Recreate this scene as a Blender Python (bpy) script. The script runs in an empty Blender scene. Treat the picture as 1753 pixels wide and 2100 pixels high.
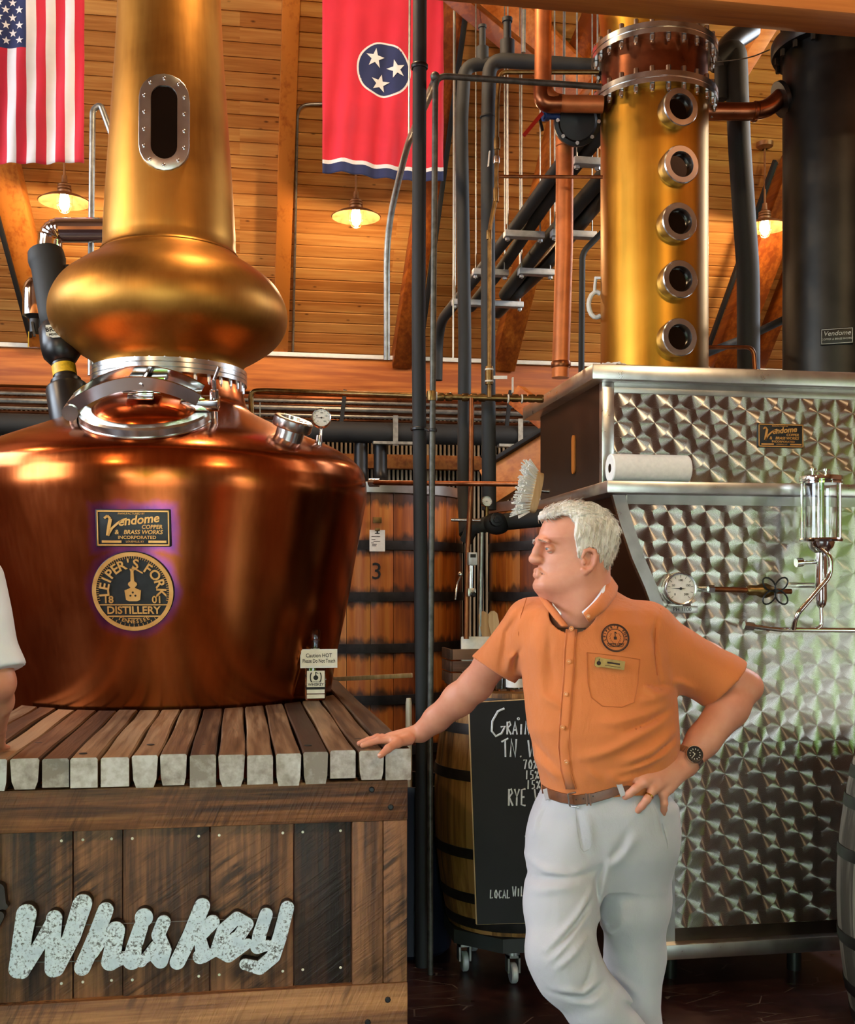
import bpy, bmesh, math, random
import numpy as np
from mathutils import Vector, Matrix, Euler
random.seed(7)
sc = bpy.context.scene
C = sc.collection
PI = math.pi
# ---------------------------------------------------------------- camera, sky, daylight, exposure
F, CX, HY, CH = 2300.0, 876.5, 1207.0, 1.6        # focal length and principal point in pixels of the 1753x2100 frame, eye height
YAW = math.radians(9.5)
SY, CY = math.sin(YAW), math.cos(YAW)
cam = bpy.data.cameras.new('camera'); cam_o = bpy.data.objects.new('camera', cam); C.objects.link(cam_o)
cam.sensor_fit = 'HORIZONTAL'; cam.sensor_width = 36; cam.lens = F * 36 / 1753
cam.shift_y = (HY - 1050) / 1753
cam.clip_start = 0.05; cam.clip_end = 200
cam_o.location = (0, 0, CH); cam_o.rotation_euler = (PI / 2, 0, -YAW)
sc.camera = cam_o
sc.view_settings.view_transform = 'Standard'; sc.view_settings.look = 'None'
sc.view_settings.gamma = 1; sc.view_settings.use_curve_mapping = False
sc.view_settings.exposure = 0.3
sc.cycles.debug_use_spatial_splits = True; sc.cycles.max_bounces = 6; sc.cycles.diffuse_bounces = 3; sc.cycles.glossy_bounces = 4; sc.cycles.transmission_bounces = 5; sc.cycles.caustics_reflective = False; sc.cycles.caustics_refractive = False
world = bpy.data.worlds.new('world'); sc.world = world; world.use_nodes = True
_bg = world.node_tree.nodes['Background']
_bg.inputs['Color'].default_value = (0.76, 0.87, 1.0, 1); _bg.inputs['Strength'].default_value = 13.0
def lamp(name, kind, loc, power, col=(1, 1, 1), rot=(0, 0, 0), size=None, size_y=None, portal=False):
    l = bpy.data.lights.new(name, kind); l.energy = power; l.color = col
    if kind == 'AREA':
        l.shape = 'RECTANGLE'; l.size = size; l.size_y = size_y
        if portal: l.cycles.is_portal = True
    elif kind == 'POINT': l.shadow_soft_size = size or 0.05
    elif kind == 'SUN': l.angle = size or 0.01
    o = bpy.data.objects.new(name, l); C.objects.link(o); o.location = loc; o.rotation_euler = rot
    return o
# big open barn door behind the camera, and gable windows, the high pair added to brighten the ceiling
DOOR = (-3.6, .9, 3.0)          # x0, x1, height of the opening in the front wall at y = FRONT
FRONT, BACK, LEFT, RIGHT, RIDGE = -3.6, 9.75, -5.5, 5.5, 3.08
lamp('door_portal', 'AREA', ((DOOR[0] + DOOR[1]) / 2, FRONT + .02, DOOR[2] / 2), 1, rot=(PI / 2, 0, 0), size=DOOR[1] - DOOR[0], size_y=DOOR[2], portal=True)
# openings in the two gable walls, the second of each added to light the ceiling: (y0, y1, z0, z1)
WIN_R = [(-2.5, -.5, .3, 2.5), (4.0, 7.0, 3.7, 5.3)]
WIN_L = [(.6, 3.7, 1.9, 4.4), (4.2, 7.0, 3.7, 5.3)]
for k, (a, b, c, d) in enumerate(WIN_R): lamp('right_portal', 'AREA', (RIGHT - .03, (a + b) / 2, (c + d) / 2), 1, rot=(PI / 2, 0, PI / 2), size=b - a, size_y=d - c, portal=True)
for k, (a, b, c, d) in enumerate(WIN_L): lamp('left_portal', 'AREA', (LEFT + .03, (a + b) / 2, (c + d) / 2), 1, rot=(PI / 2, 0, -PI / 2), size=b - a, size_y=d - c, portal=True)
lamp('sun', 'SUN', (0, 10, 20), 4.0, (1, .95, .86), (math.radians(-38), 0, 0), .01)

# ---------------------------------------------------------------- pixels -> places
def pd(px, py, d):               # at a camera depth d
    a = (px - CX) / F; e = (HY - py) / F
    return Vector((d * (SY + a * CY), d * (CY - a * SY), CH + e * d))
def pY(px, py, Y):               # on the upright plane y = Y
    return pd(px, py, Y / (CY - (px - CX) / F * SY))
def pz(px, py, z):               # on the level plane z
    return pd(px, py, (z - CH) * F / (HY - py))
def proj(p):
    d = p[0] * SY + p[1] * CY; x = p[0] * CY - p[1] * SY
    return (CX + F * x / d, HY - F * (p[2] - CH) / d)
TAN = 0.966; EAVE_Y, EAVE_Z = 9.5, 3.55
def pceil(px, py, off=0.0):      # on the sloping ceiling, off metres below it
    a = (px - CX) / F; e = (HY - py) / F
    z0 = EAVE_Z - off / math.cos(math.atan(TAN))
    d = (z0 + TAN * EAVE_Y - CH) / (e + TAN * (CY - a * SY))
    return pd(px, py, d)

# ---------------------------------------------------------------- colour and node helpers
def lin(c):
    c = c / 255.0
    return c / 12.92 if c <= .04045 else ((c + .055) / 1.055) ** 2.4
def rgb(h):
    if isinstance(h, str):
        h = h.lstrip('#'); return tuple(lin(int(h[i:i + 2], 16)) for i in (0, 2, 4)) + (1,)
    return tuple(h)[:3] + (1,)
class G:
    def __init__(s, name):
        s.m = bpy.data.materials.new(name); s.m.use_nodes = True; s.nt = s.m.node_tree; s.nt.nodes.clear()
        s.out = s.nt.nodes.new('ShaderNodeOutputMaterial')
    def put(s, sock, v):
        if hasattr(v, 'links'): s.nt.links.new(v, sock)
        elif v is not None: sock.default_value = v
    def n(s, t, props=None, **kw):
        nd = s.nt.nodes.new('ShaderNode' + t)
        for k, v in (props or {}).items(): setattr(nd, k, v)
        for k, v in kw.items():
            k2 = int(k[1:]) if k[0] == '_' and k[1:].isdigit() else k.replace('__', ' ')
            s.put(nd.inputs[k2], v)
        return nd
    def math(s, op, a, b=0.0, c=0.0):
        return s.n('Math', {'operation': op}, _0=a, _1=b, _2=c).outputs[0]
    def vm(s, op, a, b=(0, 0, 0), sc=None):
        nd = s.n('VectorMath', {'operation': op}, _0=a, _1=b)
        if sc is not None: s.put(nd.inputs['Scale'], sc)
        return nd.outputs[1] if op in ('LENGTH', 'DOT_PRODUCT', 'DISTANCE') else nd.outputs[0]
    def obj(s): return s.n('TexCoord').outputs['Object']
    def sep(s, v):
        nd = s.n('SeparateXYZ', _0=v); return nd.outputs[0], nd.outputs[1], nd.outputs[2]
    def comb(s, x=0., y=0., z=0.): return s.n('CombineXYZ', _0=x, _1=y, _2=z).outputs[0]
    def map(s, v, scale=(1, 1, 1), loc=(0, 0, 0), rot=(0, 0, 0)):
        return s.n('Mapping', Vector=v, Scale=scale, Location=loc, Rotation=rot).outputs[0]
    def noise(s, v, scale=5, detail=4, rough=.55, dist=0.0):
        nd = s.n('TexNoise', Vector=v, Scale=scale, Detail=detail, Roughness=rough, Distortion=dist); return nd.outputs[0]
    def ramp(s, fac, stops):
        nd = s.n('ValToRGB', _0=fac); cr = nd.color_ramp
        while len(cr.elements) < len(stops): cr.elements.new(.5)
        for e, (p, c) in zip(cr.elements, stops): e.position = p; e.color = rgb(c)
        return nd.outputs[0]
    def mix(s, f, a, b, blend='MIX'):
        nd = s.n('Mix', {'data_type': 'RGBA', 'blend_type': blend})
        s.put(nd.inputs[0], f); s.put(nd.inputs[6], a); s.put(nd.inputs[7], b); return nd.outputs[2]
    def rnd(s): return s.n('ObjectInfo').outputs['Random']
    def bump(s, h, strength=.3, dist=.01): return s.n('Bump', Strength=strength, Distance=dist, Height=h).outputs[0]
    def bsdf(s, color, rough=.5, metal=0., normal=None, **kw):
        p = s.n('BsdfPrincipled')
        s.put(p.inputs['Base Color'], rgb(color) if isinstance(color, (str, tuple, list)) else color)
        s.put(p.inputs['Roughness'], rough); s.put(p.inputs['Metallic'], metal)
        if normal is not None: s.put(p.inputs['Normal'], normal)
        for k, v in kw.items(): s.put(p.inputs[k.replace('__', ' ')], v)
        s.nt.links.new(p.outputs[0], s.out.inputs[0]); return p
M = {}
def plain(name, col, rough=.5, metal=0., var=.08, nscale=12, bump=0., **kw):
    g = G(name); co = g.obj()
    n = g.noise(co, nscale, 4)
    c = rgb(col)
    a = tuple(max(0, x * (1 - var * 2)) for x in c[:3]); b = tuple(min(1, x * (1 + var * 2)) for x in c[:3])
    col_s = g.ramp(n, [(.3, a), (.7, b)])
    r = g.math('MULTIPLY_ADD', n, .16, rough - .08)
    nor = g.bump(g.noise(co, nscale * 6, 3), bump, .004) if bump else None
    g.bsdf(col_s, r, metal, nor, **kw); M[name] = g.m; return g.m
def wood(name, dark, mid, light, axis='x', fine=70, rough=.55, bump=.35, knots=0., saw=0., spread=.35, spec=.4):
    g = G(name); co = g.obj(); r = g.rnd()
    off = g.comb(g.math('MULTIPLY', r, 37.), g.math('MULTIPLY', r, 91.), g.math('MULTIPLY', r, 53.))
    v = g.vm('ADD', co, off)
    s = {'x': (.05, 1, 1), 'y': (1, .05, 1), 'z': (1, 1, .05)}[axis]
    vs = g.map(v, s)
    n1 = g.noise(vs, fine, 5, .6); n2 = g.noise(vs, fine * .16, 4, .5, .6)
    f = g.math('MULTIPLY_ADD', n1, .5, g.math('MULTIPLY', n2, .5))
    f = g.math('ADD', f, g.math('MULTIPLY_ADD', r, spread, -spread / 2))
    col = g.ramp(f, [(.36, dark), (.5, mid), (.64, light)])
    h = n1
    if knots:
        sk = {'x': (.45, 1, 1), 'y': (1, .45, 1), 'z': (1, 1, .45)}[axis]
        vo = g.n('TexVoronoi', {'feature': 'F1'}, Vector=g.map(v, sk), Scale=knots).outputs['Distance']
        k = g.math('SUBTRACT', 1., g.n('MapRange', _0=vo, _1=.04, _2=.11).outputs[0])
        col = g.mix(g.math('MULTIPLY', k, .8), col, rgb('#3a1606'))
    if saw:
        rot = .62 if axis == 'z' else 1.15          # old circular-saw marks: slanting streaks, patchy
        w = g.n('MapRange', _0=g.noise(g.map(g.map(v, rot=(0, rot, 0)), (.10, 1, 1)), saw * 4, 4, .6), _1=.42, _2=.62).outputs[0]
        patch = g.noise(v, 4.5, 3)
        pm = g.n('MapRange', _0=patch, _1=.44, _2=.6).outputs[0]
        col = g.mix(g.math('MULTIPLY', g.math('MULTIPLY', w, pm), .85), col, rgb(dark))
        big = g.n('MapRange', _0=g.noise(g.map(v, s), 9, 3), _1=.5, _2=.68).outputs[0]
        col = g.mix(g.math('MULTIPLY', big, .65), col, rgb('#2a1d18'))
        h = g.math('ADD', n1, g.math('MULTIPLY', w, .4))
    g.bsdf(col, g.math('MULTIPLY_ADD', n1, .2, rough - .1), 0., g.bump(h, bump, .004), Specular__IOR__Level=spec)
    M[name] = g.m; return g.m

# ---------------------------------------------------------------- mesh builder
class MB:
    def __init__(s): s.v = []; s.f = []; s.mi = []; s.cur = 0
    def add(s, vs, fs):
        o = len(s.v); s.v += [tuple(v) for v in vs]; s.f += [tuple(i + o for i in f) for f in fs]; s.mi += [s.cur] * len(fs); return s
    def box(s, lo, hi, bev=0., mat=None):
        x0, y0, z0 = lo; x1, y1, z1 = hi
        if bev <= 0:
            vs = [(x, y, z) for x in (x0, x1) for y in (y0, y1) for z in (z0, z1)]
            fs = [(0, 1, 3, 2), (4, 6, 7, 5), (0, 4, 5, 1), (2, 3, 7, 6), (0, 2, 6, 4), (1, 5, 7, 3)]
        else:
            b = bev; bm = bmesh.new(); bmesh.ops.create_cube(bm, size=1)
            for v in bm.verts: v.co = Vector(((x0 + x1) / 2 + v.co.x * (x1 - x0), (y0 + y1) / 2 + v.co.y * (y1 - y0), (z0 + z1) / 2 + v.co.z * (z1 - z0)))
            bmesh.ops.bevel(bm, geom=list(bm.edges), offset=b, segments=2, affect='EDGES', profile=.5)
            bm.verts.index_update(); vs = [v.co.copy() for v in bm.verts]; fs = [[v.index for v in f.verts] for f in bm.faces]; bm.free()
        if mat: vs = [mat @ Vector(v) for v in vs]
        return s.add(vs, fs)
    def bar(s, p0, p1, w, h, up=(0, 0, 1), bev=0.):       # a timber from p0 to p1, w wide, h high
        p0, p1 = Vector(p0), Vector(p1); y = (p1 - p0); L = y.length; y.normalize()
        x = y.cross(Vector(up)).normalized(); z = x.cross(y)
        m = Matrix(((x.x, y.x, z.x, p0.x), (x.y, y.y, z.y, p0.y), (x.z, y.z, z.z, p0.z), (0, 0, 0, 1)))
        return s.box((-w / 2, 0, -h / 2), (w / 2, L, h / 2), bev, m)
    def tube(s, pts, r, n=12, caps=True, closed=False):
        pts = [Vector(p) for p in pts]; rs = r if isinstance(r, (list, tuple)) else [r] * len(pts)
        m = len(pts); T = []
        for i in range(m):
            a = pts[(i - 1) % m] if closed or i > 0 else pts[0]; b = pts[(i + 1) % m] if closed or i < m - 1 else pts[-1]
            t = (b - a); T.append(t.normalized() if t.length > 1e-9 else Vector((0, 0, 1)))
        u = T[0].orthogonal().normalized(); vs = []; fs = []
        for i in range(m):
            u = (u - T[i] * u.dot(T[i])).normalized(); w = T[i].cross(u)
            k = 1.0
            for j in range(n):
                a = 2 * PI * j / n; vs.append(pts[i] + (u * math.cos(a) + w * math.sin(a)) * rs[i] * k)
        for i in range(m if closed else m - 1):
            for j in range(n):
                j2 = (j + 1) % n; i2 = (i + 1) % m
                fs.append((i * n + j, i * n + j2, i2 * n + j2, i2 * n + j))
        if caps and not closed: fs.append(tuple(range(n))[::-1]); fs.append(tuple((m - 1) * n + j for j in range(n)))
        return s.add(vs, fs)
    def cyl(s, p0, p1, r, r2=None, n=20): return s.tube([p0, p1], [r, r if r2 is None else r2], n)
    def lathe(s, prof, base=(0, 0, 0), axis=(0, 0, 1), n=48, caps=True):     # prof: (radius, height along axis)
        z = Vector(axis).normalized(); x = z.orthogonal().normalized() if abs(z.z) < .999 else Vector((1, 0, 0)); y = z.cross(x); b = Vector(base)
        vs = []; fs = []
        for r, h in prof:
            for j in range(n):
                a = 2 * PI * j / n; vs.append(b + z * h + (x * math.cos(a) + y * math.sin(a)) * r)
        for i in range(len(prof) - 1):
            for j in range(n):
                j2 = (j + 1) % n; fs.append((i * n + j, i * n + j2, (i + 1) * n + j2, (i + 1) * n + j))
        if caps:
            if prof[0][0] > 1e-5: fs.append(tuple(range(n))[::-1])
            if prof[-1][0] > 1e-5: fs.append(tuple((len(prof) - 1) * n + j for j in range(n)))
        return s.add(vs, fs)
    def prism(s, poly, a, b, mat=None):          # polygon in (x, z), extruded in y from a to b
        n = len(poly); vs = [(x, a, z) for x, z in poly] + [(x, b, z) for x, z in poly]
        fs = [tuple(range(n)), tuple(range(2 * n - 1, n - 1, -1))] + [(i, n + i, n + (i + 1) % n, (i + 1) % n) for i in range(n)]
        if mat: vs = [mat @ Vector(v) for v in vs]
        return s.add(vs, fs)
    def hexbolt(s, p, axis, r, h): return s.tube([Vector(p), Vector(p) + Vector(axis).normalized() * h], r, 6)
    def sphere(s, c, r, n=12, m=8, sc=(1, 1, 1)):
        prof = [(max(1e-6, math.sin(PI * i / m)), -math.cos(PI * i / m)) for i in range(m + 1)]
        t = MB().lathe(prof, n=n, caps=False)
        return s.add([(c[0] + v[0] * r * sc[0], c[1] + v[1] * r * sc[1], c[2] + v[2] * r * sc[2]) for v in t.v], t.f)
    def xf(s, mat): s.v = [tuple(mat @ Vector(v)) for v in s.v]; return s
    def mesh(s, name, mats=(), sharp=35):
        me = bpy.data.meshes.new(name); me.from_pydata(s.v, [], s.f)
        for m in mats: me.materials.append(M[m] if isinstance(m, str) else m)
        if len(mats) > 1: me.polygons.foreach_set('material_index', s.mi)
        me.polygons.foreach_set('use_smooth', [True] * len(me.polygons)); me.update()
        bm = bmesh.new(); bm.from_mesh(me); bmesh.ops.recalc_face_normals(bm, faces=bm.faces); bm.to_mesh(me); bm.free()
        me.set_sharp_from_angle(angle=math.radians(sharp)); return me
def tag(o, label=None, cat=None, group=None, kind=None):
    for k, v in (('label', label), ('category', cat), ('group', group), ('kind', kind)):
        if v: o[k] = v
    return o
def thing(name, label, cat, loc=(0, 0, 0), group=None, rot=(0, 0, 0)):
    o = bpy.data.objects.new(name, None); C.objects.link(o); o.location = loc; o.rotation_euler = rot; o.empty_display_size = .1
    return tag(o, label, cat, group)
def obj(name, mb, mats, parent=None, local=False, label=None, sharp=35):
    mats = (mats,) if isinstance(mats, str) else mats
    me = mb.mesh(name, mats, sharp) if isinstance(mb, MB) else mb
    o = bpy.data.objects.new(name, me); C.objects.link(o)
    if parent:
        o.parent = parent
        if not local:
            off = Vector((0, 0, 0)); q = parent
            while q: off += q.location; q = q.parent
            o.location = -off
    if label: o['label'] = label
    return o
def single(name, mb, mats, label, cat, group=None, sharp=35):        # a thing that is one mesh, origin moved to its base
    vs = np.array(mb.v); b = Vector(((vs[:, 0].min() + vs[:, 0].max()) / 2, (vs[:, 1].min() + vs[:, 1].max()) / 2, vs[:, 2].min()))
    mb.v = [tuple(Vector(v) - b) for v in mb.v]
    o = obj(name, mb, mats, sharp=sharp); o.location = b
    return tag(o, label, cat, group)
def struct(name, mb, mats, parent=None, sharp=35):
    o = obj(name, mb, mats, parent, sharp=sharp)
    if not parent: o['kind'] = 'structure'
    return o
def dup(o, parent=None, **kw):
    c = o.copy(); C.objects.link(c)
    if parent: c.parent = parent
    for k, v in kw.items(): setattr(c, k, v)
    return c
def dup_tree(o, parent=None):
    kids = list(o.children); c = dup(o)
    if parent: c.parent = parent
    for k in kids: dup_tree(k, c)
    return c
def bend(pts, rad=.05, n=6):      # a polyline with its corners rounded
    pts = [Vector(p) for p in pts]; out = [pts[0]]
    for i in range(1, len(pts) - 1):
        a, b, c = pts[i - 1], pts[i], pts[i + 1]
        r = min(rad, (a - b).length * .49, (c - b).length * .49)
        p, q = b + (a - b).normalized() * r, b + (c - b).normalized() * r
        for k in range(n + 1):
            t = k / n; out.append(p * (1 - t) ** 2 + b * 2 * t * (1 - t) + q * t * t)
    out.append(pts[-1]); return out
_txt = {}
def text(s, size=1., shear=0., extrude=.05, bold=0.):     # lettering as a mesh: x right, y up, z out of the face
    key = (s, shear, bold)
    if key not in _txt:
        cu = bpy.data.curves.new('lettering', 'FONT'); cu.body = s; cu.size = 1; cu.shear = shear; cu.extrude = .03; cu.align_x = 'CENTER'; cu.align_y = 'CENTER'
        cu.resolution_u = 3; cu.offset = bold
        o = bpy.data.objects.new('lettering', cu); C.objects.link(o)
        me = bpy.data.meshes.new_from_object(o.evaluated_get(bpy.context.evaluated_depsgraph_get()))
        _txt[key] = ([v.co.copy() for v in me.vertices], [tuple(p.vertices) for p in me.polygons])
        bpy.data.objects.remove(o); bpy.data.curves.remove(cu); bpy.data.meshes.remove(me)
    vs, fs = _txt[key]
    return [Vector((v.x * size, v.y * size, (v.z / .03 * .5 + .5) * extrude)) for v in vs], fs
def arc_text(mb, s, r, a0, a1, size, extrude, flip=False, bold=0.):   # letters round a circle, a in degrees from +x
    for i, ch in enumerate(s):
        if ch == ' ': continue
        a = math.radians(a0 + (a1 - a0) * i / max(1, len(s) - 1)); vs, fs = text(ch, size, 0, extrude, bold)
        R = Matrix.Rotation(a - PI / 2 if not flip else a + PI / 2, 4, 'Z')
        mb.add([R @ v + Vector((r * math.cos(a), r * math.sin(a), 0)) for v in vs], fs)
    return mb
def face_mat(p, nrm, up=(0, 0, 1)):       # frame with z along nrm, y along up
    z = Vector(nrm).normalized(); x = Vector(up).cross(z).normalized(); y = z.cross(x); p = Vector(p)
    return Matrix(((x.x, y.x, z.x, p.x), (x.y, y.y, z.y, p.y), (x.z, y.z, z.z, p.z), (0, 0, 0, 1)))

# ---------------------------------------------------------------- materials
wood('ceiling_pine', '#a4642a', '#bf8040', '#d29a54', 'x', 40, .5, .15, knots=11, spread=.1)
wood('rafter_pine', '#74340c', '#9c5216', '#bd7028', 'y', 35, .5, .15, knots=2.5)
wood('beam_fir', '#9c4d18', '#c4702c', '#dc8c44', 'x', 30, .5, .15, knots=1.6)
wood('deck_oak', '#3b2a1e', '#6a4f38', '#95785a', 'y', 50, .5, .6, saw=0., spread=.3)
wood('barn_wood', '#20150f', '#583a28', '#946442', 'z', 60, .6, .7, saw=15, spread=.3)
wood('rail_wood', '#43281a', '#8a5836', '#ba8252', 'x', 60, .6, .7, saw=15, spread=.2)
wood('barrel_oak', '#4a3016', '#80572b', '#a87a45', 'z', 50, .6, .4)
wood('grey_barrel_oak', '#4a443c', '#7b7468', '#a09786', 'z', 50, .65, .4)
wood('crate_wood', '#3a261a', '#5c4030', '#7a5a44', 'x', 50, .65, .4)
wood('pale_wood', '#b08a5c', '#d2ae80', '#e4c79c', 'z', 40, .55, .2, spread=.1)
plain('black_insulation', '#1d1e1e', .7, 0, .12, 9, .15)
plain('grey_insulation', '#2a2c2c', .7, 0, .12, 9, .15)
plain('black_iron', '#1c1c1c', .42, .3, .15, 20)
plain('galvanised', '#9a9c99', .42, .9, .14, 30)
plain('dark_galvanised', '#55554f', .5, .7, .2, 30)
plain('strut_grey', '#b9bcc0', .45, .3, .08, 30)
plain('old_brass', '#7a6038', .38, .9, .2, 30)
plain('old_copper', '#8a5434', .36, .95, .2, 14)
plain('orange_copper', '#c4733f', .45, .55, .12, 10)
plain('brown_copper', '#8c5436', .3, .95, .14, 10)
plain('steel', '#c9c9c6', .24, 1., .05, 20)
plain('brushed_steel', '#b8b6b0', .33, 1., .06, 12)
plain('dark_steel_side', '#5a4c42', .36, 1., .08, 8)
plain('chrome', '#e2e2e0', .08, 1., .02, 10)
plain('white_plastic', '#e6e4da', .45, 0, .04, 20)
plain('paper', '#f4f2ea', .8, 0, .03, 60, .3)
plain('card', '#e9e4cf', .7, 0, .03, 40)
plain('black_paint', '#121212', .35, 0, .1, 20)
plain('matte_black', '#101011', .7, 0, .1, 20)
plain('ink', '#1a1714', .7, 0, 0, 20)
plain('red_paint', '#b02418', .4, 0, .06, 20)
plain('blue_paint', '#20407c', .4, 0, .08, 20)
plain('yellow_label', '#d8a81c', .5, 0, .12, 60)
plain('rubber', '#17181a', .7, 0, .1, 20)
plain('navy_bin', '#0c1424', .5, 0, .1, 8)
plain('hoop_iron', '#2c2826', .5, .6, .25, 14)
plain('column_dark', '#26241f', .42, .75, .25, 5)
plain('trim_steel', '#d6d6d2', .3, 1., .05, 15)
plain('chalk', '#dfe6ea', .9, 0, .06, 80)
def _glass(name, col=(1, 1, 1), rough=.02):
    g = G(name); g.bsdf(col, rough, 0, Transmission__Weight=1.0, IOR=1.45); M[name] = g.m
_glass('clear_glass'); _glass('amber_glass', (.95, .9, .8))
def _dark_glass():
    g = G('dark_glass'); g.bsdf('#0b0806', .08, 0); M['dark_glass'] = g.m
_dark_glass()
def _copper(name, c1, c2, c3, rough, vert=0., scale=2.2, met=1.):
    g = G(name); co = g.obj()
    n = g.noise(co, scale, 4, .55, .4); fine = g.noise(g.map(co, (1, 1, .06)), 60, 4, .6)
    f = g.math('ADD', g.math('MULTIPLY', n, .8), g.math('MULTIPLY', fine, .2))
    col = g.ramp(f, [(.3, c1), (.5, c2), (.72, c3)])
    r = g.math('MULTIPLY_ADD', n, .14, rough - .07)
    r = g.math('MULTIPLY_ADD', fine, .08, r)
    g.bsdf(col, r, met, g.bump(g.noise(co, 3.2, 2), .05, .03)); M[name] = g.m
_copper('pot_copper', '#a2471b', '#b9592a', '#c66a38', .2)
_copper('gold_copper', '#93632a', '#ad7a36', '#bd8a42', .4)
_copper('column_copper', '#936420', '#ae7d2a', '#c08c36', .36)
_copper('relief_copper', '#d0924c', '#e2aa62', '#eebc78', .42, scale=12, met=.55)
plain('plaque_dark', '#2c2e30', .45, .4, .1, 30)
wood('end_grain', '#8d8276', '#b5ada4', '#d6d2ce', 'y', 40, .55, .4, spread=.25)  # sawn plank ends, paler with the cool daylight on them mixed into the colour
def _engine(name):      # jewelled steel: rows of overlapping swirl-brushed discs, each with its own round brushing direction
    g = G(name); x, y, z = g.sep(g.obj())
    DX, DZ, RAD = .159, .0615, .062
    u = g.math('DIVIDE', x, DX); v = g.math('DIVIDE', z, DZ)
    best = None
    row0 = g.math('FLOOR', v)
    for k in (-1, 0, 1, 2):            # rows above lie over rows below: later ones win
        row = g.math('ADD', row0, float(k))
        half = g.math('MULTIPLY', g.math('FLOORED_MODULO', row, 2.0), .5)
        cxn = g.math('ADD', g.math('ROUND', g.math('SUBTRACT', u, half)), half)
        dx = g.math('MULTIPLY', g.math('SUBTRACT', u, cxn), DX); dz = g.math('MULTIPLY', g.math('SUBTRACT', v, row), DZ)
        rr = g.math('SQRT', g.math('ADD', g.math('MULTIPLY', dx, dx), g.math('MULTIPLY', dz, dz)))
        ins = g.math('LESS_THAN', rr, RAD)
        vec = g.comb(dx, rr, dz)
        if best is None: best = vec
        else:
            nd = g.n('Mix', {'data_type': 'VECTOR'}); g.put(nd.inputs[0], ins); g.put(nd.inputs[4], best); g.put(nd.inputs[5], vec); best = nd.outputs[1]
    bx, br, bz = g.sep(best)
    tan = g.vm('NORMALIZE', g.comb(bx, 0., bz))
    ring = g.math('SINE', g.math('MULTIPLY', br, 2600.))
    n = g.noise(g.obj(), 9, 3)
    col = g.ramp(n, [(.3, '#b6b1a8'), (.7, '#cbc7bf')])
    rough = g.math('MULTIPLY_ADD', ring, .02, .28)
    g.bsdf(col, rough, 1., None, Anisotropic=1.0, Tangent=tan); M[name] = g.m
_engine('engine_turned_steel')
# ================================================================ THE SETTING
def _floor_mat():
    g = G('dark_red_concrete'); co = g.obj()
    n = g.noise(co, 1.6, 5, .6, .4); n2 = g.noise(co, 14, 4)
    col = g.ramp(g.math('MULTIPLY_ADD', n2, .25, g.math('MULTIPLY', n, .75)), [(.36, '#1a1010'), (.5, '#381f1d'), (.66, '#583e38')])
    sv = g.n('TexVoronoi', {'feature': 'DISTANCE_TO_EDGE'}, Vector=g.map(co, (3, 9, 1), rot=(0, 0, .6)), Scale=1.4).outputs['Distance']
    scr = g.math('MULTIPLY', g.math('LESS_THAN', sv, .012), g.math('GREATER_THAN', g.noise(co, 3.3, 2), .54))
    col = g.mix(g.math('MULTIPLY', scr, .5), col, rgb('#8d7f78'))
    g.bsdf(col, g.math('MULTIPLY_ADD', n2, .25, .2), 0, g.bump(n2, .06, .01)); M['dark_red_concrete'] = g.m
_floor_mat()
plain('plank_wall', '#7a4a24', .6, 0, .15, 3, .1)
plain('dark_plank_wall', '#4a2c18', .6, 0, .15, 3, .1)
plain('gravel', '#a9a59c', .9, 0, .12, 6)
plain('leaves', '#74a830', .7, 0, .35, 2.5)
def _corr():
    g = G('ribbed_metal'); x, y, z = g.sep(g.obj()); n = g.noise(g.obj(), 1.1, 3)
    g.bsdf(g.ramp(n, [(.35, '#6d5a44'), (.65, '#c6b393')]), .5, .2); M['ribbed_metal'] = g.m
_corr()
struct('floor', MB().box((LEFT - .2, FRONT - .1, -.1), (RIGHT + .2, BACK + .1, 0)), 'dark_red_concrete')
TH = math.atan(TAN); ST, CT = math.sin(TH), math.cos(TH)
def slope_pt(x, s, off=0.): # s metres up the slope from the eave line, off metres below the boards
    return Vector((x, EAVE_Y - s * CT - off * ST, EAVE_Z + s * ST - off * CT))
s_top = (EAVE_Y - RIDGE) / CT; s_bot = -(BACK - EAVE_Y) / CT
roof = MB()
a, b, c, d = slope_pt(LEFT, s_bot, -.03), slope_pt(RIGHT, s_bot, -.03), slope_pt(RIGHT, s_top, -.03), slope_pt(LEFT, s_top, -.03)
up = Vector((0, ST, CT)) * .12
roof.add([a, b, c, d, a + up, b + up, c + up, d + up], [(0, 1, 2, 3), (7, 6, 5, 4), (0, 4, 5, 1), (1, 5, 6, 2), (2, 6, 7, 3), (3, 7, 4, 0)])
ceiling = struct('ceiling', roof, 'plank_wall')
r2 = MB(); zr = c.z; e1, e2 = Vector((LEFT, FRONT, 3.4)), Vector((RIGHT, FRONT, 3.4))
r2.add([e1, e2, c, d, e1 + Vector((0, 0, .15)), e2 + Vector((0, 0, .15)), c + up, d + up], [(0, 1, 2, 3), (7, 6, 5, 4), (0, 4, 5, 1), (1, 5, 6, 2), (2, 6, 7, 3), (3, 7, 4, 0)])
obj('front_roof_slope', r2, 'plank_wall', ceiling)
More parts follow.
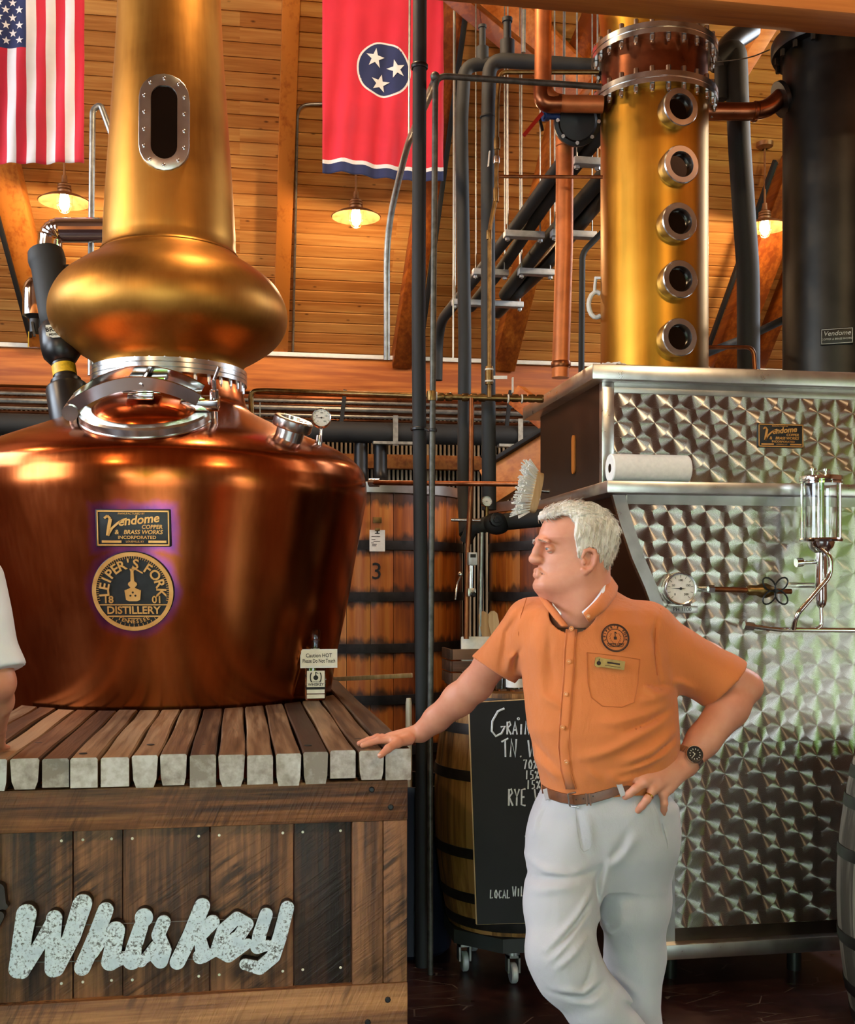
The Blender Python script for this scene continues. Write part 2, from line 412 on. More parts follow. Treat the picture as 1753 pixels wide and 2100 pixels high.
# tongue and groove boards, row by row up the slope
BW = .0985; Rm = Matrix.Rotation(-TH, 4, 'X')
plank_meshes = {}
def plank_mesh(L):
    L = round(L, 2)
    if L not in plank_meshes:
        plank_meshes[L] = MB().add([(x, y, z) for x in (0, L) for y, z in ((.003, .028), (.003, .008), (.008, 0), (BW - .008, 0), (BW - .003, .008), (BW - .003, .028))],
            [(0, 1, 7, 6), (1, 2, 8, 7), (2, 3, 9, 8), (3, 4, 10, 9), (4, 5, 11, 10), (0, 5, 4, 3, 2, 1), (6, 7, 8, 9, 10, 11)]).mesh('plank', ['ceiling_pine'])
    return plank_meshes[L]
rng = random.Random(3)
for i in range(44):
    s = s_bot + i * BW; x = LEFT
    cuts = [LEFT, rng.choice((-2.4, -1.2, .0)), rng.choice((1.2, 2.4, 3.6)), RIGHT]
    for x0, x1 in zip(cuts, cuts[1:]):
        o = obj('plank', plank_mesh(x1 - x0 - .002), (), ceiling)
        o.location = slope_pt(x1, s, 0)
        o.rotation_euler = Matrix(((-1, 0, 0), (0, -CT, ST), (0, ST, CT))).to_euler()
# rafters and braces under the boards
def rafter(name, p, q, w, h, mat='rafter_pine', up=(0, ST, CT)):
    return struct(name, MB().bar(p, q, w, h, up, .006), mat)
n_trim = [0]
def trim(p, q, w, h, mat='rafter_pine', up=(0, ST, CT)):
    n_trim[0] += 1
    return rafter('trim_%d' % n_trim[0], p, q, w, h, mat, up)
xr = pceil(585, 380, .06).x
trim(slope_pt(xr, -.1, .07), slope_pt(xr, s_top - .2, .07), .115, .14)
for dx in (-3.4, 4.2): trim(slope_pt(xr + dx, -.1, .07), slope_pt(xr + dx, s_top - .2, .07), .115, .14)
trim(pceil(-30, 190, .16), pceil(92, 700, .16), .22, .16)
trim(pceil(-70, 200, .24), pceil(62, 690, .24), .035, .05, 'matte_black')
trim(pceil(938, 0, .16), pceil(822, 745, .16), .16, .16)
trim(pceil(958, 0, .24), pceil(858, 745, .24), .035, .05, 'matte_black')
trim(pceil(1185, 120, .16), pceil(1030, 750, .16), .19, .16)
trim(pceil(1640, 330, .16), pceil(1478, 760, .16), .24, .16)
trim(pceil(1590, 330, .24), pceil(1435, 760, .24), .03, .05, 'matte_black')
trim(pd(915, -20, 7.0), pd(1120, 150, 6.9), .10, .12, 'rafter_pine')
trim(pd(1000, -20, 7.6), pd(1200, 190, 7.3), .26, .10, 'beam_fir')
trim(pd(1230, 0, 7.5), pd(1165, 160, 7.4), .12, .12)
trim(pd(1330, -20, 7.5), pd(1205, 300, 7.2), .2, .12, 'beam_fir')
trim(pd(1480, 200, 7.2), pd(1640, -60, 7.0), .1, .12, 'beam_fir')
# long eave beam and the tie beam across the top of the view
zb0 = pY(620, 806, 9.3).z; zb1 = pY(620, 733, 9.3).z
struct('beam_eave', MB().box((LEFT, 9.3, zb0), (RIGHT, 9.48, zb1), .008), 'beam_fir')
struct('beam_eave_cap', MB().box((LEFT, 9.27, zb1), (RIGHT, 9.5, zb1 + .035), .004), 'white_plastic')
zt = pY(1300, 38, 3.76).z
struct('beam_tie', MB().box((LEFT, 3.6, zt), (RIGHT, 3.76, zt + .28), .008), 'beam_fir')
# ribbed metal back wall
w = MB(); xs = []; x = LEFT; pit = .038
prof = []
while x < RIGHT:
    prof += [(x, 0), (x + .016, 0), (x + .02, .02), (x + .034, .02)]; x += pit
vs = []; fs = []
for (x, dy) in prof: vs += [(x, BACK - dy, 0), (x, BACK - dy, 3.75)]
for i in range(len(prof) - 1): fs.append((2 * i, 2 * i + 2, 2 * i + 3, 2 * i + 1))
w.add(vs, fs); wall_back = struct('wall_back', w, 'ribbed_metal', sharp=20)
obj('wall_sheathing', MB().box((LEFT, BACK, 0), (RIGHT, BACK + .1, 3.8)), 'dark_plank_wall', wall_back)
g1 = pY(770, 945, 9.6); obj('girt', MB().box((LEFT, 9.62, g1.z - .06), (RIGHT, 9.72, g1.z + .06)), 'rafter_pine', wall_back)
# front wall with the wide door opening, gable walls with their windows, the high pair added for ceiling light
wf = MB(); wf.box((LEFT, FRONT - .15, 0), (DOOR[0], FRONT, 3.5)); wf.box((DOOR[1], FRONT - .15, 0), (RIGHT, FRONT, 3.5)); wf.box((DOOR[0], FRONT - .15, DOOR[2]), (DOOR[1], FRONT, 3.5))
struct('wall_front', wf, 'dark_plank_wall')
def gable(name, X, t, wins):
    zf = lambda y: 3.55 + (9.5 - y) * TAN if y > RIDGE else 3.4 + (y - FRONT) * (zr - 3.4) / (RIDGE - FRONT)
    m = MB()
    def piece(y0, y1, low=0., high=None):
        ys = [y0] + [y for y in (RIDGE,) if y0 < y < y1] + [y1]; pts = [(y, low) for y in ys] + [(y, high if high else zf(y) + .1) for y in reversed(ys)]
        n = len(pts); v = [(X, y, z) for y, z in pts] + [(X + t, y, z) for y, z in pts]
        m.add(v, [tuple(range(n)), tuple(range(2 * n - 1, n - 1, -1))] + [(i, (i + 1) % n, n + (i + 1) % n, n + i) for i in range(n)])
    y = FRONT
    for a, b, c, d in wins: piece(y, a); piece(a, b, 0, c); piece(a, b, d); y = b
    piece(y, BACK); struct(name, m, 'plank_wall')
gable('wall_right', RIGHT, .12, WIN_R)
gable('wall_left', LEFT - .12, .12, WIN_L)
# out of doors, behind the camera: gravel yard and a line of trees
tag(obj('gravel_yard', MB().box((-40, -40, -.16), (40, FRONT - .1, -.04)).box((RIGHT + .2, FRONT - .1, -.16), (40, 14, -.04)), 'gravel'), kind='structure')
def tree(x, y, h, r, sd):
    rr = random.Random(sd)
    t = thing('broadleaf_tree', 'leafy green tree standing on the yard outside', 'tree', (x, y, -.04), 'trees outside the barn door')
    obj('trunk', MB().tube([(0, 0, 0), (.1, 0, h * .4), (0, .1, h * .75)], [.22, .17, .1], 10), 'crate_wood', t, True)
    bm = bmesh.new(); bmesh.ops.create_icosphere(bm, subdivisions=4, radius=1)
    from mathutils import noise as mn
    for v in bm.verts:
        k = 1 + .35 * mn.noise(v.co * 2.2 + Vector((sd, 0, 0))) + .22 * mn.noise(v.co * 6 + Vector((0, sd, 0)))
        v.co = Vector((v.co.x * r * k, v.co.y * r * k, h * .5 + v.co.z * h * .47 * k))
    me = bpy.data.meshes.new('crown'); bm.to_mesh(me); bm.free(); me.materials.append(M['leaves']); obj('crown', me, (), t, True)
    return t
wordsT = ['nearest the left edge of the yard', 'left of the middle of the yard', 'in the middle of the yard', 'right of the middle of the yard', 'nearest the right edge of the yard', 'beyond the right gable window']
for k, (x, y, h, r) in enumerate([(-11, -17, 7.5, 2.6), (-4, -19, 8.5, 2.6), (3, -17, 7, 2.5), (10.5, -13, 6.5, 2.6), (13.5, -6.5, 6.5, 2.6), (14, 1, 6, 2.4)]):
    tree(x, y, h, r, k + 1)['label'] = 'leafy green tree outside ' + wordsT[k]
# ================================================================ THE POT STILL
DC = 5.09; AXP = 348.0
ax0 = pd(AXP, HY, DC); AX, AY = ax0.x, ax0.y
ang_ax = math.atan((AXP - CX) / F); DH = math.hypot(AX, AY)
def sil(px, y):                    # silhouette pixel -> radius and height of the turned body
    a = math.atan((px - CX) / F); df = abs(a - ang_ax); hd = DH * math.cos(df); dep = hd * math.cos(a)
    return DH * math.sin(df), CH + (HY - y) * dep / F
def sil2(r_px, y):                 # the mean of left and right outlines
    R1, z1 = sil(AXP + r_px, y); R2, z2 = sil(AXP - r_px, y); return (R1 + R2) / 2, (z1 + z2) / 2
DECK_Z = 1.13
def spline(pts, n=6):
    out = []
    P = [Vector((p[0], p[1], 0)) for p in pts]
    for i in range(len(P) - 1):
        p0, p1, p2, p3 = P[max(0, i - 1)], P[i], P[i + 1], P[min(len(P) - 1, i + 2)]
        for k in range(n):
            t = k / n
            q = .5 * ((2 * p1) + (p2 - p0) * t + (2 * p0 - 5 * p1 + 4 * p2 - p3) * t * t + (3 * p1 - p0 - 3 * p2 + p3) * t ** 3); out.append((max(q.x, 0), q.y))
    out.append(pts[-1]); return out
still = thing('pot_still', 'huge copper whiskey pot still with bulbous golden neck rising above the plank deck', 'still', (AX, AY, .55))
A0 = (AX, AY, 0)
potp = [sil(x, y) for x, y in ((676, 1440), (690, 1345), (712, 1240), (730, 1140), (745, 1060), (751, 1028), (752, 1008), (750, 990), (742, 966), (718, 944), (688, 926), (650, 910), (600, 890), (545, 866), (512, 845), (495, 815))]
r0, z0 = potp[0]
potp = [(r0 * .9, .62), (r0 * .97, .8), (r0, z0 if z0 < 1.15 else 1.1)] + potp[1:]
zfl0 = sil2(150, 788)[1]
potp = potp[:-1] + [(.335, zfl0 - .06), (.325, zfl0)]
pot_o = obj('pot', MB().lathe([(0.01, .62)] + spline(potp, 5), A0, n=128), 'pot_copper', still)
neckp = [sil2(r, y) for r, y in ((146, 768), (149, 758), (161, 741), (187, 725), (221, 700), (240, 674), (247, 646), (242, 615), (221, 581), (186, 555), (158, 538), (142, 524), (137, 505), (136.5, 480), (132, 400), (125, 300), (118, 200), (111, 100), (106, 0), (101, -120), (97, -260))]
nk = obj('neck', MB().lathe(spline(neckp, 5), A0, n=128, caps=False), 'gold_copper', still)
obj('seam_bead', MB().lathe([(neckp[11][0] + .0, neckp[11][1] - .006), (neckp[11][0] + .004, neckp[11][1]), (neckp[11][0] - .001, neckp[11][1] + .008)], A0, n=96, caps=False), 'gold_copper', nk)
# bolted steel flange between pot and neck
zf1 = sil2(162, 768)[1]; RF = sil2(161, 765)[0]
fl = obj('flange', MB().lathe([(.3, zf1 - .045), (RF, zf1 - .045), (RF, zf1 - .028), (RF - .004, zf1 - .026), (RF, zf1 - .024), (RF, zf1 - .006), (RF - .003, zf1 - .004), (RF, zf1 - .002), (RF, zf1 + .016), (.3, zf1 + .018)], A0, n=96, caps=False), 'steel', still, sharp=20)
bmesh_b = MB(); bmesh_b.tube([(0, 0, -.03), (0, 0, 0)], .0085, 6); bmesh_b.tube([(0, 0, -.042), (0, 0, -.03)], .006, 8); bmesh_b.tube([(0, 0, 0), (0, 0, .066)], .006, 8)
bolt_me = bmesh_b.mesh('bolt', ['steel'])
for k in range(32):
    a = 2 * PI * k / 32
    o = obj('bolt', bolt_me, (), still); o.location = Vector((AX + (RF - .02) * math.cos(a), AY + (RF - .02) * math.sin(a), zf1 - .045)) - still.location
# tall bolted sight window in the neck
def neck_r(z):
    for (ra, za), (rb, zb_) in zip(neckp, neckp[1:]):
        if za <= z <= zb_: return ra + (rb - ra) * (z - za) / (zb_ - za)
    return neckp[-1][0]
def toward(ax, ay, px):            # unit horizontal direction from an axis towards pixel column px on the near side
    d = math.hypot(ax, ay); a = math.atan((px - CX) / F) + YAW        # bearing from +y
    ux, uy = math.sin(a), math.cos(a); b = ax * ux + ay * uy
    return ux, uy, b, d
def on_round(px, py, rfun, ax, ay):          # first hit of a pixel ray with a turned body
    dirv = (pd(px, py, 1.0) - Vector((0, 0, CH)))
    t = 2.0
    for _ in range(4000):
        p = Vector((0, 0, CH)) + dirv * t
        if math.hypot(p.x - ax, p.y - ay) <= rfun(p.z): break
        t += .0015
    n = Vector((p.x - ax, p.y - ay, 0)).normalized(); return p, n
p, nrm = on_round(337, 253, neck_r, AX, AY)
def stadium(w, h, n=10):           # half width, half height
    return [(w * math.cos(PI * k / n), h - w + w * math.sin(PI * k / n)) for k in range(n + 1)] + [(w * math.cos(PI + PI * k / n), -(h - w) + w * math.sin(PI + PI * k / n)) for k in range(n + 1)]
def ring_plate(out, inn, z0, z1, bev=.002):   # a flat ring between two outlines of equal length
    n = len(out); m = MB()
    L = [(out, z0), (out, z1 - bev), ([(x * .985, y * .985) for x, y in out], z1), ([(x * 1.01, y * 1.01) for x, y in inn], z1), (inn, z1 - bev), (inn, z0)]
    vs = [(x, y, z) for o_, z in L for x, y in o_]; fs = []
    for k in range(len(L) - 1):
        for i in range(n): fs.append((k * n + i, k * n + (i + 1) % n, (k + 1) * n + (i + 1) % n, (k + 1) * n + i))
    return m.add(vs, fs)
tilt = Vector((nrm.x, nrm.y, .055)).normalized(); SW = face_mat(p - nrm * .02, tilt)
sx = DC / F
fr = obj('sight_window', ring_plate(stadium(48 * sx, 96 * sx), stadium(25 * sx, 73 * sx), -.03, .034).xf(SW), 'brushed_steel', still, label='oblong bolted steel sight window in the golden neck')
obj('pane', MB().prism(stadium(26 * sx, 74 * sx), .018, .026, Matrix.Rotation(PI / 2, 4, 'X') @ Matrix.Identity(4)).xf(SW), 'dark_glass', fr)
bs = [(0, 86), (0, -86)] + [(s_ * 27, t_ * 76) for s_ in (-1, 1) for t_ in (-1, 1)] + [(s_ * 38, q) for s_ in (-1, 1) for q in (-50, -17, 17, 50)]
sb = MB().lathe([(.008, 0), (.008, .004), (.0055, .005), (.0055, .009), (.003, .011)], n=10).mesh('bolt', ['steel'])
for bx_, by_ in bs:
    o = obj('bolt', sb, (), fr); o.matrix_local = SW @ Matrix.Translation((bx_ * sx, by_ * sx, .033))
    o.location = Vector(o.location)
# glazed manway with its clamp bars
def pot_r(z):
    q = potp
    for (ra, za), (rb, zb_) in zip(q, q[1:]):
        if za <= z <= zb_: return ra + (rb - ra) * (z - za) / (zb_ - za)
    return 0.2 if z > q[-1][1] else q[0][0]
pm, _ = on_round(300, 893, pot_r, AX, AY)
s_m = (pm.y) / F / CY
dm = pm.x * SY + pm.y * CY - .0
mc = pd(300, 850, dm + .20)
sm = (dm + .2) / F
nout = Vector((mc.x - AX, mc.y - AY, 0)).normalized()
mn_ = (nout * .5 + Vector((0, 0, 1))).normalized()
MW = face_mat(mc, mn_, up=nout * -1)
RM = 134 * sm
mw = obj('manway_collar', MB().lathe([(RM * .80, -.14), (RM * .96, -.14), (RM * .96, -.035), (RM * .995, -.03), (RM, -.012), (RM * .985, -.008), (RM, -.004), (RM, .02), (RM * .97, .028), (RM * .80, .028), (RM * .78, .02)], n=96, caps=False).xf(MW), 'steel', still, sharp=20, label='polished steel manway collar on the copper pot')
dome = [(RM * .8 * math.sin(t), .02 + RM * .26 * (math.cos(t) - math.cos(1.45)) / (1 - math.cos(1.45))) for t in [1.45 * k / 10 for k in range(11)]]
dome = [(max(r, 1e-4) / math.sin(1.45), z) for r, z in reversed(dome)]
obj('manway_lid', MB().lathe(dome, n=64, caps=False).xf(MW), 'pot_copper', mw, label='domed copper manway lid')
Xm, Ym = Vector(MW.col[0][:3]), Vector(MW.col[1][:3])
def arch(off, z1, w, h, x0=-1.04, x1=.84):
    pts = []
    for k in range(15):
        t = k / 14; x = x0 + (x1 - x0) * t; pts.append(MW @ Vector((x * RM, off, .05 + z1 * (1 - ((x - .0) / 1.04) ** 2))))
    m = MB()
    vs = []; fs = []
    for k, q in enumerate(pts):
        tn = (pts[min(k + 1, 14)] - pts[max(k - 1, 0)]).normalized(); wv = Vector(Ym); hv = tn.cross(wv).normalized()
        if hv.z < 0: hv = -hv
        for a_, b_ in ((-1, -1), (1, -1), (1, 1), (-1, 1)): vs.append(q + wv * a_ * w / 2 + hv * b_ * h / 2)
    for k in range(14):
        for j in range(4): fs.append((k * 4 + j, k * 4 + (j + 1) % 4, k * 4 + 4 + (j + 1) % 4, k * 4 + 4 + j))
    fs += [(3, 2, 1, 0), (56, 57, 58, 59)]
    return m.add(vs, fs)
obj('clamp_bar', arch(-.075, .10, .012, .05), 'chrome', mw); obj('clamp_bar', arch(.045, .11, .012, .05), 'chrome', mw)
obj('clamp_bridge', MB().box((-.075, -.075, .105), (.075, .045, .13), .006).xf(MW), 'chrome', mw)
obj('clamp_pivot', MB().cyl((0, -.09, .14), (0, .06, .14), .011).box((-.05, -.1, .09), (.05, -.078, .113), .004).xf(MW), 'chrome', mw)
obj('hinge', MB().tube([(-1.06 * RM, -.09, .03), (-1.06 * RM, .07, .03)], .032, 16).box((-1.13 * RM, -.05, -.06), (-1.0 * RM, .04, .03), .01).xf(MW), 'brushed_steel', mw)
lx = .93 * RM
obj('latch', MB().box((lx - .10 * 1, -.05, .03), (lx + .05, .03, .075), .006).cyl((lx + .03, -.01, -.10), (lx + .03, -.01, .15), .011).lathe([(.018, .0), (.018, .03), (.012, .035)], (lx + .03, -.01, .075), n=12).lathe([(.022, 0), (.022, .035)], (lx + .03, -.01, -.085), n=12).cyl((lx + .03, -.01, .14), (lx + .055, -.01, .2), .007).xf(MW), 'chrome', mw)
# small sight port and dial thermometer on the shoulder
ps, ns = on_round(592, 898, pot_r, AX, AY)
pn = (ns * .42 + Vector((0, 0, 1))).normalized(); PM = face_mat(ps + pn * .015, pn, up=-ns)
spp = obj('sight_port', MB().lathe([(.058, -.05), (.058, .02), (.079, .024), (.082, .03), (.082, .062), (.076, .068), (.056, .068), (.052, .05)], n=40, caps=False).xf(PM), 'steel', still, label='round polished sight port on the pot shoulder')
obj('glass', MB().lathe([(.001, .05), (.054, .05)], n=32, caps=False).xf(PM), 'dark_glass', spp)
obj('cross_wire', MB().box((-.054, -.004, .055), (.054, .004, .061)).xf(PM), 'steel', spp)
def dial(name, parent, p, nrm, r, stem_to=None, face='paper', up=(0, 0, 1), rim='steel', label=None, txt=True):
    m = face_mat(p, nrm, up)
    g_ = obj(name, MB().lathe([(r * .6, -.03), (r * .98, -.03), (r, -.026), (r, .006), (r * .96, .01), (r * .88, .008), (r * .88, 0)], n=36, caps=False).lathe([(.0001, -.03), (r * .6, -.03)], n=36, caps=False).xf(m), rim, parent, label=label)
    obj('dial_face', MB().lathe([(.0001, .0015), (r * .89, .0015)], n=36, caps=False).xf(m), face, g_)
    t = MB()
    for k in range(11):
        a = math.radians(225 - 27 * k); t.box((r * .66, -r * .012, .002), (r * .82, r * .012, .0028), 0, Matrix.Rotation(a, 4, 'Z'))
    for k, s_ in enumerate(('0', '50', '100', '150', '200') if txt else ()):
        a = math.radians(225 - 67.5 * k); vs_, fs_ = text(s_, r * .2, 0, .001); t.add([v + Vector((math.cos(a) * r * .5, math.sin(a) * r * .5, .002)) for v in vs_], fs_)
    obj('scale', t.xf(m), 'ink', g_)
    obj('needle', MB().add([(-r * .65, 0, .004), (0, -r * .035, .004), (r * .35, 0, .004), (0, r * .035, .004)], [(0, 1, 2, 3)]).lathe([(r * .08, .003), (r * .08, .007)], n=10).xf(m), 'ink', g_)
    return g_
pg, ng = on_round(654, 912, pot_r, AX, AY)
tg = pd(659, 857, pg.x * SY + pg.y * CY)
dial('thermometer', still, tg, (-.08, -1, .05), 19 * sx, label='pale round dial thermometer on the copper shoulder')
obj('thermometer_stem', MB().tube([pg - Vector((0, 0, .05)), Vector((tg.x, tg.y + .02, tg.z - 18 * sx))], .0075, 10).lathe([(.012, 0), (.016, .02), (.011, .05)], pg - Vector((0, 0, .01)), n=12), 'steel', still)
# maker's plaque and distillery medallion
def flatq(m, x0, y0, x1, y1, z0, z1): return m.box((x0, y0, z0), (x1, y1, z1))
def maker_plate(parent, p, nrm, w, h, matl='relief_copper'):
    m = face_mat(p, nrm)
    pl = obj('maker_plaque', MB().box((-w / 2, -h / 2, -.03), (w / 2, h / 2, .004), .004).xf(m), 'plaque_dark', parent, label='rectangular dark maker plaque with raised lettering')
    t = MB(); e = .0035; z = .004
    for x0, y0, x1, y1 in ((-.48, .43, .48, .47), (-.48, -.47, .48, -.43), (-.48, -.47, -.465, .47), (.465, -.47, .48, .47), (-.42, -.39, -.16, -.33), (.2, -.39, .44, -.33)):
        t.box((x0 * w, y0 * h, z), (x1 * w, y1 * h, z + e))
    def line(s_, x, y, size, shear=.0, rot=0., bold=.0, sxx=1.):
        vs, fs = text(s_, size * h, shear, e, bold); R = Matrix.Rotation(math.radians(rot), 4, 'Z')
        t.add([R @ Vector((v.x * sxx, v.y, v.z)) + Vector((x * w, y * h, z)) for v in vs], fs)
    line('MANUFACTURED BY', -.02, .385, .075)
    line('endome', .07, .215, .33, .25, 6, .022); line('COPPER', .25, .03, .15, .15, 0, .015); line('&', -.22, -.11, .17, .1, 0, .015); line('BRASS WORKS', .13, -.11, .155, .2, 0, .015); line('INCORPORATED', .05, -.25, .115, .0, 0, .008, 1.15); line('LOUISVILLE, KY', .02, -.36, .07)
    # swash capital V
    V = [(-.38, .26), (-.34, .33), (-.3, .25), (-.32, .05), (-.34, -.2), (-.28, 0), (-.2, .14), (-.13, .22), (-.08, .25)]
    for i in range(len(V) - 1):
        a_, b_ = Vector((V[i][0] * w, V[i][1] * h, z + e / 2)), Vector((V[i + 1][0] * w, V[i + 1][1] * h, z + e / 2)); t.bar(a_, b_, .0085 * w / .26 * (1.4 if 2 <= i <= 3 else .9), e, (0, 0, 1))
    obj('lettering', t.xf(m), matl, pl); return pl
pp, np_ = on_round(274, 1083, pot_r, AX, AY)
tl = Vector((np_.x, np_.y, -.12)).normalized()
maker_plate(still, pp + np_ * .004, tl, 126 * sx, 64 * sx)
pq, nq = on_round(273, 1213, pot_r, AX, AY)
tl2 = Vector((nq.x, nq.y, -.2)).normalized(); QM = face_mat(pq + nq * .004, tl2); RQ = 70 * sx
md = obj('medallion', MB().lathe([(RQ * .9, -.05), (RQ * 1.0, -.045), (RQ, -.002), (RQ * .97, .003), (RQ * .885, .003), (RQ * .88, -.001), (.0001, -.001)], n=72, caps=False).xf(QM), ('plaque_dark',), still, label='round distillery medallion with still emblem')
t = MB(); e = .0045; z = -.001
t.lathe([(RQ * .885, z), (RQ * .885, z + e + .001), (RQ * .985, z + e + .001), (RQ * .985, z)], n=72, caps=False)
for k in range(96):
    a = 2 * PI * k / 96
    if abs(math.sin(a) + .52) < .2: continue
    if math.sin(a) < -.6 and k % 2: continue
    t.box((RQ * .825, -RQ * .006, z), (RQ * .885, RQ * .006, z + e), 0, Matrix.Rotation(a, 4, 'Z'))
arc_text(t, "LEIPER'S", RQ * .68, 184, 82, RQ * .34, e, bold=.02); arc_text(t, 'FORK', RQ * .68, 56, -2, RQ * .34, e, bold=.02)
arc_text(t, 'TENNESSEE', RQ * .755, 243, 297, RQ * .135, e, True, .012)
def put(s_, x, y, size, bold=.022):
    vs, fs = text(s_, size, 0, e, bold); t.add([v + Vector((x, y, z)) for v in vs], fs)
put('18', -.60 * RQ, -.21 * RQ, .25 * RQ); put('01', .58 * RQ, -.21 * RQ, .25 * RQ); put('DISTILLERY', 0, -.475 * RQ, .26 * RQ)
t.box((-.87 * RQ, -.345 * RQ, z), (.87 * RQ, -.32 * RQ, z + e)); t.box((-.72 * RQ, -.64 * RQ, z), (.72 * RQ, -.605 * RQ, z + e)); t.box((-.15 * RQ, -.685 * RQ, z), (.15 * RQ, -.665 * RQ, z + e))
pr = [(.09, -.24), (.17, -.21), (.20, .03), (.1, .07), (.05, .1), (.11, .17), (.10, .22), (.045, .26), (.035, .5), (.06, .57)]
em = [(x * RQ, y * RQ) for x, y in pr] + [(-x * RQ, y * RQ) for x, y in reversed(pr)]
n_ = len(em); half = len(pr)
for i in range(half - 1):
    a_, b_ = em[i], em[i + 1]; c_, d_ = em[n_ - 2 - i], em[n_ - 1 - i]
    q = [a_, b_, c_, d_]; t.add([(x, y, z) for x, y in q] + [(x, y, z + e) for x, y in q], [(4, 5, 6, 7), (0, 1, 5, 4), (2, 3, 7, 6), (1, 2, 6, 5), (3, 0, 4, 7)])
t.bar((0, .565 * RQ, z + e / 2), (.08 * RQ, .575 * RQ, z + e / 2), .07 * RQ, e); t.bar((.06 * RQ, .58 * RQ, z + e / 2), (.26 * RQ, .46 * RQ, z + e / 2), .035 * RQ, e)
obj('lettering', t.xf(QM), 'relief_copper', md)
dots = MB()
for x, y in ((0, -.02), (-.06, -.1), (.06, -.1)): dots.lathe([(RQ * .026, z + e), (RQ * .026, z + e + .001), (.0001, z + e + .001)], (x * RQ, y * RQ, 0), n=10, caps=False)
obj('emblem_dots', dots.xf(QM), 'ink', md)
# heat-blued halo soldered round plaque and medallion, part of the pot's own copper
g = G('pot_copper_tinted'); co = g.obj(); n = g.noise(co, 2.2, 4, .55, .4); fine = g.noise(g.map(co, (1, 1, .06)), 60, 4, .6)
col = g.ramp(g.math('ADD', g.math('MULTIPLY', n, .8), g.math('MULTIPLY', fine, .2)), [(.3, '#94481e'), (.5, '#ad5b2e'), (.72, '#be6e40')])
wob = g.math('MULTIPLY_ADD', g.noise(co, 14, 3), .05, -.025)
d1 = g.math('ADD', g.vm('DISTANCE', co, tuple(pq)), wob)
dv_ = g.vm('ABSOLUTE', g.vm('SUBTRACT', co, tuple(pp))); qx, qy, qz = g.sep(dv_)
d2 = g.math('ADD', g.math('MAXIMUM', g.math('SUBTRACT', qx, 63 * sx - RQ), g.math('SUBTRACT', qz, 32 * sx - RQ)), wob)
dd_ = g.math('MINIMUM', d1, d2)
halo = g.ramp(g.n('MapRange', _0=dd_, _1=RQ * .9, _2=RQ * 1.45).outputs[0], [(0., '#6a3a6a'), (.15, '#6a48a8'), (.4, '#b4569a'), (.62, '#c0603a'), (1., '#ad5b2e')])
col = g.mix(g.n('MapRange', _0=dd_, _1=RQ * 1.4, _2=RQ * 1.05, _4=.65).outputs[0], col, halo)
g.bsdf(col, g.math('MULTIPLY_ADD', fine, .08, g.math('MULTIPLY_ADD', n, .12, .12)), 1., g.bump(g.noise(co, 3.2, 2), .05, .03)); M['pot_copper_tinted'] = g.m
pot_o.data.materials.clear(); pot_o.data.materials.append(g.m)
# agitator motor leaning on the far left shoulder
b0 = pd(146, 850, 4.95); b1 = pd(95, 525, 5.15); axm = (b1 - b0).normalized(); Lm = (b1 - b0).length; s_ = DC / F
mot = thing('agitator_motor', 'black agitator motor and gearbox leaning on the copper pot shoulder', 'motor', b0)
def seg(name, prof, mat_, par=mot, n=40): return obj(name, MB().lathe([(r * s_, h * Lm) for r, h in prof], b0, axm, n=n), mat_, par)
seg('gearbox', [(42, -.06), (42, .15), (40, .165), (30, .175), (30, .205), (24, .215)], 'black_paint')
seg('coupling', [(23, .215), (23, .31), (20, .315)], 'black_paint')
cl = seg('label_band', [(23.6, .235), (23.6, .295)], 'yellow_label')
seg('motor_housing', [(20, .31), (25, .318), (38, .37), (39.5, .42), (38, .53), (30, .56)], 'black_paint', n=12)
seg('motor_body', [(24, .55), (31, .58), (33, .62), (34, .93), (36, .94), (38, .97), (36, 1.02), (20, 1.04)], 'grey_insulation')
yv = (Vector((0, 0, CH)) - b0); yv = (yv - axm * yv.dot(axm)).normalized()
obj('conduit', MB().tube([b0 + axm * Lm * .52 - yv.cross(axm) * 0 + (axm.cross(yv)) * 40 * s_ * 1, b0 + axm * Lm * .92 + axm.cross(yv) * 37 * s_], .022, 12), 'grey_insulation', mot)
MM = face_mat(b0 + axm * Lm * .455 + yv * 39.6 * s_, yv, axm)
pw = MB().prism([(-22 * s_, -14 * s_), (22 * s_, -14 * s_), (24 * s_, 8 * s_), (12 * s_, 15 * s_), (-12 * s_, 15 * s_), (-24 * s_, 8 * s_)], 0, .004, Matrix.Rotation(PI / 2, 4, 'X'))
bp = obj('badge', pw.xf(MM), 'card', mot, label='pale BRAWN maker badge')
t = MB()
for s2, y, sz in (('BRAWN', 3, 13), ('MIXER, INC.', -8, 7)):
    vs, fs = text(s2, sz * s_, 0, .002, .02); t.add([v + Vector((0, y * s_, .003)) for v in vs], fs)
obj('lettering', t.xf(MM), 'ink', bp)

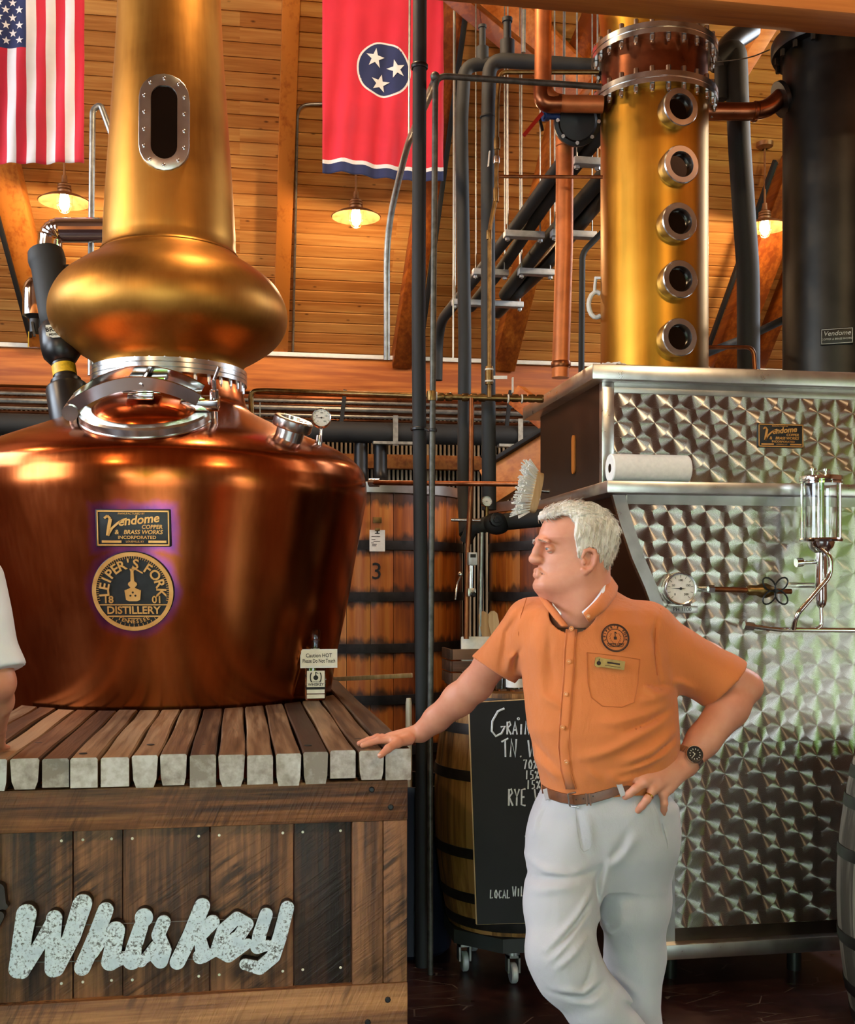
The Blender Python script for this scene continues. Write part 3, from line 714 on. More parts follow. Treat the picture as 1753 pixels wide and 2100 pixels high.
# ================================================================ THE WOODEN BAR IN FRONT OF THE STILL
BY = 3.27
bar = thing('whiskey_bar', 'weathered barn wood bar front with thick plank deck built round the copper still', 'bar', (pY(400, HY, BY).x, BY, 0))
xr_ = pY(841, 1540, BY).x; xl_ = pY(-160, 1540, BY).x
PW = pY(460, 1540, BY).x - pY(400.5, 1540, BY).x
PT = .085
rng = random.Random(5)
RB = r0 + .035
x = xr_; k = 0
while x > xl_:
    wd = PW * rng.uniform(.95, 1.04); x0 = x - wd + .005; x1 = x - .002; xc = (x0 + x1) / 2
    yb = 5.95
    if abs(xc - AX) < RB: yb = AY - math.sqrt(RB ** 2 - (xc - AX) ** 2) - rng.uniform(0, .015)
    if x1 < AX - RB - .02: yb = 5.6
    yf = BY - .035 + rng.uniform(-.012, .012); zt_ = DECK_Z + rng.uniform(-.003, .004)
    ch = rng.choice((.0, .012, .02, .034)); thick = PT + rng.uniform(-.006, .008)
    m = MB(); ns = 8
    sec = [(x0 + .004, 0), (x1 - .004, 0), (x1, .005), (x1 - ch * .2, thick * .75), (x1 - ch * .6, thick), (x0 + ch * .6, thick), (x0 + ch * .2, thick * .75), (x0, .005)]
    vs = []
    for j in range(ns + 1):
        t_ = j / ns; y = yf + (yb - yf) * t_; wob = .0022 * math.sin(7 * t_ + k * 2.1) * (1 if 0 < j < ns else .4); dz = .002 * math.sin(9 * t_ + k)
        if abs(xc - AX) < RB and j == ns:
            for (sx_, sz_) in sec:
                yy = AY - math.sqrt(max(.0001, RB ** 2 - min(RB ** 2, (sx_ - AX) ** 2))); vs.append((sx_, min(yy, yb + .08) if abs(sx_ - AX) < RB else yb, zt_ - sz_))
        else:
            for (sx_, sz_) in sec: vs.append((sx_ + wob, y, zt_ - sz_ + dz))
    n8 = len(sec); m.cur = 1; m.add(vs, [tuple(range(n8))[::-1]]); m.cur = 0; fs = [tuple(ns * n8 + q for q in range(n8))]
    for j in range(ns):
        for q in range(n8): fs.append((j * n8 + q, j * n8 + (q + 1) % n8, (j + 1) * n8 + (q + 1) % n8, (j + 1) * n8 + q))
    m.f += fs; m.mi += [0] * len(fs); pk = obj('deck_plank', m, ('deck_oak', 'end_grain'), bar, sharp=28)
    if rng.random() < .45:
        obj('knot', MB().lathe([(.012, 0), (.011, .0012), (.0001, .0014)], (xc + rng.uniform(-.02, .02), yf + rng.uniform(.05, .35), zt_), n=10, caps=False), 'ink', pk)
    x -= wd; k += 1
XR = pY(836, 1700, BY).x; XL = xl_
def zpx(y, px=400): return pY(px, y, BY).z
zrt, zrb, zlb = DECK_Z - PT - .008, zpx(1697), zpx(2040)
rail = obj('rail', MB().box((XL, BY, zrb), (XR, BY + .05, zrt), .004), 'rail_wood', bar)
lrail = obj('rail', MB().box((XL, BY, .06), (XR, BY + .05, zlb), .004), 'rail_wood', bar)
obj('plinth', MB().box((XL, BY + .03, 0), (XR - .02, BY + .07, .06)), 'matte_black', bar)
edges = [-150, -60, 147, 250, 430, 603, 722]
for i, (e0, e1_) in enumerate(zip(edges, edges[1:])):
    X0, X1 = pY(e0, 1850, BY).x + .0015, pY(e1_, 1850, BY).x - .0015
    obj('board', MB().box((X0, BY + .022 + .003 * (i % 3), zlb - .01), (X1, BY + .05, zrb + .01), .002), 'barn_wood', bar)
    for zz in (zrb - .03, zlb + .045, ):
        for xx in (X0 + .025, X1 - .03):
            obj('nail', MB().lathe([(.0045, 0), (.004, .002), (.0001, .003)], (xx, BY + .023 + .003 * (i % 3), zz), (0, -1, 0), n=8), 'card', bar)
for e0, e1_ in ((722, 786), (786, 836)):
    X0, X1 = pY(e0, 1850, BY).x + .001, pY(e1_, 1850, BY).x - .001
    obj('stile', MB().box((X0, BY + .004, zlb), (X1, BY + .05, zrb), .003), 'barn_wood', bar)
for px_, py_ in ((762, 1619), (801, 1655), (795, 2050), (754, 2096)):
    q = pY(px_, py_, BY); obj('screw', MB().lathe([(.009, 0), (.009, .003), (.006, .005), (.0001, .005)], q, (0, -1, 0), n=8), 'black_iron', bar)
obj('side_panel', MB().box((XR - .05, BY + .05, .02), (XR - .005, 5.5, zrt)), 'barn_wood', bar)
obj('deck_joist', MB().box((XL, BY + .06, zrt - .09), (XR - .06, BY + .11, zrt)), 'crate_wood', bar)
# ================================================================ STEEL TANK WITH THE COLUMNS
tank = thing('spirit_tank', 'tall engine-turned stainless steel tank with stepped shelf and bright trim', 'tank', (2.0, 4.7, 0))
UX0, UX1, UY0, UY1 = 1.445, 3.4, 4.36, 5.3
ztop = pY(1215, 745, 4.3).z; zshelf = pY(1245, 985, 4.15).z
# top slab
TX0 = pY(1215, 745, 4.3).x
obj('top_slab', MB().box((TX0, 4.3, ztop - .062), (3.5, 5.42, ztop), .004), 'trim_steel', tank)
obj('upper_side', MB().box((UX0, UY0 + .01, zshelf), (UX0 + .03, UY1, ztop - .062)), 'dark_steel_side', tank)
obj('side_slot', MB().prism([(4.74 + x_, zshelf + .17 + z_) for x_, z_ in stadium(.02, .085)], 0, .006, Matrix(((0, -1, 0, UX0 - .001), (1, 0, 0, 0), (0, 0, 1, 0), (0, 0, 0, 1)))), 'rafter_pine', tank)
obj('upper_panel', MB().box((UX0 + .045, UY0, zshelf), (UX1, UY0 + .03, ztop - .1)), 'engine_turned_steel', tank)
obj('corner_trim', MB().box((UX0 - .002, UY0 - .008, zshelf), (UX0 + .05, UY0 + .03, ztop - .062), .003), 'trim_steel', tank)
obj('head_trim', MB().box((UX0 + .05, UY0 - .006, ztop - .105), (UX1, UY0 + .03, ztop - .062), .002), 'brushed_steel', tank)
# shelf
SX0 = pY(1245, 985, 4.15).x
obj('shelf', MB().box((SX0, 4.15, zshelf - .048), (3.5, 5.42, zshelf), .004), 'trim_steel', tank)
# lower body with its raked left edge
LY = 4.22; zb_ = .2
L = [(1.44, zshelf - .05), (1.47, 1.86), (1.52, 1.72), (1.575, 1.6), (1.62, 1.48), (1.64, 1.3), (1.645, zb_)]
XRt = 2.62
m = MB(); m.prism(L[::-1] + [(XRt, zshelf - .05)][:0] + [(L[0][0], zshelf - .05), (XRt, zshelf - .05), (XRt, zb_)][1:], LY, LY + .02)
m = MB(); poly = list(reversed(L)) + [(XRt, zshelf - .05), (XRt, zb_)]; m.prism(poly, LY, LY + .02)
obj('front_panel', m, 'engine_turned_steel', tank)
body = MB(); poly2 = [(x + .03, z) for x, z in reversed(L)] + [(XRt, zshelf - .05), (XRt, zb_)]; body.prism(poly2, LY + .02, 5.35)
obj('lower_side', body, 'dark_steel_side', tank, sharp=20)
tr = MB()
def strip(pts, w_, y0, y1, side=1):
    m = MB()
    for (xa, za), (xb, zb2) in zip(pts, pts[1:]):
        m.add([(xa, y0, za), (xa + w_, y0, za), (xb + w_, y0, zb2), (xb, y0, zb2), (xa, y1, za), (xa + w_, y1, za), (xb + w_, y1, zb2), (xb, y1, zb2)], [(0, 1, 2, 3), (7, 6, 5, 4), (0, 3, 7, 4), (1, 5, 6, 2), (0, 4, 5, 1), (3, 2, 6, 7)])
    return m
obj('edge_trim', strip(L, .052, LY - .007, LY + .02), 'trim_steel', tank)
obj('shelf_trim', MB().box((1.5, LY - .005, zshelf - .085), (XRt, LY + .02, zshelf - .048)), 'brushed_steel', tank)
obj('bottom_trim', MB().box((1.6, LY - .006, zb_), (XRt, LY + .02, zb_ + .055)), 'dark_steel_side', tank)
obj('bottom_lip', MB().box((1.58, LY - .05, .145), (2.43, 5.3, .205), .006), 'trim_steel', tank)
for fx in (1.75, 2.3):
    for fy in (4.4, 5.1): obj('foot', MB().cyl((fx, fy, 0), (fx, fy, .15), .03), 'black_iron', tank)
pl_ = pY(1599, 894, UY0); maker_plate(tank, pl_ + Vector((0, -.004, 0)), (0, -1, 0), 104 * 4.55 / F, 51 * 4.55 / F, 'relief_copper')
# dial on the tank, with its little caption plate
gp = pY(1395, 1207, LY - .03)
dial('thermometer_dial', tank, gp, (-.03, -1, .0), 34 * 4.4 / F, rim='steel', label='white round dial gauge on the engine-turned panel')
cp = pY(1398, 1250, LY)
pt_ = obj('caption_plate', MB().box((cp.x - .065, LY - .004, cp.z - .014), (cp.x + .065, LY, cp.z + .014), .001), 'brushed_steel', tank)
vs, fs = text('PH 1100', .022, 0, .001); obj('lettering', MB().add(vs, fs).xf(face_mat((cp.x, LY - .004, cp.z), (0, -1, 0))), 'ink', pt_)
# little bronze valve in front of the panel
vv = thing('bronze_valve', 'small aged bronze pipe with wire hand-wheel in front of the steel panel', 'valve', pY(1460, 1210, 4.12))
va, vb = pY(1455, 1208, 4.13), pY(1622, 1213, 4.12)
dv = (vb - va)
obj('pipe', MB().tube([va, va + dv], .0105, 14), 'old_copper', vv)
obj('union', MB().cyl(va - dv * .02, va + dv * .05, .016, n=6).cyl(va - Vector((0, -.09, 0)), va, .012), 'steel', vv)
obj('valve_body', MB().lathe([(.014, 0), (.02, .01), (.02, .04), (.028, .06), (.03, .08), (.022, .1), (.014, .12)], va + dv * .45, dv, n=16), 'old_brass', vv)
wc = va + dv * .76; wm = MB()
for k in range(4):
    a = PI / 4 + k * PI / 2; c_ = Vector((math.cos(a), 0, math.sin(a))) * .036
    rad = Vector((math.cos(a), 0, math.sin(a))); tg_ = Vector((-math.sin(a), 0, math.cos(a)))
    wm.tube([wc + Vector((0, -.03, 0)) + c_ + rad * .032 * math.cos(2 * PI * q / 14) + tg_ * .02 * math.sin(2 * PI * q / 14) for q in range(14)], .0035, 6, closed=True)
wm.cyl(wc + Vector((0, -.045, 0)), wc + Vector((0, -.005, 0)), .007)
obj('hand_wheel', wm, 'black_iron', vv)
# glass spirit safe on the tank front
SG = pY(1683, 1040, 4.05); sg = SG.y / CY / F * .97
safe = thing('spirit_sight_glass', 'glass sight cylinder in polished steel frame piped onto the tank front', 'sight glass', (SG.x, SG.y, pY(1683, 1290, 4.05).z))
def zy(y): return pY(1683, y, 4.05).z
B = (SG.x, SG.y, 0)
obj('top_plate', MB().lathe([(.0001, zy(977)), (46 * sg, zy(977)), (47 * sg, zy(980)), (47 * sg, zy(986)), (44 * sg, zy(987)), (46 * sg, zy(989)), (46 * sg, zy(993)), (.0001, zy(993))], B, n=48, caps=False), 'chrome', safe)
obj('base_plate', MB().lathe([(.0001, zy(1104)), (46 * sg, zy(1104)), (48 * sg, zy(1107)), (46 * sg, zy(1111)), (30 * sg, zy(1112)), (28 * sg, zy(1120)), (20 * sg, zy(1130)), (12 * sg, zy(1134)), (.0001, zy(1134))], B, n=48, caps=False), 'chrome', safe)
obj('glass_cylinder', MB().lathe([(38 * sg, zy(1104)), (38 * sg, zy(993)), (35 * sg, zy(993)), (35 * sg, zy(1104))], B, n=40, caps=False), 'clear_glass', safe)
for k in range(4):
    a = PI / 4 * 1.2 + k * PI / 2; obj('tie_rod', MB().cyl((SG.x + 41 * sg * math.cos(a), SG.y + 41 * sg * math.sin(a), zy(1106)), (SG.x + 41 * sg * math.cos(a), SG.y + 41 * sg * math.sin(a), zy(984)), 2.6 * sg, n=10), 'chrome', safe)
obj('inner_tube', MB().lathe([(8 * sg, zy(1104)), (8 * sg, zy(1010)), (6 * sg, zy(1004))], B, n=20), 'steel', safe)
for dx in (-19, 13): obj('cap_screw', MB().cyl((SG.x + dx * sg, SG.y, zy(978)), (SG.x + dx * sg, SG.y, zy(966)), 3.4 * sg).cyl((SG.x + dx * sg, SG.y, zy(966)), (SG.x + dx * sg, SG.y, zy(962)), 8 * sg), 'chrome', safe)
obj('down_tube', MB().lathe([(13 * sg, zy(1134)), (13 * sg, zy(1230)), (11 * sg, zy(1240)), (6 * sg, zy(1246)), (.0001, zy(1247))], B, n=24, caps=False), 'chrome', safe)
def q4(px, py, dy=0): return pY(px, py, 4.05 - dy)
obj('return_pipe', MB().tube(bend([q4(1683, 1124, .03), q4(1702, 1140, .05), q4(1703, 1180, .05), q4(1632, 1262, .05), q4(1627, 1290, .02)], .03), 5.5 * sg, 12), 'chrome', safe)
obj('drain_pipe', MB().tube(bend([q4(1683, 1245), q4(1684, 1286), q4(1668, 1291)], .02), 4.5 * sg, 12), 'chrome', safe)
obj('cross_pipe', MB().tube([q4(1540, 1284), q4(1600, 1291), q4(1790, 1293)], 5.5 * sg, 12), 'chrome', safe)
obj('pipe_union', MB().cyl(q4(1525, 1282), q4(1545, 1285), 9 * sg, n=8), 'steel', safe)
obj('side_stub', MB().cyl(q4(1634, 1154, 0) + Vector((0, .1, 0)) * 0, q4(1672, 1152), 5 * sg).cyl(q4(1632, 1154), q4(1645, 1153), 10 * sg), 'chrome', safe)
for q_ in (q4(1683, 1200), q4(1575, 1290)): obj('bracket', MB().cyl(q_, q_ + Vector((0, .18, 0)), .01), 'chrome', safe)
# paper towels
ra, rb = pY(1250, 955, 4.24), pY(1409, 953, 4.24); rr_ = 29.5 * 4.42 / F
ra.z = rb.z = zshelf + rr_
pt2 = thing('paper_towel_roll', 'white paper towel roll lying on the steel shelf', 'paper towel', (ra.x, ra.y, zshelf))
obj('paper', MB().lathe([(.018, 0), (rr_ - .003, 0), (rr_, .004), (rr_, (rb - ra).length - .004), (rr_ - .003, (rb - ra).length), (.018, (rb - ra).length)], ra, rb - ra, n=40, caps=False), 'paper', pt2)
obj('core', MB().lathe([(.018, .001), (.0185, .28), (.015, .28), (.015, .001)], ra, rb - ra, n=24, caps=False), 'crate_wood', pt2)
# crumpled cloths on the top slab
def cloth(name, label, c, rx, ry, h, seed, mat='paper'):
    from mathutils import noise as mn
    n1, n2 = 28, 20; vs = []; fs = []
    for i in range(n1 + 1):
        for j in range(n2 + 1):
            u, v = i / n1 * 2 - 1, j / n2 * 2 - 1; k = max(0, 1 - (u * u + v * v) * .8) ** .5
            z = h * k * (.65 + .5 * mn.noise(Vector((u * 2.3 + seed, v * 2.3, seed)))) + .006 * mn.noise(Vector((u * 7, v * 7, seed)))
            vs.append((c[0] + u * rx * (1 + .12 * mn.noise(Vector((v * 2, seed, 0)))), c[1] + v * ry, c[2] + max(.002, z)))
    for i in range(n1):
        for j in range(n2): fs.append((i * (n2 + 1) + j, (i + 1) * (n2 + 1) + j, (i + 1) * (n2 + 1) + j + 1, i * (n2 + 1) + j + 1))
    return single(name, MB().add(vs, fs), mat, label, 'cloth')
c1 = pY(1256, 744, 4.38); cloth('folded_cloth', 'crumpled pale cloth on the tank top below the golden column', (c1.x, 4.40, ztop), .075, .06, .032, 2.)
c2 = pY(1150, 782, 5.05); cloth('folded_cloth', 'rounded white cloth at the back left corner of the tank top', (c2.x + .06, 5.12, ztop), .08, .1, .06, 5.)
# ---------------------------------------------------------------- golden column
CD = 4.95; ca = pd(1341, HY, CD); cs = CD / F
col = thing('copper_column', 'golden copper distilling column with five round sight glasses on the steel tank', 'column', (ca.x, ca.y, ztop))
def zc(y, d=CD): return CH + (HY - y) * d / F
Bc = (ca.x, ca.y, 0); RC = 108.5 * cs
obj('column_body', MB().lathe([(RC, ztop), (RC, zc(222))], Bc, n=96, caps=False), 'column_copper', col)
obj('upper_section', MB().lathe([(RC * .985, zc(206)), (RC * .985, zc(126))], Bc, n=96, caps=False), 'brown_copper', col)
obj('top_cone', MB().lathe([(RC * .97, zc(108)), (RC * 1.03, zc(30)), (RC * 1.1, zc(-60)), (RC * .8, zc(-140)), (RC * .4, zc(-200))], Bc, n=96, caps=False), 'column_copper', col)
cb_me = MB().tube([(0, 0, -.024), (0, 0, -.002)], .0105, 6).tube([(0, 0, -.034), (0, 0, -.024)], .007, 8).tube([(0, 0, .05), (0, 0, .074)], .0105, 6).mesh('bolt', ['steel'])
for yv_, rr2 in ((224, 127.5), (128, 127.5)):
    zf = zc(yv_); R_ = rr2 * cs
    obj('flange', MB().lathe([(RC * .9, zf), (R_, zf), (R_, zf + .02), (R_ - .004, zf + .023), (R_, zf + .026), (R_, zf + .048), (RC * .9, zf + .05)], Bc, n=96, caps=False), 'steel', col, sharp=20)
    for k in range(24):
        a = 2 * PI * (k + .5) / 24; o = obj('bolt', cb_me, (), col); o.location = Vector((ca.x + (R_ - .017) * math.cos(a), ca.y + (R_ - .017) * math.sin(a), zf)) - col.location
for px_, py_ in ((1388, 228), (1389, 345), (1386, 461), (1387, 578), (1386, 696)):
    p, nrm = on_round(px_ - 3, py_, lambda z: RC, ca.x, ca.y)
    PM = face_mat(p, (nrm + Vector((.10, -.10, 0))).normalized()); R_ = 37 * cs
    sgp = obj('sight_port', MB().lathe([(R_ * .93, -.04), (R_ * .95, .016), (R_, .02), (R_, .045), (R_ * .96, .05), (R_ * .68, .05), (R_ * .64, .042), (R_ * .62, .02)], n=48, caps=False).xf(PM), 'steel', col, sharp=25)
    obj('glass', MB().lathe([(R_ * .65, .022), (.0001, .022)], n=32, caps=False).xf(PM), 'dark_glass', sgp)
# ---------------------------------------------------------------- dark column
DD = 4.95; da = pd(1712, HY, DD); ds = DD / F; Bd = (da.x, da.y, 0); RD = 103 * ds
dcol = thing('dark_column', 'wide dark weathered column with bolted top flange beside the golden column', 'column', (da.x, da.y, ztop))
obj('column_body', MB().lathe([(RD, ztop), (RD, zc(95))], Bd, n=80, caps=False), 'column_dark', dcol)
obj('flange', MB().lathe([(RD * .9, zc(110)), (RD + .045, zc(110)), (RD + .05, zc(104)), (RD + .05, zc(85)), (RD + .045, zc(80)), (.001, zc(80))], Bd, n=80, caps=False), 'black_iron', dcol)
bk = MB().tube([(0, 0, -.03), (0, 0, .085)], .011, 6).mesh('bolt', ['black_iron'])
for k in range(18):
    a = 2 * PI * k / 18; o = obj('bolt', bk, (), dcol); o.location = Vector((da.x + (RD + .025) * math.cos(a), da.y + (RD + .025) * math.sin(a), zc(110))) - dcol.location
obj('head', MB().lathe([(RD * .9, zc(80)), (RD * .95, zc(40)), (RD * .9, zc(-80)), (RD * .5, zc(-180))], Bd, n=64), 'column_dark', dcol)
p, nrm = on_round(1716, 690, lambda z: RD, da.x, da.y)
pm_ = face_mat(p + nrm * .008, nrm); npl = obj('name_plate', MB().box((-.066, -.035, -.02), (.066, .035, 0), .003).xf(pm_), 'column_dark', dcol, label='small embossed name plate')
t = MB()
for s2, y_, sz in (('Vendome', .012, .028), ('COPPER & BRASS WORKS', -.012, .011)):
    vs, fs = text(s2, sz, .2, .002); t.add([v + Vector((0, y_, 0)) for v in vs], fs)
for x0, y0, x1, y1 in ((-.062, -.031, .062, -.029), (-.062, .029, .062, .031), (-.062, -.031, -.06, .031), (.06, -.031, .062, .031)): t.box((x0, y0, 0), (x1, y1, .002))
obj('lettering', t.xf(pm_), 'galvanised', npl)
# ================================================================ PIPEWORK
def pipe(name, label, pts, r, mat, rad=.06, n=14, parts=(), cat='pipe', group=None):
    P_ = [p if isinstance(p, Vector) else pd(*p) for p in pts]
    low = min(P_, key=lambda v: v.z)
    t = thing(name, label, cat, low, group)
    obj('run', MB().tube(bend(P_, rad), r, n), mat, t)
    for nm, mb, mt in parts: obj(nm, mb, mt, t)
    return t
def ringp(px, py, d, r, h=.02, axis=(0, 0, 1), n=16):
    c_ = pd(px, py, d); a = Vector(axis).normalized(); return MB().lathe([(r, 0), (r * 1.08, h * .2), (r * 1.08, h * .8), (r, h)], c_ - a * h / 2, a, n=n)
k5 = 5.0 / F
pipe('support_pole', 'thick black vertical pole rising past the right side of the red flag', [(861, -40, 4.75), (858, 700, 4.75), (866, 1480, 4.75), pd(866, 1480, 4.75) * 1 - Vector((0, 0, pd(866, 1480, 4.75).z - .0))], 14.2 * 4.75 / F, 'black_insulation', .2,
     parts=[('clamp', ringp(860, 137, 4.75, .034, .02), 'black_iron'), ('clamp', ringp(859, 880, 4.75, .034, .014), 'black_iron'), ('clamp_arm', MB().cyl(pd(872, 880, 4.72), pd(886, 884, 4.66), .007), 'steel')], cat='pole')
e4 = pd(882, 1500, 4.65)
pipe('riser_pipe', 'slim steel riser beside the thick black pole with elbow at its top', [(1232, 178, 4.75), (893, 155, 4.65), (888, 700, 4.65), e4, Vector((e4.x, e4.y, 0))], 6.3 * 4.65 / F, 'dark_galvanised', .05,
     parts=[('elbow', MB().sphere(pd(892, 157, 4.65), .02), 'dark_galvanised'), ('clamp', ringp(888, 882, 4.65, .016, .014), 'black_iron'), ('tee', ringp(885, 812, 4.65, .019, .04), 'old_brass')])
pipe('insulated_riser', 'dark insulated riser bending right behind its taller twin', [(1010, 131, 5.3), (953, 133, 5.3), (946, 250, 5.3), (953, 700, 5.25), (951, 1000, 5.2), (955, 1096, 5.07)], 13.6 * 5.25 / F, 'grey_insulation', .07,
     parts=[('cap_stack', MB().lathe([(.03, 0), (.03, .07), (.016, .075), (.016, .16), (.02, .162), (.02, .175)], pd(989, 128, 5.3), n=16), 'grey_insulation')])
pipe('insulated_riser', 'taller dark insulated riser whose top runs right into the golden column', [(1240, 138, 5.05), (1003, 122, 5.15), (1000, 300, 5.15), (1001, 760, 5.12), (1003, 1046, 5.1)], 14.8 * 5.15 / F, 'grey_insulation', .08,
     parts=[('cap_stack', MB().lathe([(.034, 0), (.034, .085), (.018, .09), (.018, .17), (.024, .172), (.024, .19)], pd(1040, 122, 5.15), n=16), 'grey_insulation'), ('joint_band', ringp(1000, 240, 5.15, .0335, .012), 'black_insulation'), ('joint_band', ringp(1001, 936, 5.12, .0335, .01), 'black_insulation')])
pipe('copper_elbow_pipe', 'fat orange copper pipe dropping from the tie beam and elbowing into the column', [(1114, -40, 4.85), (1113, 212, 4.85), (1236, 214, 4.85)], 17.5 * 4.85 / F, 'orange_copper', .1, 20,
     parts=[('elbow', MB().tube(bend([pd(1113, 178, 4.85), pd(1113, 212, 4.85), pd(1150, 212.6, 4.85)], .072, 8), 18.8 * 4.85 / F, 20), 'brown_copper')])
fv = pd(1183, 250, 4.95)
pipe('copper_drop_pipe', 'straight orange copper downpipe below the butterfly valve', [(1158, 280, 5.05), (1157, 500, 5.05), (1149, 775, 5.05)], 18 * 5.05 / F, 'orange_copper', .05, 20,
     parts=[('joint_band', ringp(1158, 298, 5.05, 18.4 * k5, .02), 'orange_copper'), ('foot_collar', ringp(1150, 748, 5.05, 19 * k5, .03), 'old_copper')])
bv = thing('butterfly_valve', 'dark round butterfly valve with blue neck and red lever under the copper elbow', 'valve', fv)
obj('disc', MB().lathe([(20 * k5, -.05), (44 * k5, -.03), (48 * k5, -.01), (48 * k5, .015), (40 * k5, .02), (36 * k5, .012), (12 * k5, .014), (.0001, .016)], fv, (-.1, -1, -.25), n=40, caps=False), 'black_iron', bv)
for k in range(8):
    a = 2 * PI * k / 8; m_ = face_mat(fv, (-.1, -1, -.25)); q = m_ @ Vector((42 * k5 * math.cos(a), 42 * k5 * math.sin(a), .016))
    obj('bolt', MB().hexbolt(q, m_.col[2][:3], .009, .016), 'steel', bv)
obj('valve_neck', MB().cyl(pd(1145, 238, 4.93), pd(1112, 237, 4.9), .016).cyl(pd(1122, 237, 4.91), pd(1114, 237, 4.9), .024), 'blue_paint', bv)
obj('lever', MB().bar(pd(1112, 232, 4.88), pd(1074, 278, 4.85), .016, .012, (0, 1, 0)), 'red_paint', bv)
obj('catch', MB().bar(pd(1105, 238, 4.89), pd(1112, 268, 4.88), .012, .01, (0, 1, 0)), 'black_iron', bv)
pipe('brass_riser', 'thin brass tube with valve running in front of the dark risers', [(1228, 148, 4.9), (1026, 148, 4.95), (1020, 200, 4.95), (1017, 405, 4.95), (1004, 470, 4.95), (1003, 815, 4.95)], 4.6 * k5, 'old_brass', .03, 10,
     parts=[('fitting', ringp(1019, 295, 4.95, .0135, .05), 'old_brass'), ('fitting', ringp(1018, 328, 4.95, .013, .03), 'steel'), ('fitting', ringp(1017, 400, 4.95, .012, .06), 'old_brass'), ('fitting', ringp(1003, 482, 4.95, .012, .04), 'old_brass'), ('valve_body', ringp(1003, 770, 4.95, .017, .08), 'old_brass'), ('fitting', ringp(1003, 758, 4.95, .018, .008), 'white_plastic'), ('fitting', ringp(1003, 782, 4.95, .018, .008), 'white_plastic'),
            ('handle', MB().bar(pd(1012, 774, 4.92), pd(1040, 774, 4.92), .005, .014), 'white_plastic'), ('handle', MB().bar(pd(1004, 310, 4.92), pd(1001, 342, 4.92), .005, .012, (0, 1, 0)), 'white_plastic')])
pipe('brass_crosspipe', 'brass water pipe running level from the still shoulder to the tank', [(516, 858, 5.35), (514, 803, 5.35), (540, 801, 5.35), (890, 813, 5.0), (1112, 819, 4.95)], 6 * k5, 'old_brass', .03, 12,
     parts=[('fitting', ringp(903 + i * 17, 814 + i * .3, 4.99, .017, .03, (1, -.1, 0)), 'old_brass') for i in range(0, 13) if i not in (2, 6)] + [('handle', MB().bar(pd(1051, 806, 4.93), pd(1051, 774, 4.93), .005, .018, (0, 1, 0)), 'white_plastic'), ('handle', MB().bar(pd(533, 860, 5.3), pd(533, 826, 5.3), .005, .018, (0, 1, 0)), 'white_plastic'), ('seal_ring', ringp(1042, 818, 4.96, .019, .006, (1, -.1, 0)), 'white_plastic'), ('seal_ring', ringp(1070, 818, 4.96, .019, .006, (1, -.1, 0)), 'white_plastic'), ('seal_ring', ringp(895, 813, 5.0, .019, .006, (1, -.1, 0)), 'white_plastic'), ('seal_ring', ringp(923, 814, 5.0, .019, .006, (1, -.1, 0)), 'white_plastic')])
pipe('copper_crosspipe', 'straight copper pipe from the pot rim to the tank below the shelf', [(756, 990, 5.1), (1090, 993, 4.75)], 5.2 * k5, 'old_copper', .03, 12,
     parts=[('union', MB().cyl(pd(757, 990, 5.1), pd(778, 990, 5.09), .019, n=8), 'steel')])
pipe('copper_dropper', 'slim copper dropper hanging from the brass pipe down past the vats', [(967, 816, 4.98), (966, 1000, 4.95), (959, 1128, 4.95), (956, 1310, 4.95)], 5.4 * k5, 'old_copper', .03, 12)
pipe('copper_link', 'thin level copper tube crossing in front of the copper downpipe', [(1024, 362, 4.93), (1236, 363, 4.9)], 3.4 * k5, 'old_copper', .02, 10)
# black valve assembly beside the man's head
va_ = thing('valve_assembly', 'black insulated pipe and valve with pressure gauge behind the brush', 'valve', pd(1010, 1090, 5.0))
obj('run', MB().tube([pd(1130, 1060, 4.95), pd(1045, 1069, 5.0), pd(1000, 1075, 5.0), pd(968, 1082, 5.02), pd(955, 1110, 5.05)], [18.5 * k5, 18 * k5, 17 * k5, 15 * k5, 13 * k5], 18), 'black_insulation', va_)
obj('body', MB().sphere(pd(1018, 1074, 4.99), .058, 20, 12, (1.1, .8, .85)), 'matte_black', va_)
obj('bonnet', MB().lathe([(.03, 0), (.03, .03), (.016, .032), (.016, .05)], pd(1016, 1067, 4.95), (0, -1, .1), n=10).hexbolt(pd(1016, 1067, 4.9), (0, -1, 0), .011, .012), 'black_iron', va_)
obj('lever', MB().cyl(pd(925, 1066, 4.96), pd(985, 1067, 4.97), .0075), 'steel', va_)
dial('pressure_gauge', va_, pd(998, 1028, 4.97), (-.05, -1, 0), 11 * k5, txt=False, label='small white pressure gauge')
obj('gauge_stem', MB().cyl(pd(998, 1038, 4.99), pd(998, 1062, 4.99), .008), 'old_brass', va_)
# flow meter and grey pipe under it
fm = thing('flow_meter', 'small grey digital flow meter with glass tube and lever valve beside the pale pipe', 'meter', pd(966, 1225, 4.9))
obj('display', MB().box((-.019, -.02, -.028), (.019, .02, .028), .003).xf(Matrix.Translation(pd(968, 1146, 4.9))), 'strut_grey', fm)
obj('screen', MB().box((-.012, -.022, .005), (.012, -.019, .02)).xf(Matrix.Translation(pd(968, 1146, 4.9))), 'ink', fm)
obj('tube', MB().cyl(pd(966, 1160, 4.9), pd(965, 1208, 4.9), .014), 'steel', fm)
obj('base', MB().box((-.018, -.02, -.018), (.018, .02, .018), .003).xf(Matrix.Translation(pd(966, 1215, 4.9))), 'brushed_steel', fm)
obj('knob', MB().lathe([(.012, 0), (.012, .02), (.008, .024)], pd(969, 1219, 4.87), (0, -1, 0), n=12), 'black_paint', fm)
obj('lever', MB().tube([pd(945, 1180, 4.9), pd(938, 1195, 4.88), pd(933, 1230, 4.88)], .0045, 8).sphere(pd(944, 1178, 4.9), .012), 'steel', fm)
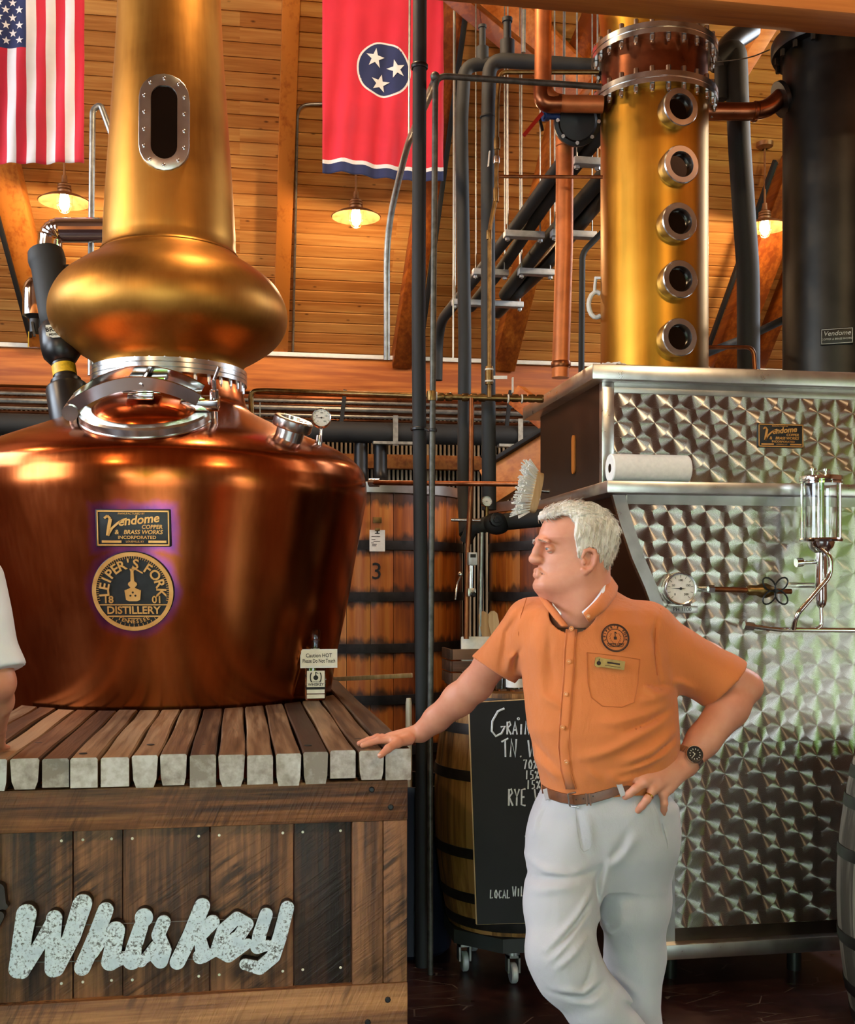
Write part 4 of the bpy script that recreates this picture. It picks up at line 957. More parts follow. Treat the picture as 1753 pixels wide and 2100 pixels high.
pipe('pale_pipe', 'straight pale grey pipe standing behind the orange sleeve', [(988, 1092, 5.0), (983, 1330, 5.0)], 5.6 * k5, 'galvanised', .03, 12)
# sloping insulated pipes on their trapeze hangers
def ZPf(y): return 3.5 + .35 * (657 - y) / 375
runs = [('leftmost of the sloping black insulated pipes under the ceiling', [(1250, 212), (1142, 347), (1058, 464), (970, 575), (905, 657)], .036, True),
        ('second of the sloping black insulated pipes, left of the copper downpipe', [(1290, 190), (1226, 282), (1121, 414), (1031, 548), (965, 630)], .036, False),
        ('third sloping black insulated pipe, passing behind the copper downpipe', [(1290, 290), (1226, 374), (1106, 510), (1035, 605)], .042, False),
        ('rightmost sloping pipe in wrinkled black wrap, lowest of the bundle', [(1300, 320), (1232, 404), (1117, 546), (1048, 612), (1020, 640)], .046, False)]
for lab, pts, r, down in runs:
    P_ = [pz(x, y, ZPf(y)) for x, y in pts]
    if down: P_ += [pd(898, 700, 8.1), pd(897, 780, 8.1)]
    pipe('sloping_pipe', lab, P_, r, 'black_insulation' if 'wrap' not in lab else 'black_paint', .1, group='sloping insulated pipes')
for i, (x0, x1, y, lab) in enumerate([(1034, 1118, 480, 'grey trapeze hanger under the two left sloping pipes, nearest the downpipe'), (1130, 1226, 479, 'grey trapeze hanger peeping out both sides of the copper downpipe'), (969, 1044, 558, 'grey trapeze hanger on the left pipes behind the tall dark riser'), (1063, 1138, 557, 'grey trapeze hanger on the right pipes left of the downpipe'), (927, 1078, 620, 'long lowest grey trapeze hanger crossing behind both dark risers'), (1175, 1236, 331, 'topmost grey trapeze hanger touching the golden column')]):
    z_ = ZPf(y) - .065; a_, b_ = pz(x0, y, z_), pz(x1, y, z_); b_.y = a_.y
    h_ = thing('trapeze_hanger', lab, 'hanger', a_, 'trapeze hangers')
    m_ = MB(); mid = (a_ + b_) / 2; m_.box((a_.x, a_.y - .03, z_ - .018), (b_.x, a_.y + .03, z_ + .018), .003); obj('channel', m_, 'strut_grey', h_)
    for q in (a_, b_):
        qx = q.x + (.02 if q is a_ else -.02); zc_ = EAVE_Z + (EAVE_Y - a_.y) * TAN
        obj('rod', MB().cyl((qx, a_.y, z_ - .04), (qx, a_.y, zc_), .0042, n=8), 'galvanised', h_); obj('nut', MB().hexbolt((qx, a_.y, z_ - .035), (0, 0, 1), .014, .014), 'strut_grey', h_)
# pipes right of the golden column
pipe('insulated_downpipe', 'dark insulated downpipe between the golden and the dark column', [(1470, 128, 5.3), (1508, 96, 5.3), (1516, 300, 5.3), (1534, 560, 5.3), (1535, 780, 5.3)], 23 * 5.3 / F, 'black_insulation', .09, 18,
     parts=[('branch', MB().tube([pd(1478, 140, 5.3), pd(1478, 205, 5.3)], 14 * k5, 14), 'black_insulation')])
pipe('copper_bridge', 'short copper pipe bridging the golden column to the dark column flange', [(1445, 228, 4.98), (1545, 229, 4.95), (1575, 222, 4.95), (1602, 198, 4.95)], 18 * 4.95 / F, 'brown_copper', .06, 18,
     parts=[('joint_band', ringp(1548, 229, 4.95, 19 * k5, .02, (1, -.1, 0)), 'brown_copper'), ('flange', MB().lathe([(36 * k5, 0), (36 * k5, .02), (30 * k5, .024)], pd(1598, 205, 4.95), (.95, -.1, .35), n=24), 'black_iron')])
pipe('slanting_pipe', 'slim black pipe slanting up behind the dark downpipe to the dark column', [(1390, 748, 5.15), (1535, 690, 5.5), (1665, 628, 5.15)], 8 * 5.4 / F, 'black_insulation', .03)
pipe('bent_tube', 'thin bronze tube bent down beside the base of the golden column', [(1448, 712, 5.0), (1545, 712, 5.05), (1549, 770, 5.05)], 4.5 * k5, 'old_copper', .04, 10)
pipe('black_bracket_pipe', 'thin black pipe bent over left of the golden column', [(1235, 476, 6.2), (1194, 518, 6.2), (1192, 745, 6.2), Vector((pd(1192, 745, 6.2).x, pd(1192, 745, 6.2).y, 0))], 6.2 * 6.2 / F, 'black_insulation', .04)
tp = pipe('top_pipe', 'black wrinkled pipe coming down from the right above the dark downpipe', [(1540, 60, 5.6), (1500, 85, 5.5), (1468, 130, 5.4)], 24 * k5, 'black_paint', .06)
sensor = pipe('sensor_cable', 'thin black cable looping from the column flange to the dark column', [(1460, 128, 4.9), (1500, 124, 4.9), (1540, 118, 4.9), (1578, 102, 4.9)], 1.3 * k5, 'black_paint', .05, 6, cat='cable')
ho = thing('white_hook', 'white plastic hook and strap hanging left of the golden column', 'hook', pd(1217, 650, 5.0))
obj('ring', MB().tube([pd(1223 + 16 * math.cos(a), 625 + 26 * math.sin(a), 5.0) for a in [math.radians(60 + 24 * k) for k in range(11)]], 5 * k5, 10), 'white_plastic', ho)
obj('peg', MB().cyl(pd(1220, 570, 5.0), pd(1246, 570, 4.97), .006), 'white_plastic', ho)
obj('strap', MB().tube([pd(1222, 568, 5.0), pd(1220, 585, 5.0), pd(1219, 602, 5.0)], 3.4 * k5, 8), 'white_plastic', ho)
# conduits about the still and the flags
pipe('galvanised_conduit', 'galvanised conduit bent over like a crook left of the still neck', [(186, 770, 6.0), (186, 560, 6.0), (190, 225, 6.0), (206, 214, 6.0), (250, 335, 6.0)], 6.2 * 6 / F, 'galvanised', .07)
pipe('galvanised_conduit', 'galvanised conduit kinked across the lower corner of the red flag', [(793, 738, 6.4), (793, 470, 6.3), (834, 300, 6.0), (893, 165, 4.67)], .018, 'galvanised', .2)
pipe('ceiling_conduit', 'thin conduit bent along the ceiling boards left of the red flag', [pceil(700, 212, .02), pceil(610, 214, .02), pceil(600, 735, .02)], .011, 'galvanised', .09)
pipe('cord', 'thin pale cord hanging straight down in front of the red flag', [(840, -20, 6.2), (838, 295, 6.2)], .006, 'galvanised', .01, 8, cat='cord')
pipe('cord', 'thin pale cord hanging beside the left insulated riser', [(931, -158, 7.2), (929, 735, 7.2)], .005, 'card', .01, 8, cat='cord')
pipe('steel_rod', 'thin bright vertical rod behind the copper elbow pipe', [(1040, 170, 7.0), (1039, 460, 7.0)], .007, 'galvanised', .01, 8, cat='rod')
pipe('steel_rod', 'bright vertical rod right of the capped stack under the tie beam', [(1074, 20, 6.2), (1073, 108, 6.2)], .012, 'galvanised', .01, 8, cat='rod')
pipe('steel_rod', 'thin bright vertical rod just right of the copper elbow pipe', [(1157, 20, 6.4), (1156, 200, 6.4)], .008, 'galvanised', .01, 8, cat='rod')
# shiny vent duct and silver pot left of the still
du = thing('vent_duct', 'shiny corrugated metal duct elbow left of the still neck', 'duct', pd(100, 515, 5.9)); k6 = 5.9 / F
D_ = bend([pd(232, 472, 5.9), pd(106, 472, 5.9), pd(101, 520, 5.9)], .12, 12)
obj('duct', MB().tube(D_, [25 * k6 * (1 + (.05 * (i % 2) if 1 < i < 13 else 0)) for i in range(len(D_))], 24), 'chrome', du, sharp=15)
sp_ = thing('silver_trap', 'silver capped steam trap with black valve below the leaning motor', 'trap', pd(75, 700, 6.0))
obj('shell', MB().lathe([(27 * k6, 0), (27 * k6, .13), (24 * k6, .17), (15 * k6, .2), (.0001, .21)], pd(74, 648, 6.0), n=28), 'chrome', sp_)
obj('link', MB().cyl(pd(80, 585, 6.0), pd(99, 522, 5.9), .02), 'chrome', sp_)
obj('stem', MB().lathe([(14 * k6, -.09), (14 * k6, -.02), (22 * k6, 0)], pd(74, 648, 6.0), n=20), 'black_iron', sp_)
obj('handle', MB().bar(pd(66, 660, 5.95), pd(71, 690, 5.95), .012, .014, (0, 1, 0)), 'black_paint', sp_)
obj('yellow_tag', MB().bar(pd(59, 680, 5.95), pd(58, 712, 5.95), .005, .005, (0, 1, 0)), 'yellow_label', sp_)
# conduit rack, fat black main and its straps on the back wall
words = ['uppermost', 'second from top', 'third from top', 'fourth from top', 'fifth from top', 'sixth from top', 'lowest']
for i, wd in enumerate(words):
    y_ = 816 + i * 7.2; q0 = pY(600, y_, 9.15)
    pipe('wall_conduit', wd + ' of the thin level conduits racked under the eave beam', [Vector((LEFT, 9.15 - .02 * (i % 2), q0.z)), Vector((pY(1150, y_, 9.15).x, 9.15 - .02 * (i % 2), q0.z))], .013 if i not in (0, 3) else .02, 'galvanised' if i % 2 else 'brown_copper', .01, 8, group='conduits under the eave beam')
qm = pY(700, 886, 8.95)
mp = thing('main_pipe', 'fat black main running level along the back wall below the conduits', 'pipe', (0, 8.95, qm.z))
obj('run', MB().cyl((LEFT, 8.95, qm.z), (pY(1200, 886, 8.95).x, 8.95, qm.z), 21.5 * 8.95 / F, n=24), 'black_insulation', mp)
for px_ in (190, 808, 1062):
    q = pY(px_, 886, 8.95); obj('strap', MB().box((q.x - .02, 8.86, qm.z - .11), (q.x + .02, 8.87, qm.z + .13)), 'galvanised', mp)
    obj('saddle', MB().box((q.x - .18, 8.85, qm.z - .1), (q.x + .14, 8.93, qm.z - .078)), 'galvanised', mp)
for i, px_ in enumerate((310, 700, 1040)):
    q = pY(px_, 835, 9.05); tag(single('rack_post', MB().bar(q + Vector((.03, 0, .14)), q - Vector((.01, 0, .2)), .03, .03, (0, 1, 0)), 'matte_black', ('leftmost', 'middle', 'rightmost')[i] + ' black rack post holding the wall conduits', 'post'), group='rack posts')
for i, (px_, t_) in enumerate(((740, 'left'), (780, 'right'))):
    q = pY(px_, 925, 9.0); pipe('branch_pipe', t_ + ' dark branch dropping from the fat black main behind the still', [Vector((q.x, 9.0, qm.z)), Vector((q.x, 9.0, pY(px_, 985, 9.0).z)), Vector((q.x + .02, 8.8, pY(px_, 1010, 9.0).z))], .055, 'black_iron', .1)
# braces at the back right
trim(pd(1005, 1000, 7.6), pd(1150, 905, 7.3), .1, .26, 'beam_fir', (0, 0, 1))
trim(pd(1005, 952, 7.55), pd(1150, 862, 7.25), .1, .03, 'matte_black', (0, 0, 1))
trim(pd(1058, 810, 8.6), pd(1130, 868, 8.4), .1, .16, 'beam_fir', (0, 0, 1))
# ================================================================ PENDANT LAMPS
def _emit(name, col, s):
    g = G(name); e = g.n('Emission', Color=rgb(col), Strength=s); g.nt.links.new(e.outputs[0], g.out.inputs[0]); M[name] = g.m
_emit('bulb_glow', (1., .72, .36), 60.)
plain('rusty_shade', '#8a5a34', .45, .5, .2, 20)
plain('shade_inside', '#c08a58', .5, .2, .12, 20)
LAMP_W = 90.0
def pendant(c, label, group='pendant lamps', power=LAMP_W):
    t = thing('pendant_lamp', label, 'lamp', c, group)
    zc_ = EAVE_Z + (EAVE_Y - c.y) * TAN if c.y > RIDGE else 3.4 + (c.y - FRONT) * (zr - 3.4) / (RIDGE - FRONT)
    H = zc_ - c.z - .005
    obj('shade', MB().lathe([(.176, -.004), (.178, 0), (.13, .028), (.06, .055), (.045, .062), (.045, .058), (.06, .05), (.13, .023), (.172, -.004)], n=40, caps=False), 'rusty_shade', t, True)
    obj('socket', MB().lathe([(.046, .06), (.048, .075), (.04, .08), (.048, .085), (.048, .095), (.04, .1), (.046, .105), (.046, .115), (.022, .13), (.018, .18)], n=20), 'rusty_shade', t, True)
    obj('rod', MB().cyl((0, 0, .17), (0, 0, H), .0085, n=8), 'rusty_shade', t, True)
    obj('canopy', MB().lathe([(.02, H - .05), (.06, H - .03), (.066, H), (.0001, H + .004)], n=20, caps=False), 'rusty_shade', t, True)
    obj('bulb', MB().lathe([(.026, .05), (.034, .02), (.036, -.02), (.026, -.05), (.012, -.062), (.0001, -.065)], n=16, caps=False), 'bulb_glow', t, True)
    cg = MB()
    for k in range(6):
        a = 2 * PI * k / 6; cg.tube([(.05 * math.cos(a), .05 * math.sin(a), .04), (.05 * math.cos(a), .05 * math.sin(a), -.03), (.03 * math.cos(a), .03 * math.sin(a), -.07), (0, 0, -.08)], .0022, 5)
    cg.tube([(.05 * math.cos(2 * PI * k / 16), .05 * math.sin(2 * PI * k / 16), -.02) for k in range(16)], .0022, 5, closed=True)
    obj('cage', cg, 'rusty_shade', t, True)
    l = lamp('lamp_light', 'POINT', (0, 0, -.10), power, (1., .70, .40), size=.05); l.parent = t
    return t
pendant(pY(132, 414, 8.05), 'glowing pendant lamp hanging left of the still below the striped flag', power=32.)
pendant(pY(730, 445, 8.0), 'glowing pendant lamp hanging below the red flag', power=32.)
pendant(pY(1568, 466, 8.0), 'glowing pendant lamp hanging between the golden and dark columns', power=32.)
for i, (x, y, z) in enumerate([(-3.2, 4.6, 4.5), (.2, 4.9, 5.0), (3.6, 4.6, 4.5), (-2.2, .9, 4.0), (2.0, .9, 4.0)]):  # unseen extra pendants, added to warm the hall, tie beam and man
    pendant(Vector((x, y, z)), ['pendant lamp high at the left of the hall above the still', 'pendant lamp high over the middle of the hall', 'pendant lamp high at the right of the hall above the tank', 'pendant lamp left of the tie beam nearer the door', 'pendant lamp right of the tie beam nearer the door', 'pendant lamp just inside the door, left', 'pendant lamp just inside the door, right'][i])
# ================================================================ FLAGS
def _cloth(name, col, rough=.75):
    g = G(name); co = g.obj(); n = g.noise(co, 400, 2); n2 = g.noise(co, 6, 3)
    c = rgb(col); g.bsdf(g.ramp(n2, [(.3, tuple(x * .88 for x in c[:3])), (.7, c)]), rough, 0, g.bump(n, .12, .002), Sheen__Weight=.2); M[name] = g.m
_cloth('flag_red', '#d5203c'); _cloth('flag_white', '#eceaf0'); _cloth('flag_navy', '#1f2c60')
def flag_wave(u, v, seed): return .6 * .020 * math.sin(u * 15 + seed + v * 1.5) * (.35 + v * .65) + .011 * math.sin(u * 34 + v * 5 + seed * 2) * (.3 + v) + .006 * math.sin(v * 23 + u * 7 + seed)
def flag(name, label, tl, w_, h_, cols, bands, seed):
    # cols: [(u0, u1, material)] upright stripes;  bands: [(v0, v1, material)] across, over the stripes
    t = thing(name, label, 'flag', (tl.x, tl.y, tl.z - h_))
    def surf(u, v, off=0.): return Vector((u * w_, flag_wave(u, v, seed) - off, h_ - v * h_ + .012 * math.sin(u * 6 + seed) * v))
    us = sorted(set([0, 1] + [x for c_ in cols for x in c_[:2]] + [k / 40 for k in range(41)])); vs_ = sorted(set([0, 1] + [x for c_ in bands for x in c_[:2]] + [k / 48 for k in range(49)]))
    mats = []; 
    def idx(mn):
        if mn not in mats: mats.append(mn)
        return mats.index(mn)
    m = MB(); verts = []; faces = []; mi = []
    nv = len(vs_)
    for u in us:
        for v in vs_: verts.append(surf(u, v))
    for i in range(len(us) - 1):
        for j in range(nv - 1):
            uc, vc = (us[i] + us[i + 1]) / 2, (vs_[j] + vs_[j + 1]) / 2; mt = 'flag_red'
            for u0, u1, mm in cols:
                if u0 <= uc < u1: mt = mm
            for b_ in bands:
                if b_[0] <= vc < b_[1] and (len(b_) < 4 or b_[3] <= uc < b_[4]): mt = b_[2]
            faces.append((i * nv + j, (i + 1) * nv + j, (i + 1) * nv + j + 1, i * nv + j + 1)); mi.append(idx(mt))
    m.v = [tuple(q) for q in verts]; m.f = faces; m.mi = mi
    o = obj('cloth', m, tuple(mats), t, True); sm_ = o.modifiers.new('thickness', 'SOLIDIFY'); sm_.thickness = .002
    return t, surf
def star_on(m, surf, u, v, r, w_, h_, rot=0., off=.004):
    pts = [(u, v)] + [(u + (r if k % 2 == 0 else r * .4) * math.sin(rot + PI * k / 5) / w_, v - (r if k % 2 == 0 else r * .4) * math.cos(rot + PI * k / 5) / h_) for k in range(10)]
    m.add([surf(a, b, off) for a, b in pts], [(0, 1 + k, 1 + (k + 1) % 10) for k in range(10)])
FY = 6.6
tl = pY(661, -34, FY); br = pY(909, 368, FY); w_, h_ = br.x - tl.x, tl.z - br.z
def vv_(y, px=780): return (tl.z - pY(px, y, FY).z) / h_
fl1, sf = flag('red_flag', 'red hanging flag with three white stars in a blue disc', tl, w_, h_, [(0, 1, 'flag_red')], [(vv_(336), vv_(344), 'flag_white'), (vv_(344), 1.01, 'flag_navy')], .4)
uc, vc = (pY(787, 143, FY).x - tl.x) / w_, vv_(143)
def disc(r, off, mat, nm):
    m = MB(); rings = 5; pts = [sf(uc, vc, off)]; fs = []
    for k in range(1, rings + 1):
        for j in range(48): a = 2 * PI * j / 48; pts.append(sf(uc + r * k / rings * math.cos(a) / w_, vc + r * k / rings * math.sin(a) / h_, off))
    for j in range(48): fs.append((0, 1 + j, 1 + (j + 1) % 48))
    for k in range(rings - 1):
        for j in range(48): fs.append((1 + k * 48 + j, 1 + (k + 1) * 48 + j, 1 + (k + 1) * 48 + (j + 1) % 48, 1 + k * 48 + (j + 1) % 48))
    obj(nm, m.add(pts, fs), mat, fl1, True)
sF = FY / F
disc(56.5 * sF, .003, 'flag_white', 'disc_border'); disc(52.5 * sF, .005, 'flag_navy', 'disc')
for x, y, rt in ((769, 122, .1), (812, 140, -.25), (779, 171, .2)):
    m = MB(); star_on(m, sf, (pY(x, y, FY).x - tl.x) / w_, vv_(y), 20 * sF, w_, h_, rt, .011); obj('star', m, 'flag_white', fl1, True)
tl = pY(-87, -95, FY); br = pY(173, 340, FY); w_, h_ = br.x - tl.x, tl.z - br.z
cols = [(k / 13, (k + 1) / 13, 'flag_red' if k % 2 == 0 else 'flag_white') for k in range(13)]
vcan = (tl.z - pY(30, 96, FY).z) / h_
fl2, sf2 = flag('striped_flag', 'red and white striped flag with white stars on navy, hanging at the left edge', tl, w_, h_, cols, [(0, vcan, 'flag_navy', 0, 7 / 13)], 2.2)
for i in range(9):
    for j in range(11):
        if (i + j) % 2 == 0:
            m = MB(); star_on(m, sf2, 7 / 13 * (i + 1) / 10, vcan * (j + 1) / 12, 8.2 * sF, w_, h_, 0.); obj('star', m, 'flag_white', fl2, True)
# ================================================================ WOODEN VATS
def _vat():
    g = G('vat_stave'); co = g.obj(); r = g.rnd(); x, y, z = g.sep(co)
    off = g.comb(g.math('MULTIPLY', r, 31.), g.math('MULTIPLY', r, 17.), 0.)
    v = g.map(g.vm('ADD', co, off), (1, 1, .07)); n = g.noise(v, 40, 5); n2 = g.noise(v, 9, 3)
    f = g.math('ADD', g.math('MULTIPLY_ADD', n, .4, g.math('MULTIPLY', n2, .6)), g.math('MULTIPLY_ADD', r, .3, -.15))
    col = g.ramp(f, [(.28, '#7c3a0e'), (.5, '#b05e1c'), (.75, '#d08a3c')])
    # weeping black stains that hang about each iron hoop
    band = g.math('ABSOLUTE', g.math('SUBTRACT', g.math('FRACT', g.math('DIVIDE', g.math('ADD', z, .1855), .315)), .5))
    st = g.math('ADD', g.math('MULTIPLY_ADD', band, -3.6, -.02), g.math('MULTIPLY', g.noise(g.map(g.vm('ADD', co, off), (1, 1, .25)), 16, 4), 1.75))
    st = g.n('MapRange', _0=st, _1=.0, _2=.42).outputs[0]
    col = g.mix(g.math('MULTIPLY', st, .85), col, rgb('#1c110a'))
    g.bsdf(col, .42, 0, g.bump(n, .2, .004)); M['vat_stave'] = g.m
_vat()
def vat(c, R, z0, H, label, number=None):
    t = thing('wooden_vat', label, 'vat', (c.x, c.y, 0), 'wooden vats')
    N = 30; me = None
    a = PI / N; vs = []
    for z in (z0, z0 + H):
        for k in range(5):
            th = -a * .97 + 2 * a * .97 * k / 4; vs.append((R * math.cos(th) - (.006 if k in (0, 4) else 0), R * math.sin(th), z))
        vs += [((R - .05) * math.cos(a * .97), (R - .05) * math.sin(a * .97), z), ((R - .05) * math.cos(-a * .97), (R - .05) * math.sin(-a * .97), z)]
    n7 = 7; fs = [tuple(range(n7)), tuple(range(2 * n7 - 1, n7 - 1, -1))] + [(k, (k + 1) % n7, n7 + (k + 1) % n7, n7 + k) for k in range(n7)]
    me = MB().add(vs, fs).mesh('stave', ['vat_stave'])
    for k in range(N): o = obj('stave', me, (), t, True); o.rotation_euler.z = 2 * a * k
    hm = MB().lathe([(R - .01, -.028), (R + .007, -.028), (R + .009, 0), (R + .007, .028), (R - .01, .028)], n=72, caps=False).mesh('hoop', ['hoop_iron'])
    z = z0 + .025
    while z < z0 + H - .15:
        o = obj('hoop', hm, (), t, True); o.location.z = z; z += .315
    obj('rim', MB().lathe([(R - .06, z0 + H - .01), (R + .012, z0 + H - .02), (R + .016, z0 + H + .04), (R - .06, z0 + H + .05), (.001, z0 + H + .05)], n=72, caps=False), 'brushed_steel', t, True)
    obj('cradle', MB().box((-R * .7, -R * .7, 0), (-R * .5, R * .7, z0)).box((R * .5, -R * .7, 0), (R * .7, R * .7, z0)).box((-R * .7, -R * .1, z0 - .12), (R * .7, R * .1, z0)), 'crate_wood', t, True)
    return t
vc1 = pd(735, HY, 7.5); RV = 222 * 7.2 / F
v1 = vat(vc1, RV, .58, pd(735, 1008, 7.0).z - .58, 'wooden vat with black iron hoops and the number 3 on it')
p, nrm = on_round(772, 1173, lambda z: RV, vc1.x, vc1.y)
vs, fs = text('3', .145, 0, .002); o = obj('number', MB().add(vs, fs).xf(face_mat(p + nrm * .001, nrm)), 'ink', v1)
vc2 = pd(1220, HY, 7.4); v2 = vat(vc2, RV, .58, pd(1100, 1040, 7.0).z - .58, 'wooden vat with black hoops half hidden behind the man and the tank')
vc3 = pd(420, HY, 8.2); v3 = vat(vc3, .6, .58, 1.4, 'wooden vat hidden away behind the copper pot')
p, nrm = on_round(773, 1109, lambda z: RV + .014, vc1.x, vc1.y)
tg = thing('batch_card', 'white printed batch card clipped to the vat numbered 3', 'card', p - Vector((0, 0, .07)))
CM = face_mat(p + nrm * .006, nrm); kk = 6.8 / F
obj('card', MB().box((-16 * kk, -22 * kk, 0), (16 * kk, 22 * kk, .003)).xf(CM), 'paper', tg)
t = MB()
for i, (x, y, wv) in enumerate([(-8, 8, 18), (-8, 2, 8), (-4, -2, 14), (-9, -5, 6), (-7, -8, 10), (-7, -11, 9)]): t.box(((x - 4) * kk, y * kk, .003), ((x - 4 + wv) * kk, (y + 1.2) * kk, .0036))
t.box((-5 * kk, 14 * kk, .003), (5 * kk, 16 * kk, .0036)); t.box((-1.5 * kk, 14 * kk, .003), (1.5 * kk, 20 * kk, .0036)); obj('print', t.xf(CM), 'ink', tg)
obj('clip', MB().box((-5 * kk, 20 * kk, 0), (5 * kk, 26 * kk, .012), .002).xf(CM), 'old_brass', tg); obj('holder', MB().box((-9 * kk, 36 * kk, -.006), (9 * kk, 48 * kk, .008), .001).xf(CM), 'old_brass', tg)
# ================================================================ BARRELS, BLACKBOARD AND CLUTTER
def barrel(c, R, Re, H, label, matl, z0=0., group='oak barrels', hoops=(.04, .15, .34, .66, .85, .96), rot=0.):
    t = thing('oak_barrel', label, 'barrel', (c.x, c.y, z0), group, (0, 0, rot)); N = 22; a = PI / N
    rf = lambda u: R - (R - Re) * (2 * u - 1) ** 2
    vs = []; S = 12
    for i in range(S + 1):
        u = i / S; r_ = rf(u)
        for k in range(4):
            th = -a * .985 + 2 * a * .985 * k / 3; q = r_ - (.002 if k in (0, 3) else 0); vs.append((q * math.cos(th), q * math.sin(th), u * H))
        vs += [((r_ - .025) * math.cos(a * .985), (r_ - .025) * math.sin(a * .985), u * H), ((r_ - .025) * math.cos(-a * .985), (r_ - .025) * math.sin(-a * .985), u * H)]
    fs = [tuple(range(6)), tuple(S * 6 + k for k in reversed(range(6)))]
    for i in range(S):
        for k in range(6): fs.append((i * 6 + k, i * 6 + (k + 1) % 6, (i + 1) * 6 + (k + 1) % 6, (i + 1) * 6 + k))
    me = MB().add(vs, fs).mesh('stave', [matl])
    for k in range(N): o = obj('stave', me, (), t, True); o.rotation_euler.z = 2 * a * k
    for u in hoops:
        h_ = .021; obj('hoop', MB().lathe([(rf(u - h_ / H) - .004, u * H - h_), (rf(u - h_ / H) + .0035, u * H - h_), (rf(u) + .004, u * H), (rf(u + h_ / H) + .0035, u * H + h_), (rf(u + h_ / H) - .004, u * H + h_)], n=64, caps=False), 'hoop_iron', t, True)
    obj('head', MB().lathe([(.0001, H - .03), (Re - .01, H - .03)], n=44, caps=False), matl, t, True); obj('foot_head', MB().lathe([(.0001, .03), (Re - .01, .03)], n=44, caps=False), matl, t, True)
    return t
BC = pd(1055, HY, 4.80)
barrel(BC, .345, .285, .98, 'brown oak barrel standing on a wheeled dolly behind the blackboard', 'barrel_oak', .195)
barrel(pd(1915, HY, 4.08), .335, .275, .97, 'weathered grey oak barrel at the right edge beside the tank', 'grey_barrel_oak', 0., rot=.2)
dl = thing('barrel_dolly', 'grey wheeled dolly under the brown barrel', 'dolly', (BC.x, BC.y, 0))
poly = [(BC.x + .31 * math.cos(a), BC.y + .31 * math.sin(a)) for a in [PI / 8 + k * PI / 4 for k in range(8)]]
obj('platform', MB().add([(x, y, .135) for x, y in poly] + [(x, y, .192) for x, y in poly], [tuple(reversed(range(8))), tuple(range(8, 16))] + [(k, (k + 1) % 8, 8 + (k + 1) % 8, 8 + k) for k in range(8)]), 'grey_insulation', dl)
for ang in (-1.85, -2.9, -.6, .9, 2.2):
    cx_, cy_ = BC.x + .24 * math.cos(ang), BC.y + .24 * math.sin(ang)
    cs_ = obj('caster', MB().cyl((cx_, cy_, .115), (cx_, cy_, .135), .03).box((cx_ - .026, cy_ - .03, .045), (cx_ - .018, cy_ + .02, .115)).box((cx_ + .018, cy_ - .03, .045), (cx_ + .026, cy_ + .02, .115)).box((cx_ - .026, cy_ - .03, .105), (cx_ + .026, cy_ + .02, .115)), 'galvanised', dl)
    obj('wheel', MB().lathe([(.02, -.013), (.038, -.013), (.042, -.008), (.042, .008), (.038, .013), (.02, .013)], (cx_, cy_ - .012, .042), (1, 0, 0), n=24), 'strut_grey', cs_)
# blackboard with its chalk list
YB = BC.y - .365
def qb(px, py, dy=0.): return pY(px, py, YB - dy)
bd = thing('blackboard', 'tall black chalkboard with handwritten grain list in front of the barrel', 'blackboard', (qb(1080, 1890).x, YB, qb(1080, 1890).z))
cr = [qb(963, 1442), qb(1225, 1428), qb(1232, 1888), qb(979, 1896)]
obj('panel', MB().add(cr + [c_ + Vector((0, .018, 0)) for c_ in cr], [(0, 1, 2, 3), (7, 6, 5, 4), (0, 4, 5, 1), (1, 5, 6, 2), (2, 6, 7, 3), (3, 7, 4, 0)]), 'matte_black', bd)
ed = MB()
obj('edge', MB().tube([cr[0] + Vector((-.002, .009, 0)), cr[1] + Vector((0, .009, .002))], .0035, 6).tube([cr[0] + Vector((-.002, .009, 0)), cr[3] + Vector((-.002, .009, 0))], .0035, 6).tube([cr[3] + Vector((-.002, .009, 0)), cr[2] + Vector((0, .009, -.002))], .0035, 6), 'pale_wood', bd)
SF = {'G': [[(.95, 1), (.5, .9), (.12, .55), (.08, .2), (.35, .02), (.75, .12), (1.0, .38), (.7, .34)]], 'R': [[(.1, 0), (.15, 1)], [(.1, .9), (.6, 1), (.8, .75), (.2, .5), (.9, 0)]], 'A': [[(0, 0), (.45, 1), (.9, 0)], [(.2, .35), (.75, .35)]], 'I': [[(.45, 0), (.5, .8)]], 'N': [[(.05, 0), (.15, 1), (.75, 0), (.9, 1)]], 'T': [[(0, .85), (1, 1.05)], [(.55, .95), (.6, 0)]], 'W': [[(0, 1), (.25, 0), (.5, .7), (.75, 0), (1, 1)]], 'Y': [[(0, 1), (.45, .5), (.95, 1)], [(.45, .5), (.4, 0)]], 'E': [[(.9, 1), (.15, .95), (.1, .05), (.9, 0)], [(.12, .5), (.7, .52)]], 'B': [[(.1, 0), (.15, 1)], [(-.05, .95), (.6, 1), (.75, .78), (.2, .52), (.85, .3), (.6, 0), (-.1, .02)]], 'L': [[(.15, 1), (.05, 0), (.8, .08)]], 'O': [[(.5, 1), (.1, .6), (.2, .1), (.6, 0), (.9, .5), (.5, 1)]], 'C': [[(.85, .85), (.4, .9), (.1, .4), (.4, .02), (.9, .15)]], '7': [[(0, .95), (.8, 1), (.35, 0)]], '0': [[(.5, 1), (.1, .6), (.2, .1), (.6, 0), (.9, .5), (.5, 1)]], '1': [[(.45, 0), (.5, 1)]], '5': [[(.85, 1), (.25, .95), (.2, .55), (.7, .5), (.75, .15), (.1, .02)]], '%': [[(.9, 1), (.1, 0)], [(.2, .9), (.05, .7), (.3, .65), (.2, .9)], [(.75, .35), (.6, .12), (.9, .08), (.75, .35)]], 'V': [[(0, 1), (.3, 0), (.6, 1)]], '.': [[(.2, .04), (.3, .0)]]}
